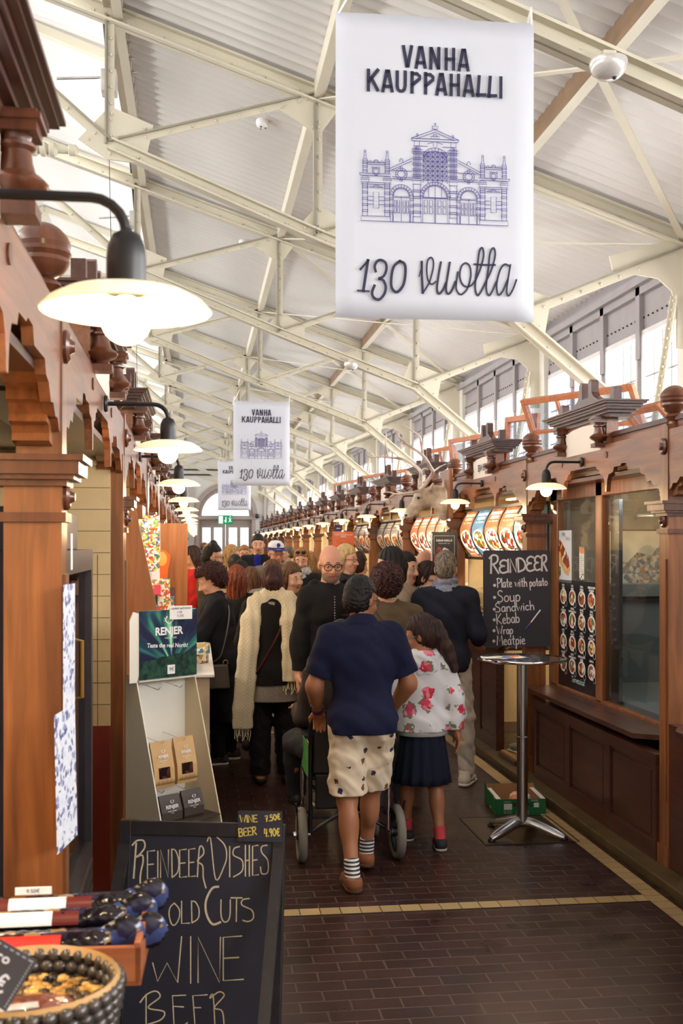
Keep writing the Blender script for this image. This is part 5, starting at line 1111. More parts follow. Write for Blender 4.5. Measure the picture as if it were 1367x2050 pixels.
m.build('shelf', None, t); m = MB().mat(M('grille_slat', (90, 82, 84), .4, metal=.5))
for i in range(9): m.box(-.02, -.012, -.42, .42, .14+.05*i, .16+.05*i)
m.build('grille', None, t)
m = MB().mat(WOOD); PLK = wood('orange_plank', (150, 92, 54), (186, 122, 76), rough=.5, coat=.1)
t = thing('plank_partition', 'sloping orange plank partition above the cardboard display', 'partition', (0, 6.35, 0)); pts = [(-.64, .1), (-.18, .1), (-.22, 1.45), (-.34, 2.02), (-.64, 2.02)]; MB().prism(pts[::-1], -.012, .012, 'xz').build('plank', PLK, t, bevel=.003); MB().box(-.36, -.3, .012, .4, 1.95, 2.02).build('top_batten', PLK, t)
t = thing('plank_partition', 'upright orange plank board at the gift stall, fish pouch hung on it', 'partition', (0, 10.2, 0)); MB().box(-.40, -.08, -.012, .012, .5, 1.99).build('plank', PLK, t, bevel=.003); MB().box(-.30, -.26, .012, .05, 0, .5).build('foot', PLK, t)
CARDS = blobs('picture_postcards', [(236, 232, 226), (216, 70, 50), (90, 150, 70), (240, 200, 90), (70, 100, 180), (244, 240, 236), (190, 130, 80), (240, 236, 232)], 75)
t = thing('postcard_rack', 'upper bracket of picture postcards beside the sloping plank', 'postcard rack', (-.30, 7.15, 1.83), R(8)); MB().mat(CARDS).box(-.06, .07, -.005, 0, -.21, .15).build('cards', None, t); MB().mat(PAPER).box(-.06, .07, -.012, -.005, -.25, -.2).box(.0, .02, -.012, -.01, -.32, -.2).build('holder', None, t); MB().tube([(0, .004, .15), (0, .004, .42)], .004, 5).build('hanging_wire', STEEL, t)
t = thing('souvenir_rack', 'lower rack of magnets and small colourful souvenirs beside the sloping plank', 'souvenir rack', (-.24, 7.35, 1.33), R(8)); MB().mat(CARDS).box(-.05, .07, -.005, .0, -.22, .25).build('cards', None, t); MB().tube([(0, .004, .25), (0, .004, .92)], .004, 5).build('hanging_wire', STEEL, t)
m = MB()
for i in range(6): m.mat([M('rack_red', (190, 40, 36), .5), BLACK, M('rack_pink', (220, 70, 100), .5)][i % 3]).box(-.055+.02*(i % 2), -.015+.02*(i % 2), -.05, -.005, -.2+.07*i, -.14+.07*i)
m.build('hanging_souvenir', None, t); MB().mat(WPL).tube([(.03, -.03, -.25), (.1, -.03, -.1), (.14, -.03, -.3)], .02, 6).build('plastic_bag', None, t)
t = thing('fish_pouch', 'orange fish shaped pouch hanging on the upright plank board', 'pouch', (-.31, 10.14, 1.70)); OR = M('orange_pouch', (220, 104, 40), .5, var=.1)
MB().mat(OR).prism([(-.07, .0), (-.02, .05), (.03, .05), (.085, 0), (.06, -.12), (.05, -.30), (-.05, -.30), (-.06, -.12)][::-1], -.012, .008, 'xz').build('pouch', None, t, bevel=.004); MB().mat(M('fish_print', (236, 170, 90), .5)).ball((.005, -.013, -.03), (.045, .006, .065), 12, 8).build('fish_print', None, t); MB().mat(PAPER).box(-.05, -.01, -.004, .0, .05, .27).build('paper_strip', None, t)
t = thing('paper_strip', 'narrow white paper strip hanging from a left column top', 'paper', (-.30, 9.1, 1.86)); MB().mat(PAPER).box(-.012, .012, -.002, 0, -.18, .12).build('strip', None, t); MB().mat(STEEL).ball((0, 0, .125), .008, 6, 4).build('pin', None, t)
# gift counter goods beyond the cardboard display
for i, (u, v, D, sx, sy, sz, c, lab) in enumerate(((365, 1222, 7.2, .035, .03, .055, (56, 130, 176), 'upright blue carton on the gift counter by the handwritten card'), (358, 1242, 7.1, .06, .05, .022, (40, 120, 150), 'flat teal carton under the blue one on the gift counter'), (345, 1240, 7.0, .035, .04, .03, (232, 222, 190), 'cream carton with small print on the gift counter end'),
        (338, 1205, 7.4, .04, .02, .12, (94, 50, 36), 'dark brown wooden tray standing on the gift counter'), (392, 1305, 7.6, .06, .05, .03, (226, 214, 184), 'open cream tray of small goods under the reaching arm'))):
    p = at(u, v, D=D); o = thing('gift_carton', lab, 'carton', (p.x, p.y, 1.2805 if i < 4 else 1.0005), R(10)); MB().mat(M('carton_%d' % i, c, .5, var=.1)).box(-sx, sx, -sy, sy, 0, 2*sz).build('box', None, o, bevel=.002); MB().mat(blobs('carton_print', [(240, 236, 226), (200, 160, 90), (90, 110, 130)], 60)).box(-sx*.8, sx*.8, -sy-.001, -sy, sz*.4, sz*1.5).build('print', None, o)
t = thing('gift_counter', 'white topped gift counter reaching under the woman in black', 'counter', (-.14, 8.0, 0)); MB().mat(M('cream_counter_front', (196, 180, 150), .6)).box(-.2, .22, -1.0, 1.5, .05, .98).build('body', None, t); MB().mat(PAPER).box(-.22, .25, -1.03, 1.53, .98, 1.0).build('top', None, t, bevel=.004); MB().mat(PAPER).box(-.20, .14, -1.0, -.1, 1.262, 1.28).box(-.14, -.12, -.95, -.9, 1.0, 1.262).box(-.14, -.12, -.2, -.15, 1.0, 1.262).box(.08, .10, -.95, -.9, 1.0, 1.262).box(.08, .10, -.2, -.15, 1.0, 1.262).build('raised_shelf', None, t)
GSM = [blobs('small_gifts_%d' % i, c, 50) for i, c in enumerate(([(236, 226, 200), (190, 150, 90), (120, 80, 50), (240, 236, 230)], [(220, 190, 120), (70, 130, 160), (240, 238, 230)]))]
for i in range(8):
    o = thing('small_gift', ['white and brown wrapped gift pack on the gift counter', 'yellow and blue wrapped gift pack on the gift counter'][i % 2], 'gift', (-.22+.13*(i % 3), 7.2+.22*i, 1.0), i*.7, ['brown wrapped gifts', 'blue wrapped gifts'][i % 2]); MB().mat(GSM[i % 2]).box(-.05, .05, -.035, .035, 0, .06+.02*(i % 2)).build('pack', None, o, bevel=.005); MB().mat(PAPER).box(-.02, .02, -.036, -.035, .02, .05).build('tag', None, o)
t = sheet('price_sign', 'cream card with a red handwritten four, behind the woman in black', 'price sign', at(437, 1207, D=10.4), (1, .1), .1, .13, M('cream_card', (232, 212, 176), .7)); m = MB().mat(M('red_marker', (200, 60, 40), .7)); word(m, '4€', (-.05, -.02), (.07, -.02), .11, .014, z=.002); m.build('marker_lettering', None, t); MB().mat(STEEL).box(-.008, .008, -.42, -.13, -.004, 0).build('stand', None, t)
# ================================================================== cardboard display of dried meat
t = thing('cardboard_display', 'white slanted cardboard display with northern lights header, behind the blackboard', 'display stand')
A, B = at(270, 1363, D=4.9), at(384, 1350, D=5.13); A.z = B.z = 0; wv = (B-A); Wd = wv.length; wv.normalize(); fv = Vector((wv.y, -wv.x, 0)); t.location = (A.x, A.y, 0); t.rotation_euler = (0, 0, math.atan2(wv.y, wv.x))
# local: x across, y backwards (front is -y), z up
WCARD = M('white_card', (226, 222, 212), .6, var=.03); BCARD = M('beige_card', (214, 196, 166), .6, var=.04)
sp = [(.06, .0), (-.32, .0), (-.24, .45), (-.02, 1.2), (.02, 1.23), (.06, 1.23)]
for x, nm in ((-.006, 'side_wall'), (Wd, 'side_wall')): MB().mat(WCARD if x < 0 else BCARD).prism(sp[::-1], x, x+.006, 'yz').build(nm, None, t)
MB().mat(WCARD).box(0, Wd, .05, .056, 0, 1.22).build('back_wall', None, t)
MB().mat(WCARD).add([(0, -.30, 0), (Wd, -.30, 0), (Wd, -.225, .56), (0, -.225, .56)], [(0, 1, 2, 3)]).build('front_skirt', None, t)
MB().mat(M('dark_shelf_card', (60, 48, 40), .6)).box(0, Wd, -.2, .05, .60, .606).build('shelf', None, t)
def aurora():
    m, nt, b, nd, ln = newmat('northern_lights_print'); tc = N(nt, 'ShaderNodeTexCoord'); s = N(nt, 'ShaderNodeSeparateXYZ'); ln.new(tc.outputs['Object'], s.inputs[0])
    def mt(op, a, bb=0.0, cc=None):
        n = N(nt, 'ShaderNodeMath', operation=op)
        for i, q in enumerate((a, bb, cc)):
            if q is None: continue
            if isinstance(q, (int, float)): n.inputs[i].default_value = q
            else: ln.new(q, n.inputs[i])
        return n.outputs[0]
    x = mt('SUBTRACT', s.outputs[0], Wd*.55); z = mt('SUBTRACT', s.outputs[2], 1.30); ang = mt('ARCTAN2', x, mt('ADD', z, .03)); nz = N(nt, 'ShaderNodeTexNoise'); nz.noise_dimensions = '2D'; nz.inputs['Scale'].default_value = 1; nz.inputs['Detail'].default_value = 2
    cv = N(nt, 'ShaderNodeCombineXYZ'); ln.new(mt('MULTIPLY', ang, 2.6), cv.inputs[0]); ln.new(mt('MULTIPLY', z, 3.0), cv.inputs[1]); ln.new(cv.outputs[0], nz.inputs['Vector'])
    fac = mt('ADD', nz.outputs[0], mt('MULTIPLY', mt('SUBTRACT', .12, z), .5))
    au = ramp(nt, fac, [(.44, (24, 26, 62)), (.54, (26, 60, 84)), (.64, (72, 160, 128)), (.74, (196, 236, 190))])
    n2 = N(nt, 'ShaderNodeTexNoise'); n2.inputs['Scale'].default_value = 40; ln.new(tc.outputs['Object'], n2.inputs['Vector']); gr = ramp(nt, n2.outputs[0], [(.35, (14, 30, 34)), (.6, (34, 74, 62)), (.8, (60, 90, 60))])
    hz = mt('ADD', mt('MULTIPLY', n2.outputs[0], .02), mt('ADD', s.outputs[2], mt('MULTIPLY', x, -.12))); g = mt('LESS_THAN', hz, 1.318); mx = N(nt, 'ShaderNodeMixRGB'); ln.new(g, mx.inputs[0]); ln.new(au, mx.inputs[1]); ln.new(gr, mx.inputs[2])
    ln.new(mx.outputs[0], b.inputs['Base Color']); b.inputs['Roughness'].default_value = .3; return m
MB().mat(aurora()).box(0, Wd, -.035, -.03, 1.21, 1.51).build('header_print', None, t); MB().mat(WCARD).prism([(-.05, 1.2), (-.012, 1.2), (-.001, 1.23), (-.001, 1.5), (-.03, 1.508), (-.05, 1.47)][::-1], -.03, -.024, 'xz').build('header_flap', None, t); MB().mat(WCARD).box(0, Wd, -.03, .05, 1.2, 1.206).box(0, Wd, -.03, -.024, 1.21, 1.51).build('header_back', None, t)
def antler_logo(m, x, y, s, w, z=.001):
    for e in (-1, 1):
        m.strip([(x+e*a*s, y+b*s) for a, b in smoothcurve([(.12, -.5), (.45, -.3), (.62, .1), (.42, .55)], 5)], w, z)
        for a, b, c, d in ((.5, -.22, .8, -.05), (.6, .05, .85, .3), (.55, .25, .3, .5)): m.strip([(x+e*a*s, y+b*s), (x+e*c*s, y+d*s)], w*.8, z)
lg = bpy.data.objects.new('logo', None)
m = MB().mat(PAPER); antler_logo(m, Wd*.5, 1.465, .03, .005); q = m.build('antler_emblem', None, t, rot=(PI/2, 0, 0)); q.location = (0, -.036, 0)
bfont('RENJER', .047, PAPER, t, 'brand_lettering', (Wd*.5, -.0362, 1.415), bold=.0016, rot=(PI/2, 0, 0)); bfont('WILD & PURE', .011, PAPER, t, 'brand_lettering', (Wd*.53, -.0362, 1.385), rot=(PI/2, 0, 0)); bfont('Taste the real North!', .026, PAPER, t, 'slogan', (Wd*.48, -.0362, 1.352), bold=.0006, rot=(PI/2, R(3), 0))
m = MB().mat(PAPER).box(Wd*.47, Wd*.6, -.038, -.036, 1.225, 1.265); m.build('price_tag', None, t); bfont('9€', .025, INK, t, 'price_lettering', (Wd*.54, -.0385, 1.245), rot=(PI/2, 0, 0))
for x, z in ((.05, 1.17), (.17, 1.17), (.07, .935), (.19, .935), (.07, .72), (.19, .72)):
    MB().tube([(x, .05, z+.02), (x, -.1, z), (x, -.115, z+.012)], .0022, 6).build('peg_hook', CHROME, t)
TAN = M('tan_kraft_pouch', (196, 158, 106), .5, var=.08, scale=(14, 14, 14)); DBR = M('dark_brown_pouch', (58, 46, 40), .5, var=.08)
Mw = lambda x, y, z: Vector((A.x, A.y, 0))+wv*x-fv*0+Vector((-wv.y, wv.x, 0))*y+Vector((0, 0, z))
for i, (x, y, z, mat, hh, lab) in enumerate(((.065, -.10, .845, TAN, .1, 'tan kraft meat pouch with clear window, hanging nearer on the display'), (.19, -.10, .85, TAN, .1, 'tan kraft meat pouch with clear window, hanging farther on the display'), (.07, -.15, .66, DBR, .06, 'dark brown meat pouch nearer on the bottom row of the display'), (.19, -.15, .665, DBR, .06, 'dark brown meat pouch farther on the bottom row of the display'))):
    o = thing('meat_pouch', lab, 'pouch', Mw(x, y, z)); o.rotation_euler = (R(-6), 0, t.rotation_euler.z); hw = .055
    pr = [(.012, -hh), (.02, -hh*.8), (.022, -.2*hh), (.012, hh*.5), (.003, hh)]; m = MB().mat(mat)
    for j in range(len(pr)-1):
        (a, b), (c, d) = pr[j], pr[j+1]; m.add([(-hw, -a, b), (hw, -a, b), (hw, -c, d), (-hw, -c, d), (-hw, a, b), (hw, a, b), (hw, c, d), (-hw, c, d)], [(0, 1, 2, 3), (7, 6, 5, 4), (4, 0, 3, 7), (1, 5, 6, 2)])
    m.build('pouch', None, o, smooth=50)
    rot = (PI/2, 0, 0); yy = -.0235
    if mat is TAN: MB().mat(blobs('dried_meat', [(60, 34, 32), (84, 48, 40), (40, 24, 24)], 50, rough=.1)).box(-.03, .03, -.0235, -.02, -.06, -.012).build('window', None, o); MB().mat(M('grass_print', (120, 84, 40), .6)).add([q for k in range(14) for q in ((-.05+.0075*k, -.0225, -.085), (-.044+.0075*k, -.0225, -.085), (-.046+.0075*k, -.0232, -.07+.004*(k % 3)))], [(3*k, 3*k+1, 3*k+2) for k in range(14)]).build('grass_print', None, o)
    k = .7 if mat is TAN else .9; zz = .035 if mat is TAN else .01
    bfont('RENJER', .02*k+.003, PAPER, o, 'brand_lettering', (0, -.0205-(0 if zz > .02 else .003), zz), bold=.0005, rot=rot); m = MB().mat(PAPER); antler_logo(m, 0, 0, .012, .002); q = m.build('antler_emblem', None, o, rot=rot); q.location = (0, -.0205-(0 if zz > .02 else .003), zz+.022)
    bfont('dried reindeer\nmeat', .008, PAPER, o, 'small_print', (0, -.022 if zz > .02 else -.0245, zz-.022), rot=rot)
t = thing('handwritten_card', 'white handwritten card clipped to the top corner of the cardboard display', 'card', at(362, 1226, D=5.0)); t.rotation_euler = facing(None, (1, .35), 0); MB().mat(PAPER).box(-.052, .052, -.03, .03, 0, .0015).build('card', None, t)
m = MB().mat(M('blue_pen', (60, 60, 110), .7)); word(m, 'reindeer', (-.045, .013), (-.008, .015), .012, .0014, z=.002); word(m, 'and moose', (-.004, .014), (.046, .016), .012, .0014, z=.002); word(m, '1-9€', (-.018, -.004), (.005, -.003), .01, .0013, z=.002); word(m, '3-25€', (-.018, -.02), (.012, -.019), .01, .0013, z=.002); m.build('handwriting', None, t)
# ================================================================== reindeer head mounted on a column
FUR, _nt, _b, _nd, _ln = newmat('reindeer_fur'); tc = N(_nt, 'ShaderNodeTexCoord'); n1 = N(_nt, 'ShaderNodeTexNoise'); n1.inputs['Scale'].default_value = 7; n1.inputs['Detail'].default_value = 6; _ln.new(tc.outputs['Object'], n1.inputs['Vector'])
_ln.new(ramp(_nt, n1.outputs[0], [(.3, (150, 128, 108)), (.5, (206, 192, 176)), (.7, (236, 228, 218))]), _b.inputs['Base Color']); _b.inputs['Roughness'].default_value = .9
n2 = N(_nt, 'ShaderNodeTexNoise'); n2.inputs['Scale'].default_value = 90; _ln.new(tc.outputs['Object'], n2.inputs['Vector']); bp = N(_nt, 'ShaderNodeBump'); bp.inputs['Strength'].default_value = .7; bp.inputs['Distance'].default_value = .01; _ln.new(n2.outputs[0], bp.inputs['Height']); _ln.new(bp.outputs[0], _b.inputs['Normal'])
HD = 10.95
def hp(x, y, dd=0): return np.array(at(720+x/5.696, 840+y/5.696, D=HD+dd))
t = thing('reindeer_head', 'mounted pale reindeer head with big antlers on a column of the right stalls', 'animal head', tuple(hp(975, 900)))
O = Vector(hp(975, 900)); L = lambda x, y, dd=0: tuple(Vector(hp(x, y, dd))-O)
s = 1/(5.696*2250/HD)                               # metres per crop pixel
sd = SDF()
sd.cone(L(1000, 930), L(850, 880), 150*s, 118*s, k=.03, flat=((0, 1, 0), .75)).cone(L(960, 1080), L(960, 900), 70*s, 110*s, k=.05, flat=((0, 1, 0), .7)).cone(L(860, 860), L(700, 900), 112*s, 92*s, k=.03, flat=((0, 1, 0), .8))
sd.cone(L(720, 900), L(600, 1030), 84*s, 58*s, k=.03, flat=((0, 1, 0), .8)).cone(L(620, 1010), L(545, 1085), 60*s, 46*s, k=.03, flat=((0, 1, 0), .85)).cone(L(700, 985), L(570, 1110), 40*s, 30*s, k=.03).cone(L(960, 760), L(955, 690), 22*s, 8*s, k=.02)
for dd, k in ((-.085, 1), (.1, .9)): sd.cone(L(800, 800, dd), L(835, 735, dd*1.5), 24*s, 14*s, k=.015)
sd.ell(L(672, 870, -.075), (34*s, .02, 30*s), k=.015)
solid('head', sd.mesh(.006, noise=lambda P: fold(P, 60, .0016)), FUR, t)
m = MB(); m.ball(L(668, 893, -.098), .0125, 14, 10); m.build('eye', M('glass_eye', (24, 18, 16), .08, var=0), t, smooth=60)
MB().ball(L(530, 1092, -.02), (.016, .02, .014), 10, 8).build('nose', M('dark_nose', (80, 66, 62), .5), t, smooth=60); MB().tube([L(540, 1130, -.035), L(600, 1112, -.045), L(650, 1075, -.05)], .0028, 5).build('mouth_line', M('mouth_dark', (70, 54, 48), .7), t)
ANT, _nt, _b, _nd, _ln = newmat('antler_bone'); tc = N(_nt, 'ShaderNodeTexCoord'); n1 = N(_nt, 'ShaderNodeTexNoise'); n1.inputs['Scale'].default_value = 9; n1.inputs['Detail'].default_value = 4; _ln.new(tc.outputs['Object'], n1.inputs['Vector']); _ln.new(ramp(_nt, n1.outputs[0], [(.3, (140, 112, 92)), (.6, (206, 190, 178)), (.8, (232, 222, 214))]), _b.inputs['Base Color']); _b.inputs['Roughness'].default_value = .5
def antler(dd, beams):
    m = MB()
    for pts, r0, r1 in beams:
        p = smoothcurve([L(x, y, dd+q) for x, y, q in pts], 6); n = len(p); m.tube(p, [1.35*(r0+(r1-r0)*i/(n-1))*s for i in range(n)], 9)
    m.build('antler', ANT, t, smooth=70)
antler(-.06, [([(690, 800, 0), (760, 720, -.03), (830, 610, -.08), (800, 530, -.12), (720, 410, -.16), (600, 320, -.18), (470, 220, -.2), (420, 150, -.2), (380, 95, -.2)], 19, 6), ([(715, 400, -.16), (705, 300, -.18), (680, 190, -.2), (600, 130, -.2), (480, 55, -.2)], 13, 4), ([(600, 330, -.18), (540, 290, -.17), (480, 270, -.16)], 10, 5), ([(445, 190, -.2), (435, 150, -.21)], 8, 4), ([(840, 590, -.08), (910, 540, -.02), (985, 505, .03)], 10, 3), ([(680, 815, 0), (600, 830, -.06), (480, 845, -.1), (400, 850, -.12), (340, 830, -.13), (290, 830, -.14)], 14, 5), ([(480, 840, -.1), (430, 820, -.1), (400, 790, -.1)], 9, 4), ([(390, 855, -.12), (350, 880, -.12), (330, 915, -.12)], 9, 4)])
antler(.09, [([(680, 790, 0), (690, 690, .02), (690, 590, .05), (600, 510, .08), (480, 450, .1), (320, 430, .12), (200, 420, .13), (130, 430, .13), (90, 405, .13)], 18, 5), ([(320, 420, .12), (300, 330, .12), (295, 240, .12), (302, 140, .12)], 12, 4), ([(160, 415, .13), (125, 370, .13), (110, 295, .13)], 9, 3), ([(700, 590, .05), (740, 560, .05), (780, 570, .05)], 9, 4)])
MB().mat(WOOD).box(L(1000, 900)[0]-.02, L(1000, 900)[0]+.02, -.16, .16, -.2, .28).build('wall_shield', None, t, bevel=.01)
# ================================================================== hanging kebab board and far posters
t = sheet('dish_board', 'black hanging board picturing a kebab with rice, above the short haired man', 'menu board', tuple(at(889, 1106, D=10.9)), (1, -.15), .125, .20, M('black_poster', (22, 20, 26), .3), depth=.012)
MB().mat(STEEL).box(-.13, -.115, -.185, .185, -.005, .016).build('frame_edge', None, t); m = MB().mat(PAPER)
for a, b, c, d in ((-.1, .1, .16, .163), (-.1, .1, -.115, -.112), (-.1, -.097, -.115, .163), (.097, .1, -.115, .163)): m.box(a, b, c, d, .012, .0125)
m.build('border_line', None, t); bfont('KEBAB RIISILLÄ', .026, PAPER, t, 'lettering', (0, .115, .013), bold=.0008, sx=.9); bfont('Kebab with rice', .017, PAPER, t, 'lettering', (.0, .088, .013))
m = MB().mat(DW_).prism([(-.02, -.1), (.1, -.1), (.1, -.03), (.04, .03), (0, .05), (-.07, -.02)], .012, .013, 'xy').mat(blobs('kebab_meat', [(110, 46, 30), (150, 66, 40), (84, 36, 26)], 40)).prism([(-.1, -.02), (-.06, .06), (-.01, .04), (-.05, -.03), (-.08, -.1), (-.1, -.1)], .013, .0135, 'xy').mat(M('tomato_red', (206, 52, 36), .4)).prism([(.03, -.02), (.07, -.02), (.05, .02)], .013, .0135, 'xy'); m.build('dish_picture', None, t)
MB().tube([(-.06, .19, .006), (-.06, .42, .006)], .003, 5).build('hanging_wire', STEEL, t)
t = sheet('kebab_poster', 'orange red poster standing behind the bald man, blond woman before it', 'poster', tuple(at(687, 1098, D=18.6)), (1, -.1), .18, .28, M('orange_poster', (206, 92, 46), .4, var=.2), depth=.01); m = MB().mat(PAPER)
bfont('TOAST BREAD PLATE\nKEBAB', .032, PAPER, t, 'lettering', (0, .21, .011)); MB().mat(DISH[1]).prism([(.07*math.cos(a), -.02+.05*math.sin(a)) for a in np.linspace(0, 2*PI, 17)[:-1]], .01, .011, 'xy').build('dish_picture', None, t); MB().mat(STEEL).box(-.01, .01, -1.72, -.28, 0, .008).build('stand', None, t)
t = sheet('blue_sign', 'small deep blue sign on a right stall above the orange poster', 'sign', tuple(at(677, 1062, D=20.2)), (1, -.1), .07, .10, M('deep_blue', (40, 40, 130), .4), depth=.01); MB().mat(PAPER).box(-.035, .035, .03, .045, .01, .011).build('print', None, t); MB().tube([(0, .09, .005), (0, .34, .005)], .003, 5).build('hanging_wire', STEEL, t)
t = sheet('exit_sign', 'green lit running man exit sign above the far arched door', 'exit sign', (DX-.02, HALL_Y1-.35, 2.84), (1, 0), .3, .19, emis('exit_green', (30, 150, 96), .9), depth=.06)
MB().mat(emis('exit_white', (235, 245, 238), 1.0)).box(-.28, -.1, -.16, .16, .06, .061).box(.0, .05, -.12, .12, .06, .061).prism([(.0, -.12), (-.06, -.02), (.0, -.02)][::-1], .06, .061, 'xy').prism([(.12, .1), (.2, .05), (.26, .1), (.22, 0), (.27, -.12), (.2, -.06), (.12, -.13), (.17, 0)], .06, .061, 'xy').ball((.2, .13, .061), .03, 8, 5).build('pictogram', None, t); MB().box(-.02, .02, .05, .09, -.29, .0).build('bracket', BLACK, t)
t = thing('security_camera', 'small dark camera on a bracket right of the far door', 'camera', (2.55, HALL_Y1-.25, 3.0)); MB().ball((0, 0, 0), .1, 12, 8).build('dome', BLACK, t, smooth=60); MB().tube([(0, .05, .05), (0, .24, .15)], .03, 6).build('bracket', GREYP, t)
t = thing('folded_ladder', 'tall folded ladder leaning on the end wall beside the right stalls', 'ladder', (3.05, HALL_Y1-.9, 0)); m = MB().mat(STEEL)
for x in (-.2, .2): m.bar((x-.1, -.3, 0), (x*.7+.12, .7, 4.5), .05, .08)
m.build('rail', None, t); m = MB().mat(STEEL)
for i in range(13): a = i/13; m.bar((-.2-.1+.28*a*.9, -.3+a, .2+4.3*a), (.2-.1+.16*a, -.3+a, .2+4.3*a), .03, .03)
m.build('rung', None, t)
# ---- step with shoes by the counter end, bagged rolls and ramekin on the first counter
o = thing('wooden_step', 'worn yellow wooden step in the gap beside the shop window stall', 'step', (2.75, 8.85, 0)); ST = wood('worn_step', (120, 84, 40), (168, 124, 66), rough=.5, axis=1); MB().box(-.25, .25, -.25, .22, 0, .1).build('tread', ST, o, bevel=.004); MB().box(-.27, -.25, -.25, .22, 0, .09).build('riser', WOODD, o)
def shoe(parent, mat, sole, L_=.27, w=.045, h=.09):
    sd = SDF().cone((0, -.08, .045), (0, .10, .035), .042, .036, k=.02, flat=((1, 0, 0), .95)).cone((0, .08, .034), (0, .15, .03), .038, .03, k=.02).cone((0, -.09, .05), (0, -.08, h), .04, .036, k=.02).ell((0, -.085, h+.03), (.03, .045, .04), k=.008, sub=True)
    solid('upper', sd.mesh(.006, cuts=[lambda P: .014-P[..., 2]]), mat, parent)
    sd = SDF().cone((0, -.09, .012), (0, .02, .012), .042, .036, k=.02).cone((0, .02, .012), (0, .14, .012), .036, .04, k=.02); solid('sole', sd.mesh(.006, cuts=[lambda P: P[..., 2]-.02, lambda P: -P[..., 2]]), sole, parent)
    m = MB().mat(WPL)
    for i in range(3): m.tube([(-.022, .0+.03*i, .078-.008*i), (.022, .01+.03*i, .078-.008*i)], .003, 4)
    m.build('laces', None, parent)
for i, (x, y, rz, c, lab) in enumerate(((2.62, 8.86, .3, (110, 104, 84), 'grey green walking shoe on the wooden step, outer one'), (2.74, 8.9, .2, (88, 84, 70), 'grey green walking shoe on the wooden step, inner one'), (2.86, 8.70, 1.2, (40, 44, 84), 'dark blue shoe tipped at the back of the wooden step'))):
    o = thing('shoe', lab, 'shoe', (x, y, .1), rz); shoe(o, M('shoe_%d' % i, c, .7, var=.2, scale=(40, 40, 40)), M('shoe_sole', (200, 196, 186), .6))
ROLL = M('bagel_crust', (206, 150, 90), .5, var=.25, scale=(16, 16, 16)); PLAS = glass('thin_plastic_bag', (246, 244, 240), .5, .15)
t = thing('bag_of_rolls', 'clear plastic bag of golden rolls on the counter beside the reindeer chalkboard', 'bag', (2.50, 9.38, .93)); 
for i in range(9): MB().lathe([(.018, 0), (.03, -.016), (.05, -.014), (.058, .004), (.05, .024), (.03, .026), (.018, .012)], (.1*math.sin(i*2.1)*.8, -.14+.035*i, .03+.05*(i % 3)), 14).build('roll', ROLL, t, smooth=60)
sd = SDF()
for i in range(5): sd.ell((.02*math.sin(i*2), -.13+.07*i, .06), (.14, .09, .10), k=.03)
solid('plastic_bag', sd.mesh(.012, cuts=[lambda P: .002-P[..., 2]], noise=lambda P: fold(P, 60, .004)), PLAS, t)
o = thing('sample_plate', 'clear round sample dish on the counter below the chalkboard', 'dish', (2.5, 9.08, .93)); MB().lathe([(.001, 0), (.05, 0), (.085, .03), (.09, .03), (.055, .004), (.001, .006)], n=24).build('dish', CHROME, o, smooth=50); MB().ball((0, 0, .014), (.04, .04, .012), 10, 6).build('sample', ROLL, o)
# ================================================================== near counter: sausages, basket, price card
NC = Vector((-.52, 1.66, 0))
t = thing('serving_counter', 'wooden counter at the near left corner carrying crate and basket', 'counter', (-.52, 1.85, 0)); MB().box(-.35, .385, -.42, .56, .97, 1.005).build('top', WOODD, t, bevel=.004); MB().box(-.32, .36, -.4, .53, .05, .97).build('body', WOODD, t)
CR = wood('crate_wood', (132, 70, 42), (176, 104, 62), rough=.5, axis=0, coat=.1)
fr, bk = at(300, 1966, D=1.93), at(322, 1815, D=2.3)
t = thing('wooden_crate', 'open orange brown wooden crate of dried sausages, near left corner', 'crate', (-.335, 2.20, 1.005), R(-2)); w, d, h = .24, .135, .07
for q in ((-w, w, -d, -d+.012, 0, h), (-w, w, d-.012, d, 0, h), (-w, -w+.012, -d, d, 0, h), (w-.012, w, -d, d, 0, h+.008)): MB().box(*q).build('side', CR, t, bevel=.002)
MB().box(-w, w, -d, d, 0, .008).build('bottom', CR, t)
FOIL = blobs('dark_foil_glints', [(20, 18, 28), (36, 34, 58), (26, 22, 30), (140, 112, 70), (18, 16, 24), (54, 66, 110), (28, 24, 34), (22, 20, 30)], 34, rough=.16)  # gold and blue patches paint highlights into the dark foil
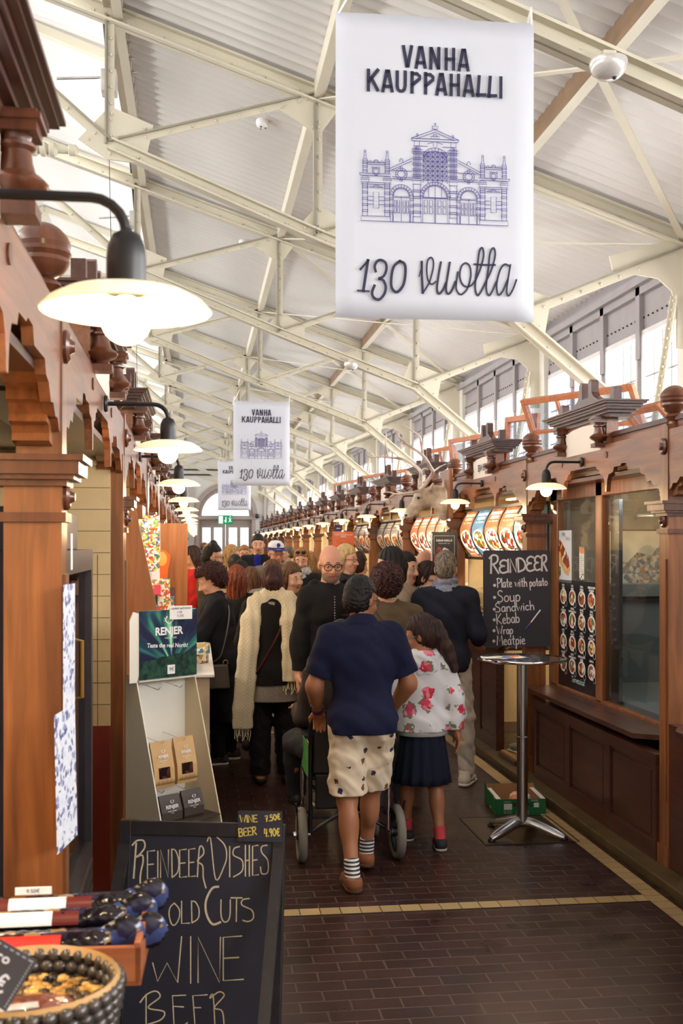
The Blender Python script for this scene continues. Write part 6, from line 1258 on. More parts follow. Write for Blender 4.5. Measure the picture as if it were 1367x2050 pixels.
for i, (y, z, dx, lb) in enumerate(((.085, .075, .02, 'dark foil sausage pack with price flag, top of the crate'), (.03, .065, .0, 'dark foil sausage pack with white label, middle of the crate'), (-.03, .045, .02, 'dark foil sausage pack behind the red one in the crate'), (-.09, .06, -.02, 'dark foil sausage pack with bright red label at the crate front'))):
    o = thing('sausage_pack', lb, 'sausage pack', (-.335+dx, 2.20+y, 1.005+z)); sd = SDF().cone((-.17, 0, 0), (.17, 0, .004), .026, .026, k=.01, flat=((0, 0, 1), .8)).cone((-.17, 0, 0), (-.22, 0, .008), .02, .034, k=.01, flat=((0, 1, 0), .4)).cone((.17, 0, .004), (.225, .01, .012), .02, .036, k=.01, flat=((0, 1, 0), .4))
    solid('pack', sd.mesh(.005, noise=lambda P: fold(P, 130, .0016, i)), FOIL, o)
    LR = M('label_red', (196, 44, 36), .35) if i == 3 else M('label_maroon', (96, 30, 28), .35)
    m = MB().mat(LR)
    for (x0, x1, mt) in ((-.12, -.05, LR), (-.05, .06, PAPER), (.06, .11, LR)):
        m.mat(mt)
        if i == 3: m.mat(LR if x0 < .06 else LR)
        a = [(-.0295*math.sin(q), .0245*math.cos(q)) for q in np.linspace(.35, 1.5, 6)]
        for (ya, za), (yb, zb) in zip(a, a[1:]): m.add([(x0, ya, za), (x1, ya, za), (x1, yb, zb), (x0, yb, zb)], [(0, 3, 2, 1)])
    m.build('paper_label', None, o)
    if i == 3: bfont('Poro', .014, PAPER, o, 'lettering', (0, -.029, .006), rot=(R(75), 0, 0)); MB().mat(PAPER).box(-.07, .07, -.033, -.03, -.03, -.012).build('white_edge', None, o)
    if i == 0: m = MB().mat(PAPER).box(-.04, .03, -.005, .0, .028, .042); m.build('price_flag', None, o); bfont('9.50€', .011, INK, o, 'lettering', (-.005, -.006, .035), rot=(PI/2, 0, 0))
t = thing('round_basket', 'round woven gold and dark basket at the near left corner', 'basket', (-.268, 1.85, 1.005)); WK = blobs('woven_gold', [(120, 92, 48), (186, 140, 70), (50, 38, 26), (216, 172, 92), (84, 62, 36), (26, 20, 18)], 48, rough=.3); WKD = M('woven_dark', (84, 78, 74), .3, metal=.4, var=.3, scale=(50, 50, 50))
m = MB().mat(WKD); rr = .142
for j in range(5):
    for i in range(36):
        a = 2*PI*(i+.5*(j % 2))/36; r = rr*(.9+.025*j); m.ball((r*math.cos(a), r*math.sin(a), .012+.019*j), (.015, .015, .012), 7, 5)
m.build('woven_side', None, t, smooth=70); m = MB().mat(WK)
m.lathe([(.001, .03), (.10, .034), (.135, .05)], n=40, cap=False)
for q in range(1, 8):
    r = .0165*q
    for i in range(int(6*q)): a = 2*PI*i/(6*q); m.ball((r*math.cos(a), r*math.sin(a), .05+.006*(q > 6)), (.0125, .0125, .008), 6, 4)
m.build('woven_floor', None, t, smooth=70); MB().mat(WKD).mat(M('gold_cane', (176, 140, 92), .35, var=.2)).lathe([(rr*.93, .09), (rr*.99, .104), (rr*1.03, .098), (rr*1.0, .088), (rr*.93, .09)], n=40, cap=False).build('rim', None, t, smooth=60)
o = thing('meat_slab', 'cling wrapped reddish meat slab lying in the round basket', 'meat', (-.285, 1.79, 1.072), .2); sd = SDF().ell((0, 0, 0), (.095, .05, .018), k=.01).ell((.04, .01, 0), (.06, .04, .016), k=.01); solid('meat', sd.mesh(.005), M('cured_meat', (130, 52, 34), .3, var=.3, scale=(20, 20, 20), coat=.5), o); sd = SDF().ell((-.02, -.02, .006), (.12, .062, .02), k=.01); solid('wrapping', sd.mesh(.006, noise=lambda P: fold(P, 90, .002)), PLAS, o); MB().mat(PAPER).box(-.02, .04, -.035, -.012, .0195, .021).build('label', None, o)
cl = at(35, 1930, D=1.62)
t = thing('slate_price_card', 'tilted slate price card with stitched edge in front of the basket', 'price card', tuple(at(-12, 1932, D=1.62))); t.rotation_euler = (facing(None, (1, .1), R(-12)).to_matrix() @ Matrix.Rotation(R(-33), 3, 'Z')).to_euler()
MB().mat(M('slate_card', (62, 60, 66), .6, var=.1)).box(-.12, .05, -.045, .034, -.003, 0).build('card', None, t); m = MB().mat(M('stitch', (160, 160, 170), .7))
for i in range(16): m.box(-.115+.0102*i, -.109+.0102*i, .028, .030, 0, .001).box(.044, .046, -.041+.0046*i, -.0385+.0046*i, 0, .001)
m.build('stitched_edge', None, t); m = MB().mat(CHALK); word(m, '10€', (-.012, -.03), (.03, -.027), .024, .0035, z=.001); word(m, 'Poro', (-.03, .008), (.015, .01), .014, .0025, z=.001); m.build('chalk_lettering', None, t); MB().tube([(-.03, -.055, -.01), (-.03, -.12, -.03)], .004, 6).build('stand_pin', STEEL, t)
# ================================================================== wheelchair
WCX, WCY = .865, 6.47
t = thing('wheelchair', 'folding travel wheelchair with green side pads, pushed by the man in shorts', 'wheelchair', (WCX, WCY, 0)); PADG = M('green_side_pad', (72, 150, 70), .5); TYR = M('grey_rubber_tyre', (128, 122, 114), .7, var=.1); VIN = M('black_vinyl', (24, 22, 26), .4, var=.1)
for s, yaw in ((-1, .04), (1, -.02)):
    x = s*.275; wl = bpy.data.objects.new('rear_wheel', None); COL.objects.link(wl); wl.parent = t; wl.location = (x, -.12, .155); wl.rotation_euler = (0, 0, yaw+.06*s)
    MB().lathe([(.118, -.02), (.135, -.026), (.15, -.018), (.155, 0), (.15, .018), (.135, .026), (.118, .02), (.118, -.02)], n=40, axis='x', cap=False).build('tyre', TYR, wl, smooth=60)
    m = MB().mat(BLACK).lathe([(.10, -.012), (.12, -.016), (.12, .016), (.10, .012), (.10, -.012)], n=32, axis='x', cap=False); m.lathe([(.03, -.03), (.03, .03)], n=14, axis='x')
    for i in range(3): a = i*2.1; m.bar((0, .02*math.cos(a), .02*math.sin(a)), (0, .11*math.cos(a), .11*math.sin(a)), .02, .025, up=(1, 0, 0))
    m.build('rim', None, wl, smooth=40); MB().lathe([(.012, -.05), (.02, -.045), (.02, .0), (.012, .05)], n=10, axis='x').build('axle', CHROME, wl)
    xx = s*.225
    fr = lambda nm, p, r, mt: MB().tube(p, r, 9).build(nm, mt, t, smooth=50)
    fr('back_tube', [(xx, -.22, .95), (xx, -.16, .9), (xx, -.12, .55), (xx, -.12, .17)], .0125, VIN if s < 0 else CHROME); fr('push_handle', [(xx, -.16, .9), (xx, -.22, .935), (xx, -.32, .93)], .017, VIN)
    fr('armrest_tube', [(xx, -.12, .66), (xx*1.02, .0, .68), (xx*1.02, .26, .68), (xx, .3, .6), (xx, .3, .45)], .012, CHROME); fr('side_rail', [(xx, -.12, .47), (xx, .36, .45)], .0125, CHROME); fr('lower_rail', [(xx, -.12, .24), (xx, .33, .22)], .0125, CHROME); fr('front_tube', [(xx, .36, .46), (xx, .37, .2), (xx, .46, .12)], .0125, CHROME)
    MB().box(xx-.012, xx+.012, -.08, .26, .46, .66).build('side_pad', PADG, t, bevel=.008); MB().box(xx-.028, xx+.028, -.08, .26, .69, .715).build('armrest_pad', VIN, t, bevel=.01)
    cw = bpy.data.objects.new('castor', None); COL.objects.link(cw); cw.parent = t; cw.location = (s*.225, .38, .095); MB().lathe([(.07, -.016), (.09, -.014), (.095, 0), (.09, .014), (.07, .016), (.02, .012), (.02, -.012)], n=24, axis='x').build('tyre', TYR, cw, smooth=50); MB().bar((0, 0, 0), (0, -.03, .12), .045, .02).build('fork', CHROME, cw)
    MB().box(s*.11-.08, s*.11+.08, .44, .58, .10, .115).build('footplate', BLACK, t); fr('brake_lever', [(s*.24, -.1, .28), (s*.30, -.14, .27), (s*.31, -.16, .34)], .007, BLACK)
MB().box(-.21, .21, -.145, -.12, .5, .86).build('backrest', VIN, t, bevel=.01); MB().box(-.21, .21, -.1, .34, .455, .475).build('seat', VIN, t, bevel=.006); MB().box(-.2, .2, -.15, -.13, .3, .5).build('rear_pouch', VIN, t, bevel=.01)
for a, b in (((-.215, -.11, .17), (.215, -.11, .42)), ((.215, -.08, .17), (-.215, -.08, .42))): MB().tube([a, b], .011, 8).build('cross_brace', BLACK, t)
# white toes of luggage or paper at the far stall foot are left to the crowd
# ================================================================== people
def skin(name, c):
    m = M(name, c, .5, var=.07, scale=(9, 9, 9)); b = m.node_tree.nodes['Principled BSDF']; b.inputs['Subsurface Weight'].default_value = .12; b.inputs['Subsurface Radius'].default_value = (.5, .2, .1); b.inputs['Subsurface Scale'].default_value = .02; return m
SK = {'fair': skin('fair_skin', (226, 176, 150)), 'pink': skin('rosy_skin', (218, 160, 134)), 'tan': skin('tan_skin', (168, 112, 80)), 'olive': skin('olive_skin', (212, 164, 132)), 'brown': skin('warm_brown_skin', (150, 98, 70))}
def hairmat(name, a, b):
    if name in MATS: return MATS[name]
    m, nt, bs, nd, ln = newmat(name); tc = N(nt, 'ShaderNodeTexCoord'); mp = N(nt, 'ShaderNodeMapping'); mp.inputs['Scale'].default_value = (90, 90, 9); ln.new(tc.outputs['Object'], mp.inputs[0])
    n = N(nt, 'ShaderNodeTexNoise'); n.inputs['Scale'].default_value = 1; n.inputs['Detail'].default_value = 4; n.inputs['Distortion'].default_value = .5; ln.new(mp.outputs[0], n.inputs['Vector']); ln.new(ramp(nt, n.outputs[0], [(.35, a), (.68, b)]), bs.inputs['Base Color'])
    bs.inputs['Roughness'].default_value = .55; bs.inputs['Specular IOR Level'].default_value = .3; bp = N(nt, 'ShaderNodeBump'); bp.inputs['Strength'].default_value = .6; bp.inputs['Distance'].default_value = .006; ln.new(n.outputs[0], bp.inputs['Height']); ln.new(bp.outputs[0], bs.inputs['Normal']); return m
HR = {'black': hairmat('black_hair', (12, 11, 13), (38, 31, 32)), 'dark': hairmat('dark_brown_hair', (28, 18, 18), (70, 44, 38)), 'plum': hairmat('dark_plum_hair', (34, 18, 20), (84, 46, 42)), 'auburn': hairmat('auburn_hair', (70, 30, 20), (150, 76, 44)), 'brown': hairmat('brown_hair', (58, 38, 28), (128, 90, 62)), 'fair': hairmat('fair_hair', (130, 96, 60), (214, 178, 124)), 'blond': hairmat('blond_hair', (170, 140, 90), (232, 208, 158)), 'grey': hairmat('grey_brown_hair', (70, 60, 52), (150, 138, 124)), 'ginger': hairmat('ginger_hair', (120, 74, 40), (196, 136, 84))}
def cloth(name, c, var=.12, rough=.85, scale=(5, 5, 5), bump=.25, bscale=220, **k): return M(name, c, rough, var=var, scale=scale, bump=bump, bscale=bscale, spec=.3, **k)
EYEW = M('eye_white', (232, 228, 224), .2, var=0); IRIS = M('dark_iris', (46, 34, 28), .15, var=0); LIPS = M('lips', (176, 96, 84), .5, var=.05); BROWH = HR['dark']
V3 = lambda *a: np.array(a, float)
def unit(v): v = np.array(v, float); return v/np.linalg.norm(v)
def rotm(yaw=0, pitch=0, roll=0):
    """head turn (left +), nod (down +), tilt"""
    return np.array((Matrix.Rotation(yaw, 3, 'Z') @ Matrix.Rotation(-pitch, 3, 'X') @ Matrix.Rotation(roll, 3, 'Y')))
class Person:
    def __init__(s, label, loc, H, face, res=.008, w=1.0, d=1.0, fem=False, head=(0, 0, 0), lean=0, side=0, arms=None, legs=None, group=None, sk='fair', hk=1.0, curl=.5):
        s.t = thing('person', label, 'person', (loc[0], loc[1], 0), face); s.k = k = H/1.75; s.res = res; s.w = w; s.fem = fem; s.curl = curl; s.sk = SK[sk]; s.d = d; s.hk = hk
        Rl = np.array(Matrix.Rotation(-lean, 3, 'X') @ Matrix.Rotation(side, 3, 'Y')); hip = V3(0, 0, .93); s.up = lambda p: (hip+Rl@(V3(*p)-hip))*k; s.Rl = Rl
        s.lo = lambda p: V3(*p)*k
        arms = arms or {}; legs = legs or {}
        s.arm = {}; s.leg = {}
        for e, nm in ((-1, 'L'), (1, 'R')):
            ua, fa = arms.get(nm, ((e*.14, -.03, -1), (e*.04, .16, -1)))
            sh = s.up((e*.178*w, 0, 1.405)); el = sh+unit(ua)*.285*k; wr = el+unit(fa)*.245*k; s.arm[nm] = (sh, el, wr, unit(fa))
            ta, sa = legs.get(nm, ((e*.03, .02, -1), (e*.01, -.03, -1)))
            h = s.lo((e*.088*w, 0, .93)); kn = h+unit(ta)*.435*k; an = kn+unit(sa)*.41*k; s.leg[nm] = [h, kn, an]
        dz = .085*k-min(s.leg['L'][2][2], s.leg['R'][2][2]); s.dz = dz
        sf = lambda p: p+V3(0, 0, dz)
        s.arm = {n: (sf(a), sf(b), sf(c), d_) for n, (a, b, c, d_) in s.arm.items()}; s.leg = {n: [sf(q) for q in v] for n, v in s.leg.items()}
        up0, lo0 = s.up, s.lo; s.up = lambda p: up0(p)+V3(0, 0, dz); s.lo = lambda p: lo0(p)+V3(0, 0, dz)
        s.hc = s.up((0, .012, 1.60)); s.HR_ = Rl@rotm(*head); s.hd = lambda p: s.hc+s.HR_@(V3(*p)*k*hk); s.hinv = lambda P: ((P-s.hc)@s.HR_)/(k*hk)
    def torso(s, S, g=0.0, low=True, k=.05):
        u, K, w, d = s.up, s.k, s.w, s.d; E = lambda c, r, kk=k: S.ell(u(c), V3(*r)*K+g, k=kk, rot=s.Rl)
        if low: E((0, 0, .955), (.16*w, .112*d, .125)); E((-.07*w, -.045, .92), (.09*w, .085, .1)); E((.07*w, -.045, .92), (.09*w, .085, .1))
        S.cone(u((0, 0, 1.0)), u((0, 0, 1.26)), .135*w*K+g, .15*w*K+g, k=k, flat=(s.Rl[:, 1], .74*d)); E((0, .0, 1.30), (.165*w, .115*d, .16))
        S.cone(u((-.125*w, 0, 1.40)), u((.125*w, 0, 1.40)), .062*K+g, .062*K+g, k=k); S.cone(u((0, -.012, 1.40)), u((0, -.002, 1.48)), .085*K+g, .06*K+g*.6, k=.04)
        if s.fem: E((-.075*w, .08*d, 1.26), (.062, .058, .062), .03); E((.075*w, .08*d, 1.26), (.062, .058, .062), .03)
        if s.d > 1.1: E((0, .05, 1.08), (.14*w, .11*d, .15))
    def armp(s, S, g=0.0, upto=2.0, k=.03, sides='LR', r=1.0):
        K = s.k*(.92 if s.fem else 1)*r
        for n in sides:
            a, b, c, f = s.arm[n]; S.cone(a, b, .054*K+g, .045*K+g, k=k)
            if upto > 1: S.cone(b, c, .045*K+g, .029*K+g, k=k); S.cone(b+(c-b)*.15, b+(c-b)*.5, .046*K+g, .038*K+g, k=k)
    def legp(s, S, g=0.0, k=.03, sides='LR', wide=(1, 1, 1)):
        K = s.k
        for n in sides:
            h, kn, an = s.leg[n]; S.cone(h, kn, .088*K*wide[0]+g, .058*K*wide[1]+g, k=k); S.cone(kn, an, .055*K*wide[1]+g, .036*K*wide[2]+g, k=k)
            c = kn+(an-kn)*.32+V3(0, -.016*K, 0); S.ell(c, V3(.052, .055, .11)*K*wide[1]+g, k=k)
    def hand(s, S, n):
        a, b, c, f = s.arm[n]; K = s.k*(.9 if s.fem else 1); e = -1 if n == 'L' else 1
        x = V3(-e, 0, 0); x = x-f*(x@f); x = x/max(np.linalg.norm(x), 1e-6); y = np.cross(f, x)   # x: palm normal (towards the body), y: across the knuckles
        if abs(f[2]) < .75: x = V3(0, 0, -1)-f*(-f[2]); x /= np.linalg.norm(x); y = np.cross(f, x)
        S.cone(c, c+f*.03*K, .027*K, .03*K, k=.012); p0 = c+f*.055*K; S.ell(p0, V3(.016, .041, .045)*K, k=.014, rot=np.stack([x, y, f], 1))
        cu = s.curl*(.9 if hasattr(s, 'grip') else 1)
        for i, (o, L) in enumerate(((-.03, .072), (-.01, .082), (.011, .076), (.03, .06))):
            q = p0+f*.036*K+y*o*K; dirn = f
            for j, (q_, r) in enumerate(((.42, .0095), (.33, .0085), (.25, .0078))):
                ang = cu*(.5+.55*j); dd = unit(f*math.cos(ang*1.0)+x*math.sin(ang)); q2 = q+dd*L*q_*K; S.cone(q, q2, r*K, r*.93*K, k=.004); q = q2
        yy = y if (y@V3(0, 1, 0)) > 0 or abs(f[2]) < .75 else -y; q = p0-f*.025*K+yy*.03*K
        q2 = q+unit(f*.75+yy*.6+x*.3)*.035*K; S.cone(q, q2, .0125*K, .0105*K, k=.008); S.cone(q2, q2+unit(f+x*.35+yy*.1)*.03*K, .0105*K, .0085*K, k=.004)
    def body(s, face=True, hands=True, bald=False):
        S = SDF(); K = s.k; s.torso(S); s.armp(S); s.legp(S); Hk = K*s.hk
        S.cone(s.up((0, -.014, 1.43)), s.hd((0, -.02, -.02)), .056*K, .054*K, k=.03)
        E = lambda c, r, kk=.02, sub=False: S.ell(s.hd(c), V3(*r)*Hk, k=kk, rot=s.HR_, sub=sub)
        E((0, -.012, .045), (.074, .094, .1)); E((0, .022, -.03), (.061, .07, .078)); E((0, .052, -.082), (.03, .03, .026), .03); E((0, .05, .03), (.058, .035, .05), .03)
        if face:
            for e in (-1, 1):
                E((e*.031, .098, .013), (.02, .016, .012), .012, True); E((e*.032, .078, .012), (.014, .014, .011), .006); E((e*.042, .062, -.026), (.024, .022, .022), .02); E((e*.075, -.012, .005), (.013, .022, .032), .008)
                S.cone(s.hd((e*.012, .088, .03)), s.hd((e*.048, .076, .03)), .009*Hk, .008*Hk, k=.012)
            S.cone(s.hd((0, .088, .02)), s.hd((0, .112, -.026)), .009*Hk, .0145*Hk, k=.01); E((-.012, .097, -.029), (.01, .011, .008), .008); E((.012, .097, -.029), (.01, .011, .008), .008)
            E((0, .084, -.054), (.025, .014, .0075), .006); E((0, .083, -.064), (.022, .013, .0075), .006); E((0, .101, -.0585), (.026, .012, .0018), .004, True)
        if hands:
            for n in 'LR': s.hand(S, n)
        for n in 'LR':
            an = s.leg[n][2]; S.cone(an, an+V3(0, -.03, -.035)*K, .036*K, .034*K, k=.02); S.cone(an+V3(0, -.01, -.045)*K, an+V3(0, .14, -.062)*K, .036*K, .024*K, k=.02)
        vf = S.mesh(s.res); mats = [s.sk]; fn = None
        if face:
            mats = [s.sk, LIPS]
            def fn(c):
                q = s.hinv(c); return ((np.abs(q[:, 0]) < .024) & (q[:, 1] > .08) & (np.abs(q[:, 2]+.0585) < .0115)).astype(int)
        solid('body', vf, None, s.t, fn, mats)
        if face:
            for e in (-1, 1):
                m = MB().mat(EYEW).ball((0, 0, 0), (.0115, .0115, .0075), 12, 8).mat(IRIS).ball((0, .0066, 0), .0056, 10, 6); s.hput('eye', m, (e*.031, .0825, .0125))
                m = MB().mat(s.browm if hasattr(s, 'browm') else BROWH).tube([(-.017*e, -.0, 0), (0, .006, .005), (.017*e, .004, .002)][::1], [.0028, .004, .0022], 6); s.hput('eyebrow', m, (e*.032, .089, .036))
        return s
    def hput(s, nm, m, off=(0, 0, 0), smooth=60):
        m.v = [tuple(s.hd(np.array(p)+V3(*off))) for p in m.v]; return m.build(nm, None, s.t, smooth=smooth)
    def hair(s, style, col, amp=.006, seed=1.0, length=.3, part=None):
        S = SDF(); Hk = s.k*s.hk; s.hairm = HR[col]; E = lambda c, r, kk=.02, sub=False: S.ell(s.hd(c), V3(*r)*Hk, k=kk, rot=s.HR_, sub=sub); C = lambda a, b, ra, rb, kk=.03, fl=None: S.cone(s.hd(a), s.hd(b), ra*Hk, rb*Hk, k=kk, flat=fl)
        cuts = []
        if style in ('short', 'crop', 'fringe'):
            g = {'short': .011, 'crop': .006, 'fringe': .0045}[style]; E((0, -.014, .05), (.077+g*.8, .098+g*.7, .101+g)); E((0, -.05, .0), (.07+g*.7, .06+g, .075), .02)
            top = .07 if style != 'fringe' else .5
            def hl(P):
                q = s.hinv(P); face = np.maximum(q[..., 1]-(.062 if style == 'short' else .05)+.35*np.maximum(.085-q[..., 2], 0), -9)
                low = -(q[..., 2]+.065+np.clip(-(q[..., 1]+.03), -.06, .05)*-.1-(.03*(q[..., 1] > -.02))); r = np.minimum(np.maximum(q[..., 1]-.0, -9), .088-q[..., 2]-.3*np.abs(q[..., 0])) if style != 'x' else 0
                r2 = np.minimum(q[..., 1]+.008-.25*np.maximum(q[..., 2]-.03, 0), .078-q[..., 2]-.2*np.abs(q[..., 0])); out = np.maximum(np.maximum(r2, low), q[..., 1]-.085)
                if style == 'fringe': out = np.maximum(out, np.minimum(q[..., 2]-.055+.4*np.maximum(q[..., 1]+.05, 0), 1))
                return (out+.005*np.sin(q[..., 0]*110+q[..., 1]*60)+.003*np.sin(q[..., 0]*230-q[..., 2]*90))*Hk
            cuts.append(hl)
        elif style == 'curly':
            E((0, -.035, .06), (.116, .13, .112)); E((0, -.085, .01), (.108, .078, .098), .03); E((0, .03, .10), (.08, .07, .055), .03)
            cuts.append(lambda P: (lambda q: np.maximum(np.minimum(q[..., 1]-.035, .075-q[..., 2]), np.minimum(q[..., 1]+.0, .03-q[..., 2]))*Hk)(s.hinv(P))); 
        else:
            E((0, -.014, .05), (.087, .107, .112)); E((0, -.045, .0), (.082, .068, .08), .03)
            if style == 'long':
                C((-.045, -.05, .0), (-.06, -.075, -length), .05, .03); C((.045, -.05, .0), (.06, -.075, -length), .05, .03); C((0, -.07, .0), (0, -.09, -length-.03), .055, .035); C((-.07, -.01, -.02), (-.075, .0, -length*.8), .026, .02); C((.07, -.01, -.02), (.075, .0, -length*.8), .026, .02)
            if style == 'bob':
                C((-.06, -.03, .0), (-.066, -.03, -length*.5), .05, .036); C((.06, -.03, .0), (.066, -.03, -length*.5), .05, .036); C((0, -.075, .0), (0, -.08, -length*.5), .06, .045)
            if style == 'bun': E((0, -.12, .03), (.05, .045, .048), .015)
            if style == 'pony':
                E((0, -.115, .06), (.03, .03, .03), .02)
                for i in range(4): C((.02*i*.3, -.115-.012*i, .06-.075*i), (.02*(i+1)*.3, -.115-.012*(i+1), .06-.075*(i+1)), .034+.006*(i % 3), .036+.004*((i+1) % 3)-.012*(i == 3), .02)
            def hl(P):
                q = s.hinv(P); f = np.minimum(q[..., 1]-.018+.25*np.maximum(-.02-q[..., 2], -.05), .082-q[..., 2]-.35*np.abs(q[..., 0]-(part or 0)*.02)); low = np.minimum(-(q[..., 2]+.085), q[..., 1]+.055) if style in ('bun', 'pony') else np.minimum(q[..., 1]-.022, -(q[..., 2]+length+.05)) ; low2 = np.minimum(-(q[..., 2]+.075), 1) if style == 'bun' else -9+0*q[..., 0]
                return np.maximum(np.maximum(f, low if style != 'long' else -9+0*f), low2)*Hk
            cuts.append(hl)
        def nz(P):
            q = s.hinv(P); a = np.arctan2(q[..., 0], -q[..., 1]-.0)
            if style == 'curly': return amp*2.2*(np.sin(q[..., 0]*170+seed+2*np.sin(q[..., 2]*70))*np.sin(q[..., 1]*160+2*np.sin(q[..., 2]*90))*np.sin(q[..., 2]*165+seed))+amp*.7*np.sin(q[..., 0]*300+q[..., 2]*260+2*np.sin(q[..., 1]*150))
            if style in ('short', 'crop', 'fringe'): return amp*.42*(np.sin(q[..., 0]*150+4*np.sin(q[..., 1]*37+q[..., 2]*61+seed))*np.sin(q[..., 1]*130+4*np.sin(q[..., 2]*53+q[..., 0]*71))+.7*np.sin(q[..., 2]*210+q[..., 0]*260+3*np.sin(q[..., 1]*97+q[..., 0]*43)))
            return amp*(.6*np.sin(a*14+2*np.sin(q[..., 2]*16+seed)+q[..., 0]*40)+.4*np.sin(a*27+3*np.sin(q[..., 2]*11+seed*2)))
        solid('hair', S.mesh(max(.0045, s.res*.75), cuts=cuts, noise=nz), s.hairm, s.t); return s
    def top(s, mat, hem=.9, g=.012, sleeve=2.0, nm='shirt', folds=.004, neck=.062, seed=0, sleevew=1.0, open_=None, low=True, mats=None, fn=None, flare=0, res=None):
        S = SDF(); K = s.k; s.torso(S, g, low=low); s.armp(S, g*sleevew, upto=sleeve)
        if flare: S.cone(s.up((0, 0, 1.15)), s.up((0, 0, hem-.05)), .15*s.w*K+g, (.17*s.w+flare)*K+g, k=.06, flat=(V3(0, 1, 0), .78*s.d))
        z0 = s.up((0, 0, hem))[2]; cuts = [lambda P: z0-P[..., 2]]
        for n in 'LR':
            a, b, c, f = s.arm[n]
            if sleeve <= 1: d_ = unit(b-a); e = a+(b-a)*sleeve
            else: d_ = f; e = b+(c-b)*(sleeve-1)
            cuts.append(lambda P, e=e, d_=d_: np.minimum((P-e)@d_, .11-np.linalg.norm(P-(e+d_*.075), axis=-1)))
        nk = s.up((0, .0, 1.535)); cuts.append(lambda P: neck*K*1.25-np.linalg.norm((P-nk)*V3(1, .9, .8), axis=-1))
        if sleeve <= 1: S.items = [it for it in S.items]
        o = solid(nm, S.mesh(res or s.res, cuts=cuts, noise=lambda P: fold(P, 17, folds, seed)+fold(P[..., [2, 0, 1]], 31, folds*.4, seed+2)), mat, s.t, fn, mats); return o
    def pants(s, mat, hem=.06, g=.014, nm='trousers', wide=(1.08, 1.15, 1.25), folds=.004, seed=0, waist=1.0, fn=None, mats=None):
        S = SDF(); K = s.k; E = lambda c, r: S.ell(s.lo(c), V3(*r)*K+g, k=.04)
        E((0, 0, .955), (.158*s.w, .11*s.d, .12)); E((-.07*s.w, -.045, .92), (.088*s.w, .083, .1)); E((.07*s.w, -.045, .92), (.088*s.w, .083, .1)); cuts = [lambda P: P[..., 2]-s.lo((0, 0, waist+.02))[2]]
        for n in 'LR':
            h, kn, an = s.leg[n]; S.cone(h, kn, .088*K*wide[0]+g, .058*K*wide[1]+g, k=.03)
            if hem < .5: S.cone(kn, an, .058*K*wide[1]+g, .04*K*wide[2]+g, k=.03)
            else: S.cone(h+(kn-h)*.5, kn, .083*K*wide[0]+g, .07*K*wide[1]+g, k=.02)
            if hem < .5: d_ = unit(an-kn); e = an+d_*(.085-hem)*K*0+d_*(.03-hem*.3)
            else: d_ = unit(kn-h); e = kn+d_*(.49-hem)*K
            cuts.append(lambda P, e=e, d_=d_: np.minimum((P-e)@d_, .16-np.linalg.norm(P-(e+d_*.10), axis=-1)))
        return solid(nm, S.mesh(s.res, cuts=cuts, noise=lambda P: fold(P, 22, folds, seed)+fold(P, 47, folds*.4, seed+1)), mat, s.t, fn, mats)
    def skirt(s, mat, z0, z1, r0, r1, pleats=18, amp=.012, nm='skirt'):
        m = MB(); n = pleats*6; rows = 9; K = s.k
        for j in range(rows+1):
            t_ = j/rows; z = z1+(z0-z1)*t_; r = r1+(r0-r1)*t_
            for i in range(n): a = 2*PI*i/n; q = r+amp*t_*math.sin(a*pleats+.5*math.sin(a*3)); m.v.append(tuple(s.lo((0, 0, z))+V3(q*math.cos(a)*s.w, q*math.sin(a)*.82, 0)*K))
        for j in range(rows):
            for i in range(n): m.f.append((j*n+i, (j+1)*n+i, (j+1)*n+(i+1) % n, j*n+(i+1) % n)); m.mi.append(0)
        o = m.build(nm, mat, s.t, smooth=70); sd = o.modifiers.new('s', 'SOLIDIFY'); sd.thickness = .004; return o
    def shoes(s, mat, sole=None, tall=.1, L_=1.0, yaw=0, nm='shoe', socks=None):
        K = s.k
        for n in 'LR':
            an = s.leg[n][2]; kn = s.leg[n][1]; e = -1 if n == 'L' else 1; tilt = min(1.0, max(0, (an[2]-.085*K)*4)); Rm = np.array(Matrix.Rotation(-e*.12, 3, 'Z') @ Matrix.Rotation(-tilt*1.1, 3, 'X'))
            Q = lambda p: an+Rm@(V3(*p)*K)
            S = SDF().cone(Q((0, -.045, -.04)), Q((0, .10, -.048)), .043*K, .038*K, k=.02).cone(Q((0, .09, -.05)), Q((0, .16*L_, -.055)), .039*K, .028*K, k=.02).cone(Q((0, -.045, -.045)), Q((0, -.03, tall-.085)), .042*K, .044*K, k=.02)
            fl = Q((0, 0, -.085)); nn = Rm@V3(0, 0, 1); o = solid(nm, S.mesh(max(.006, s.res*.8), cuts=[lambda P: -((P-fl)@nn), lambda P: (P-Q((0, 0, tall-.085)))@nn]), mat, s.t)
            if sole:
                S = SDF().cone(Q((0, -.045, -.07)), Q((0, .15*L_, -.07)), .046*K, .038*K, k=.02); solid('sole', S.mesh(.006, cuts=[lambda P: -((P-fl)@nn), lambda P: (P-fl)@nn-.022*K]), sole, o)
            if socks:
                S = SDF().cone(Q((0, -.012, -.02)), an+unit(kn-an)*.10*K, .043*K, .044*K, k=.01); d_ = unit(kn-an); solid('sock', S.mesh(.006, cuts=[lambda P: (P-an)@d_-.085*K]), socks, s.t)
        return s
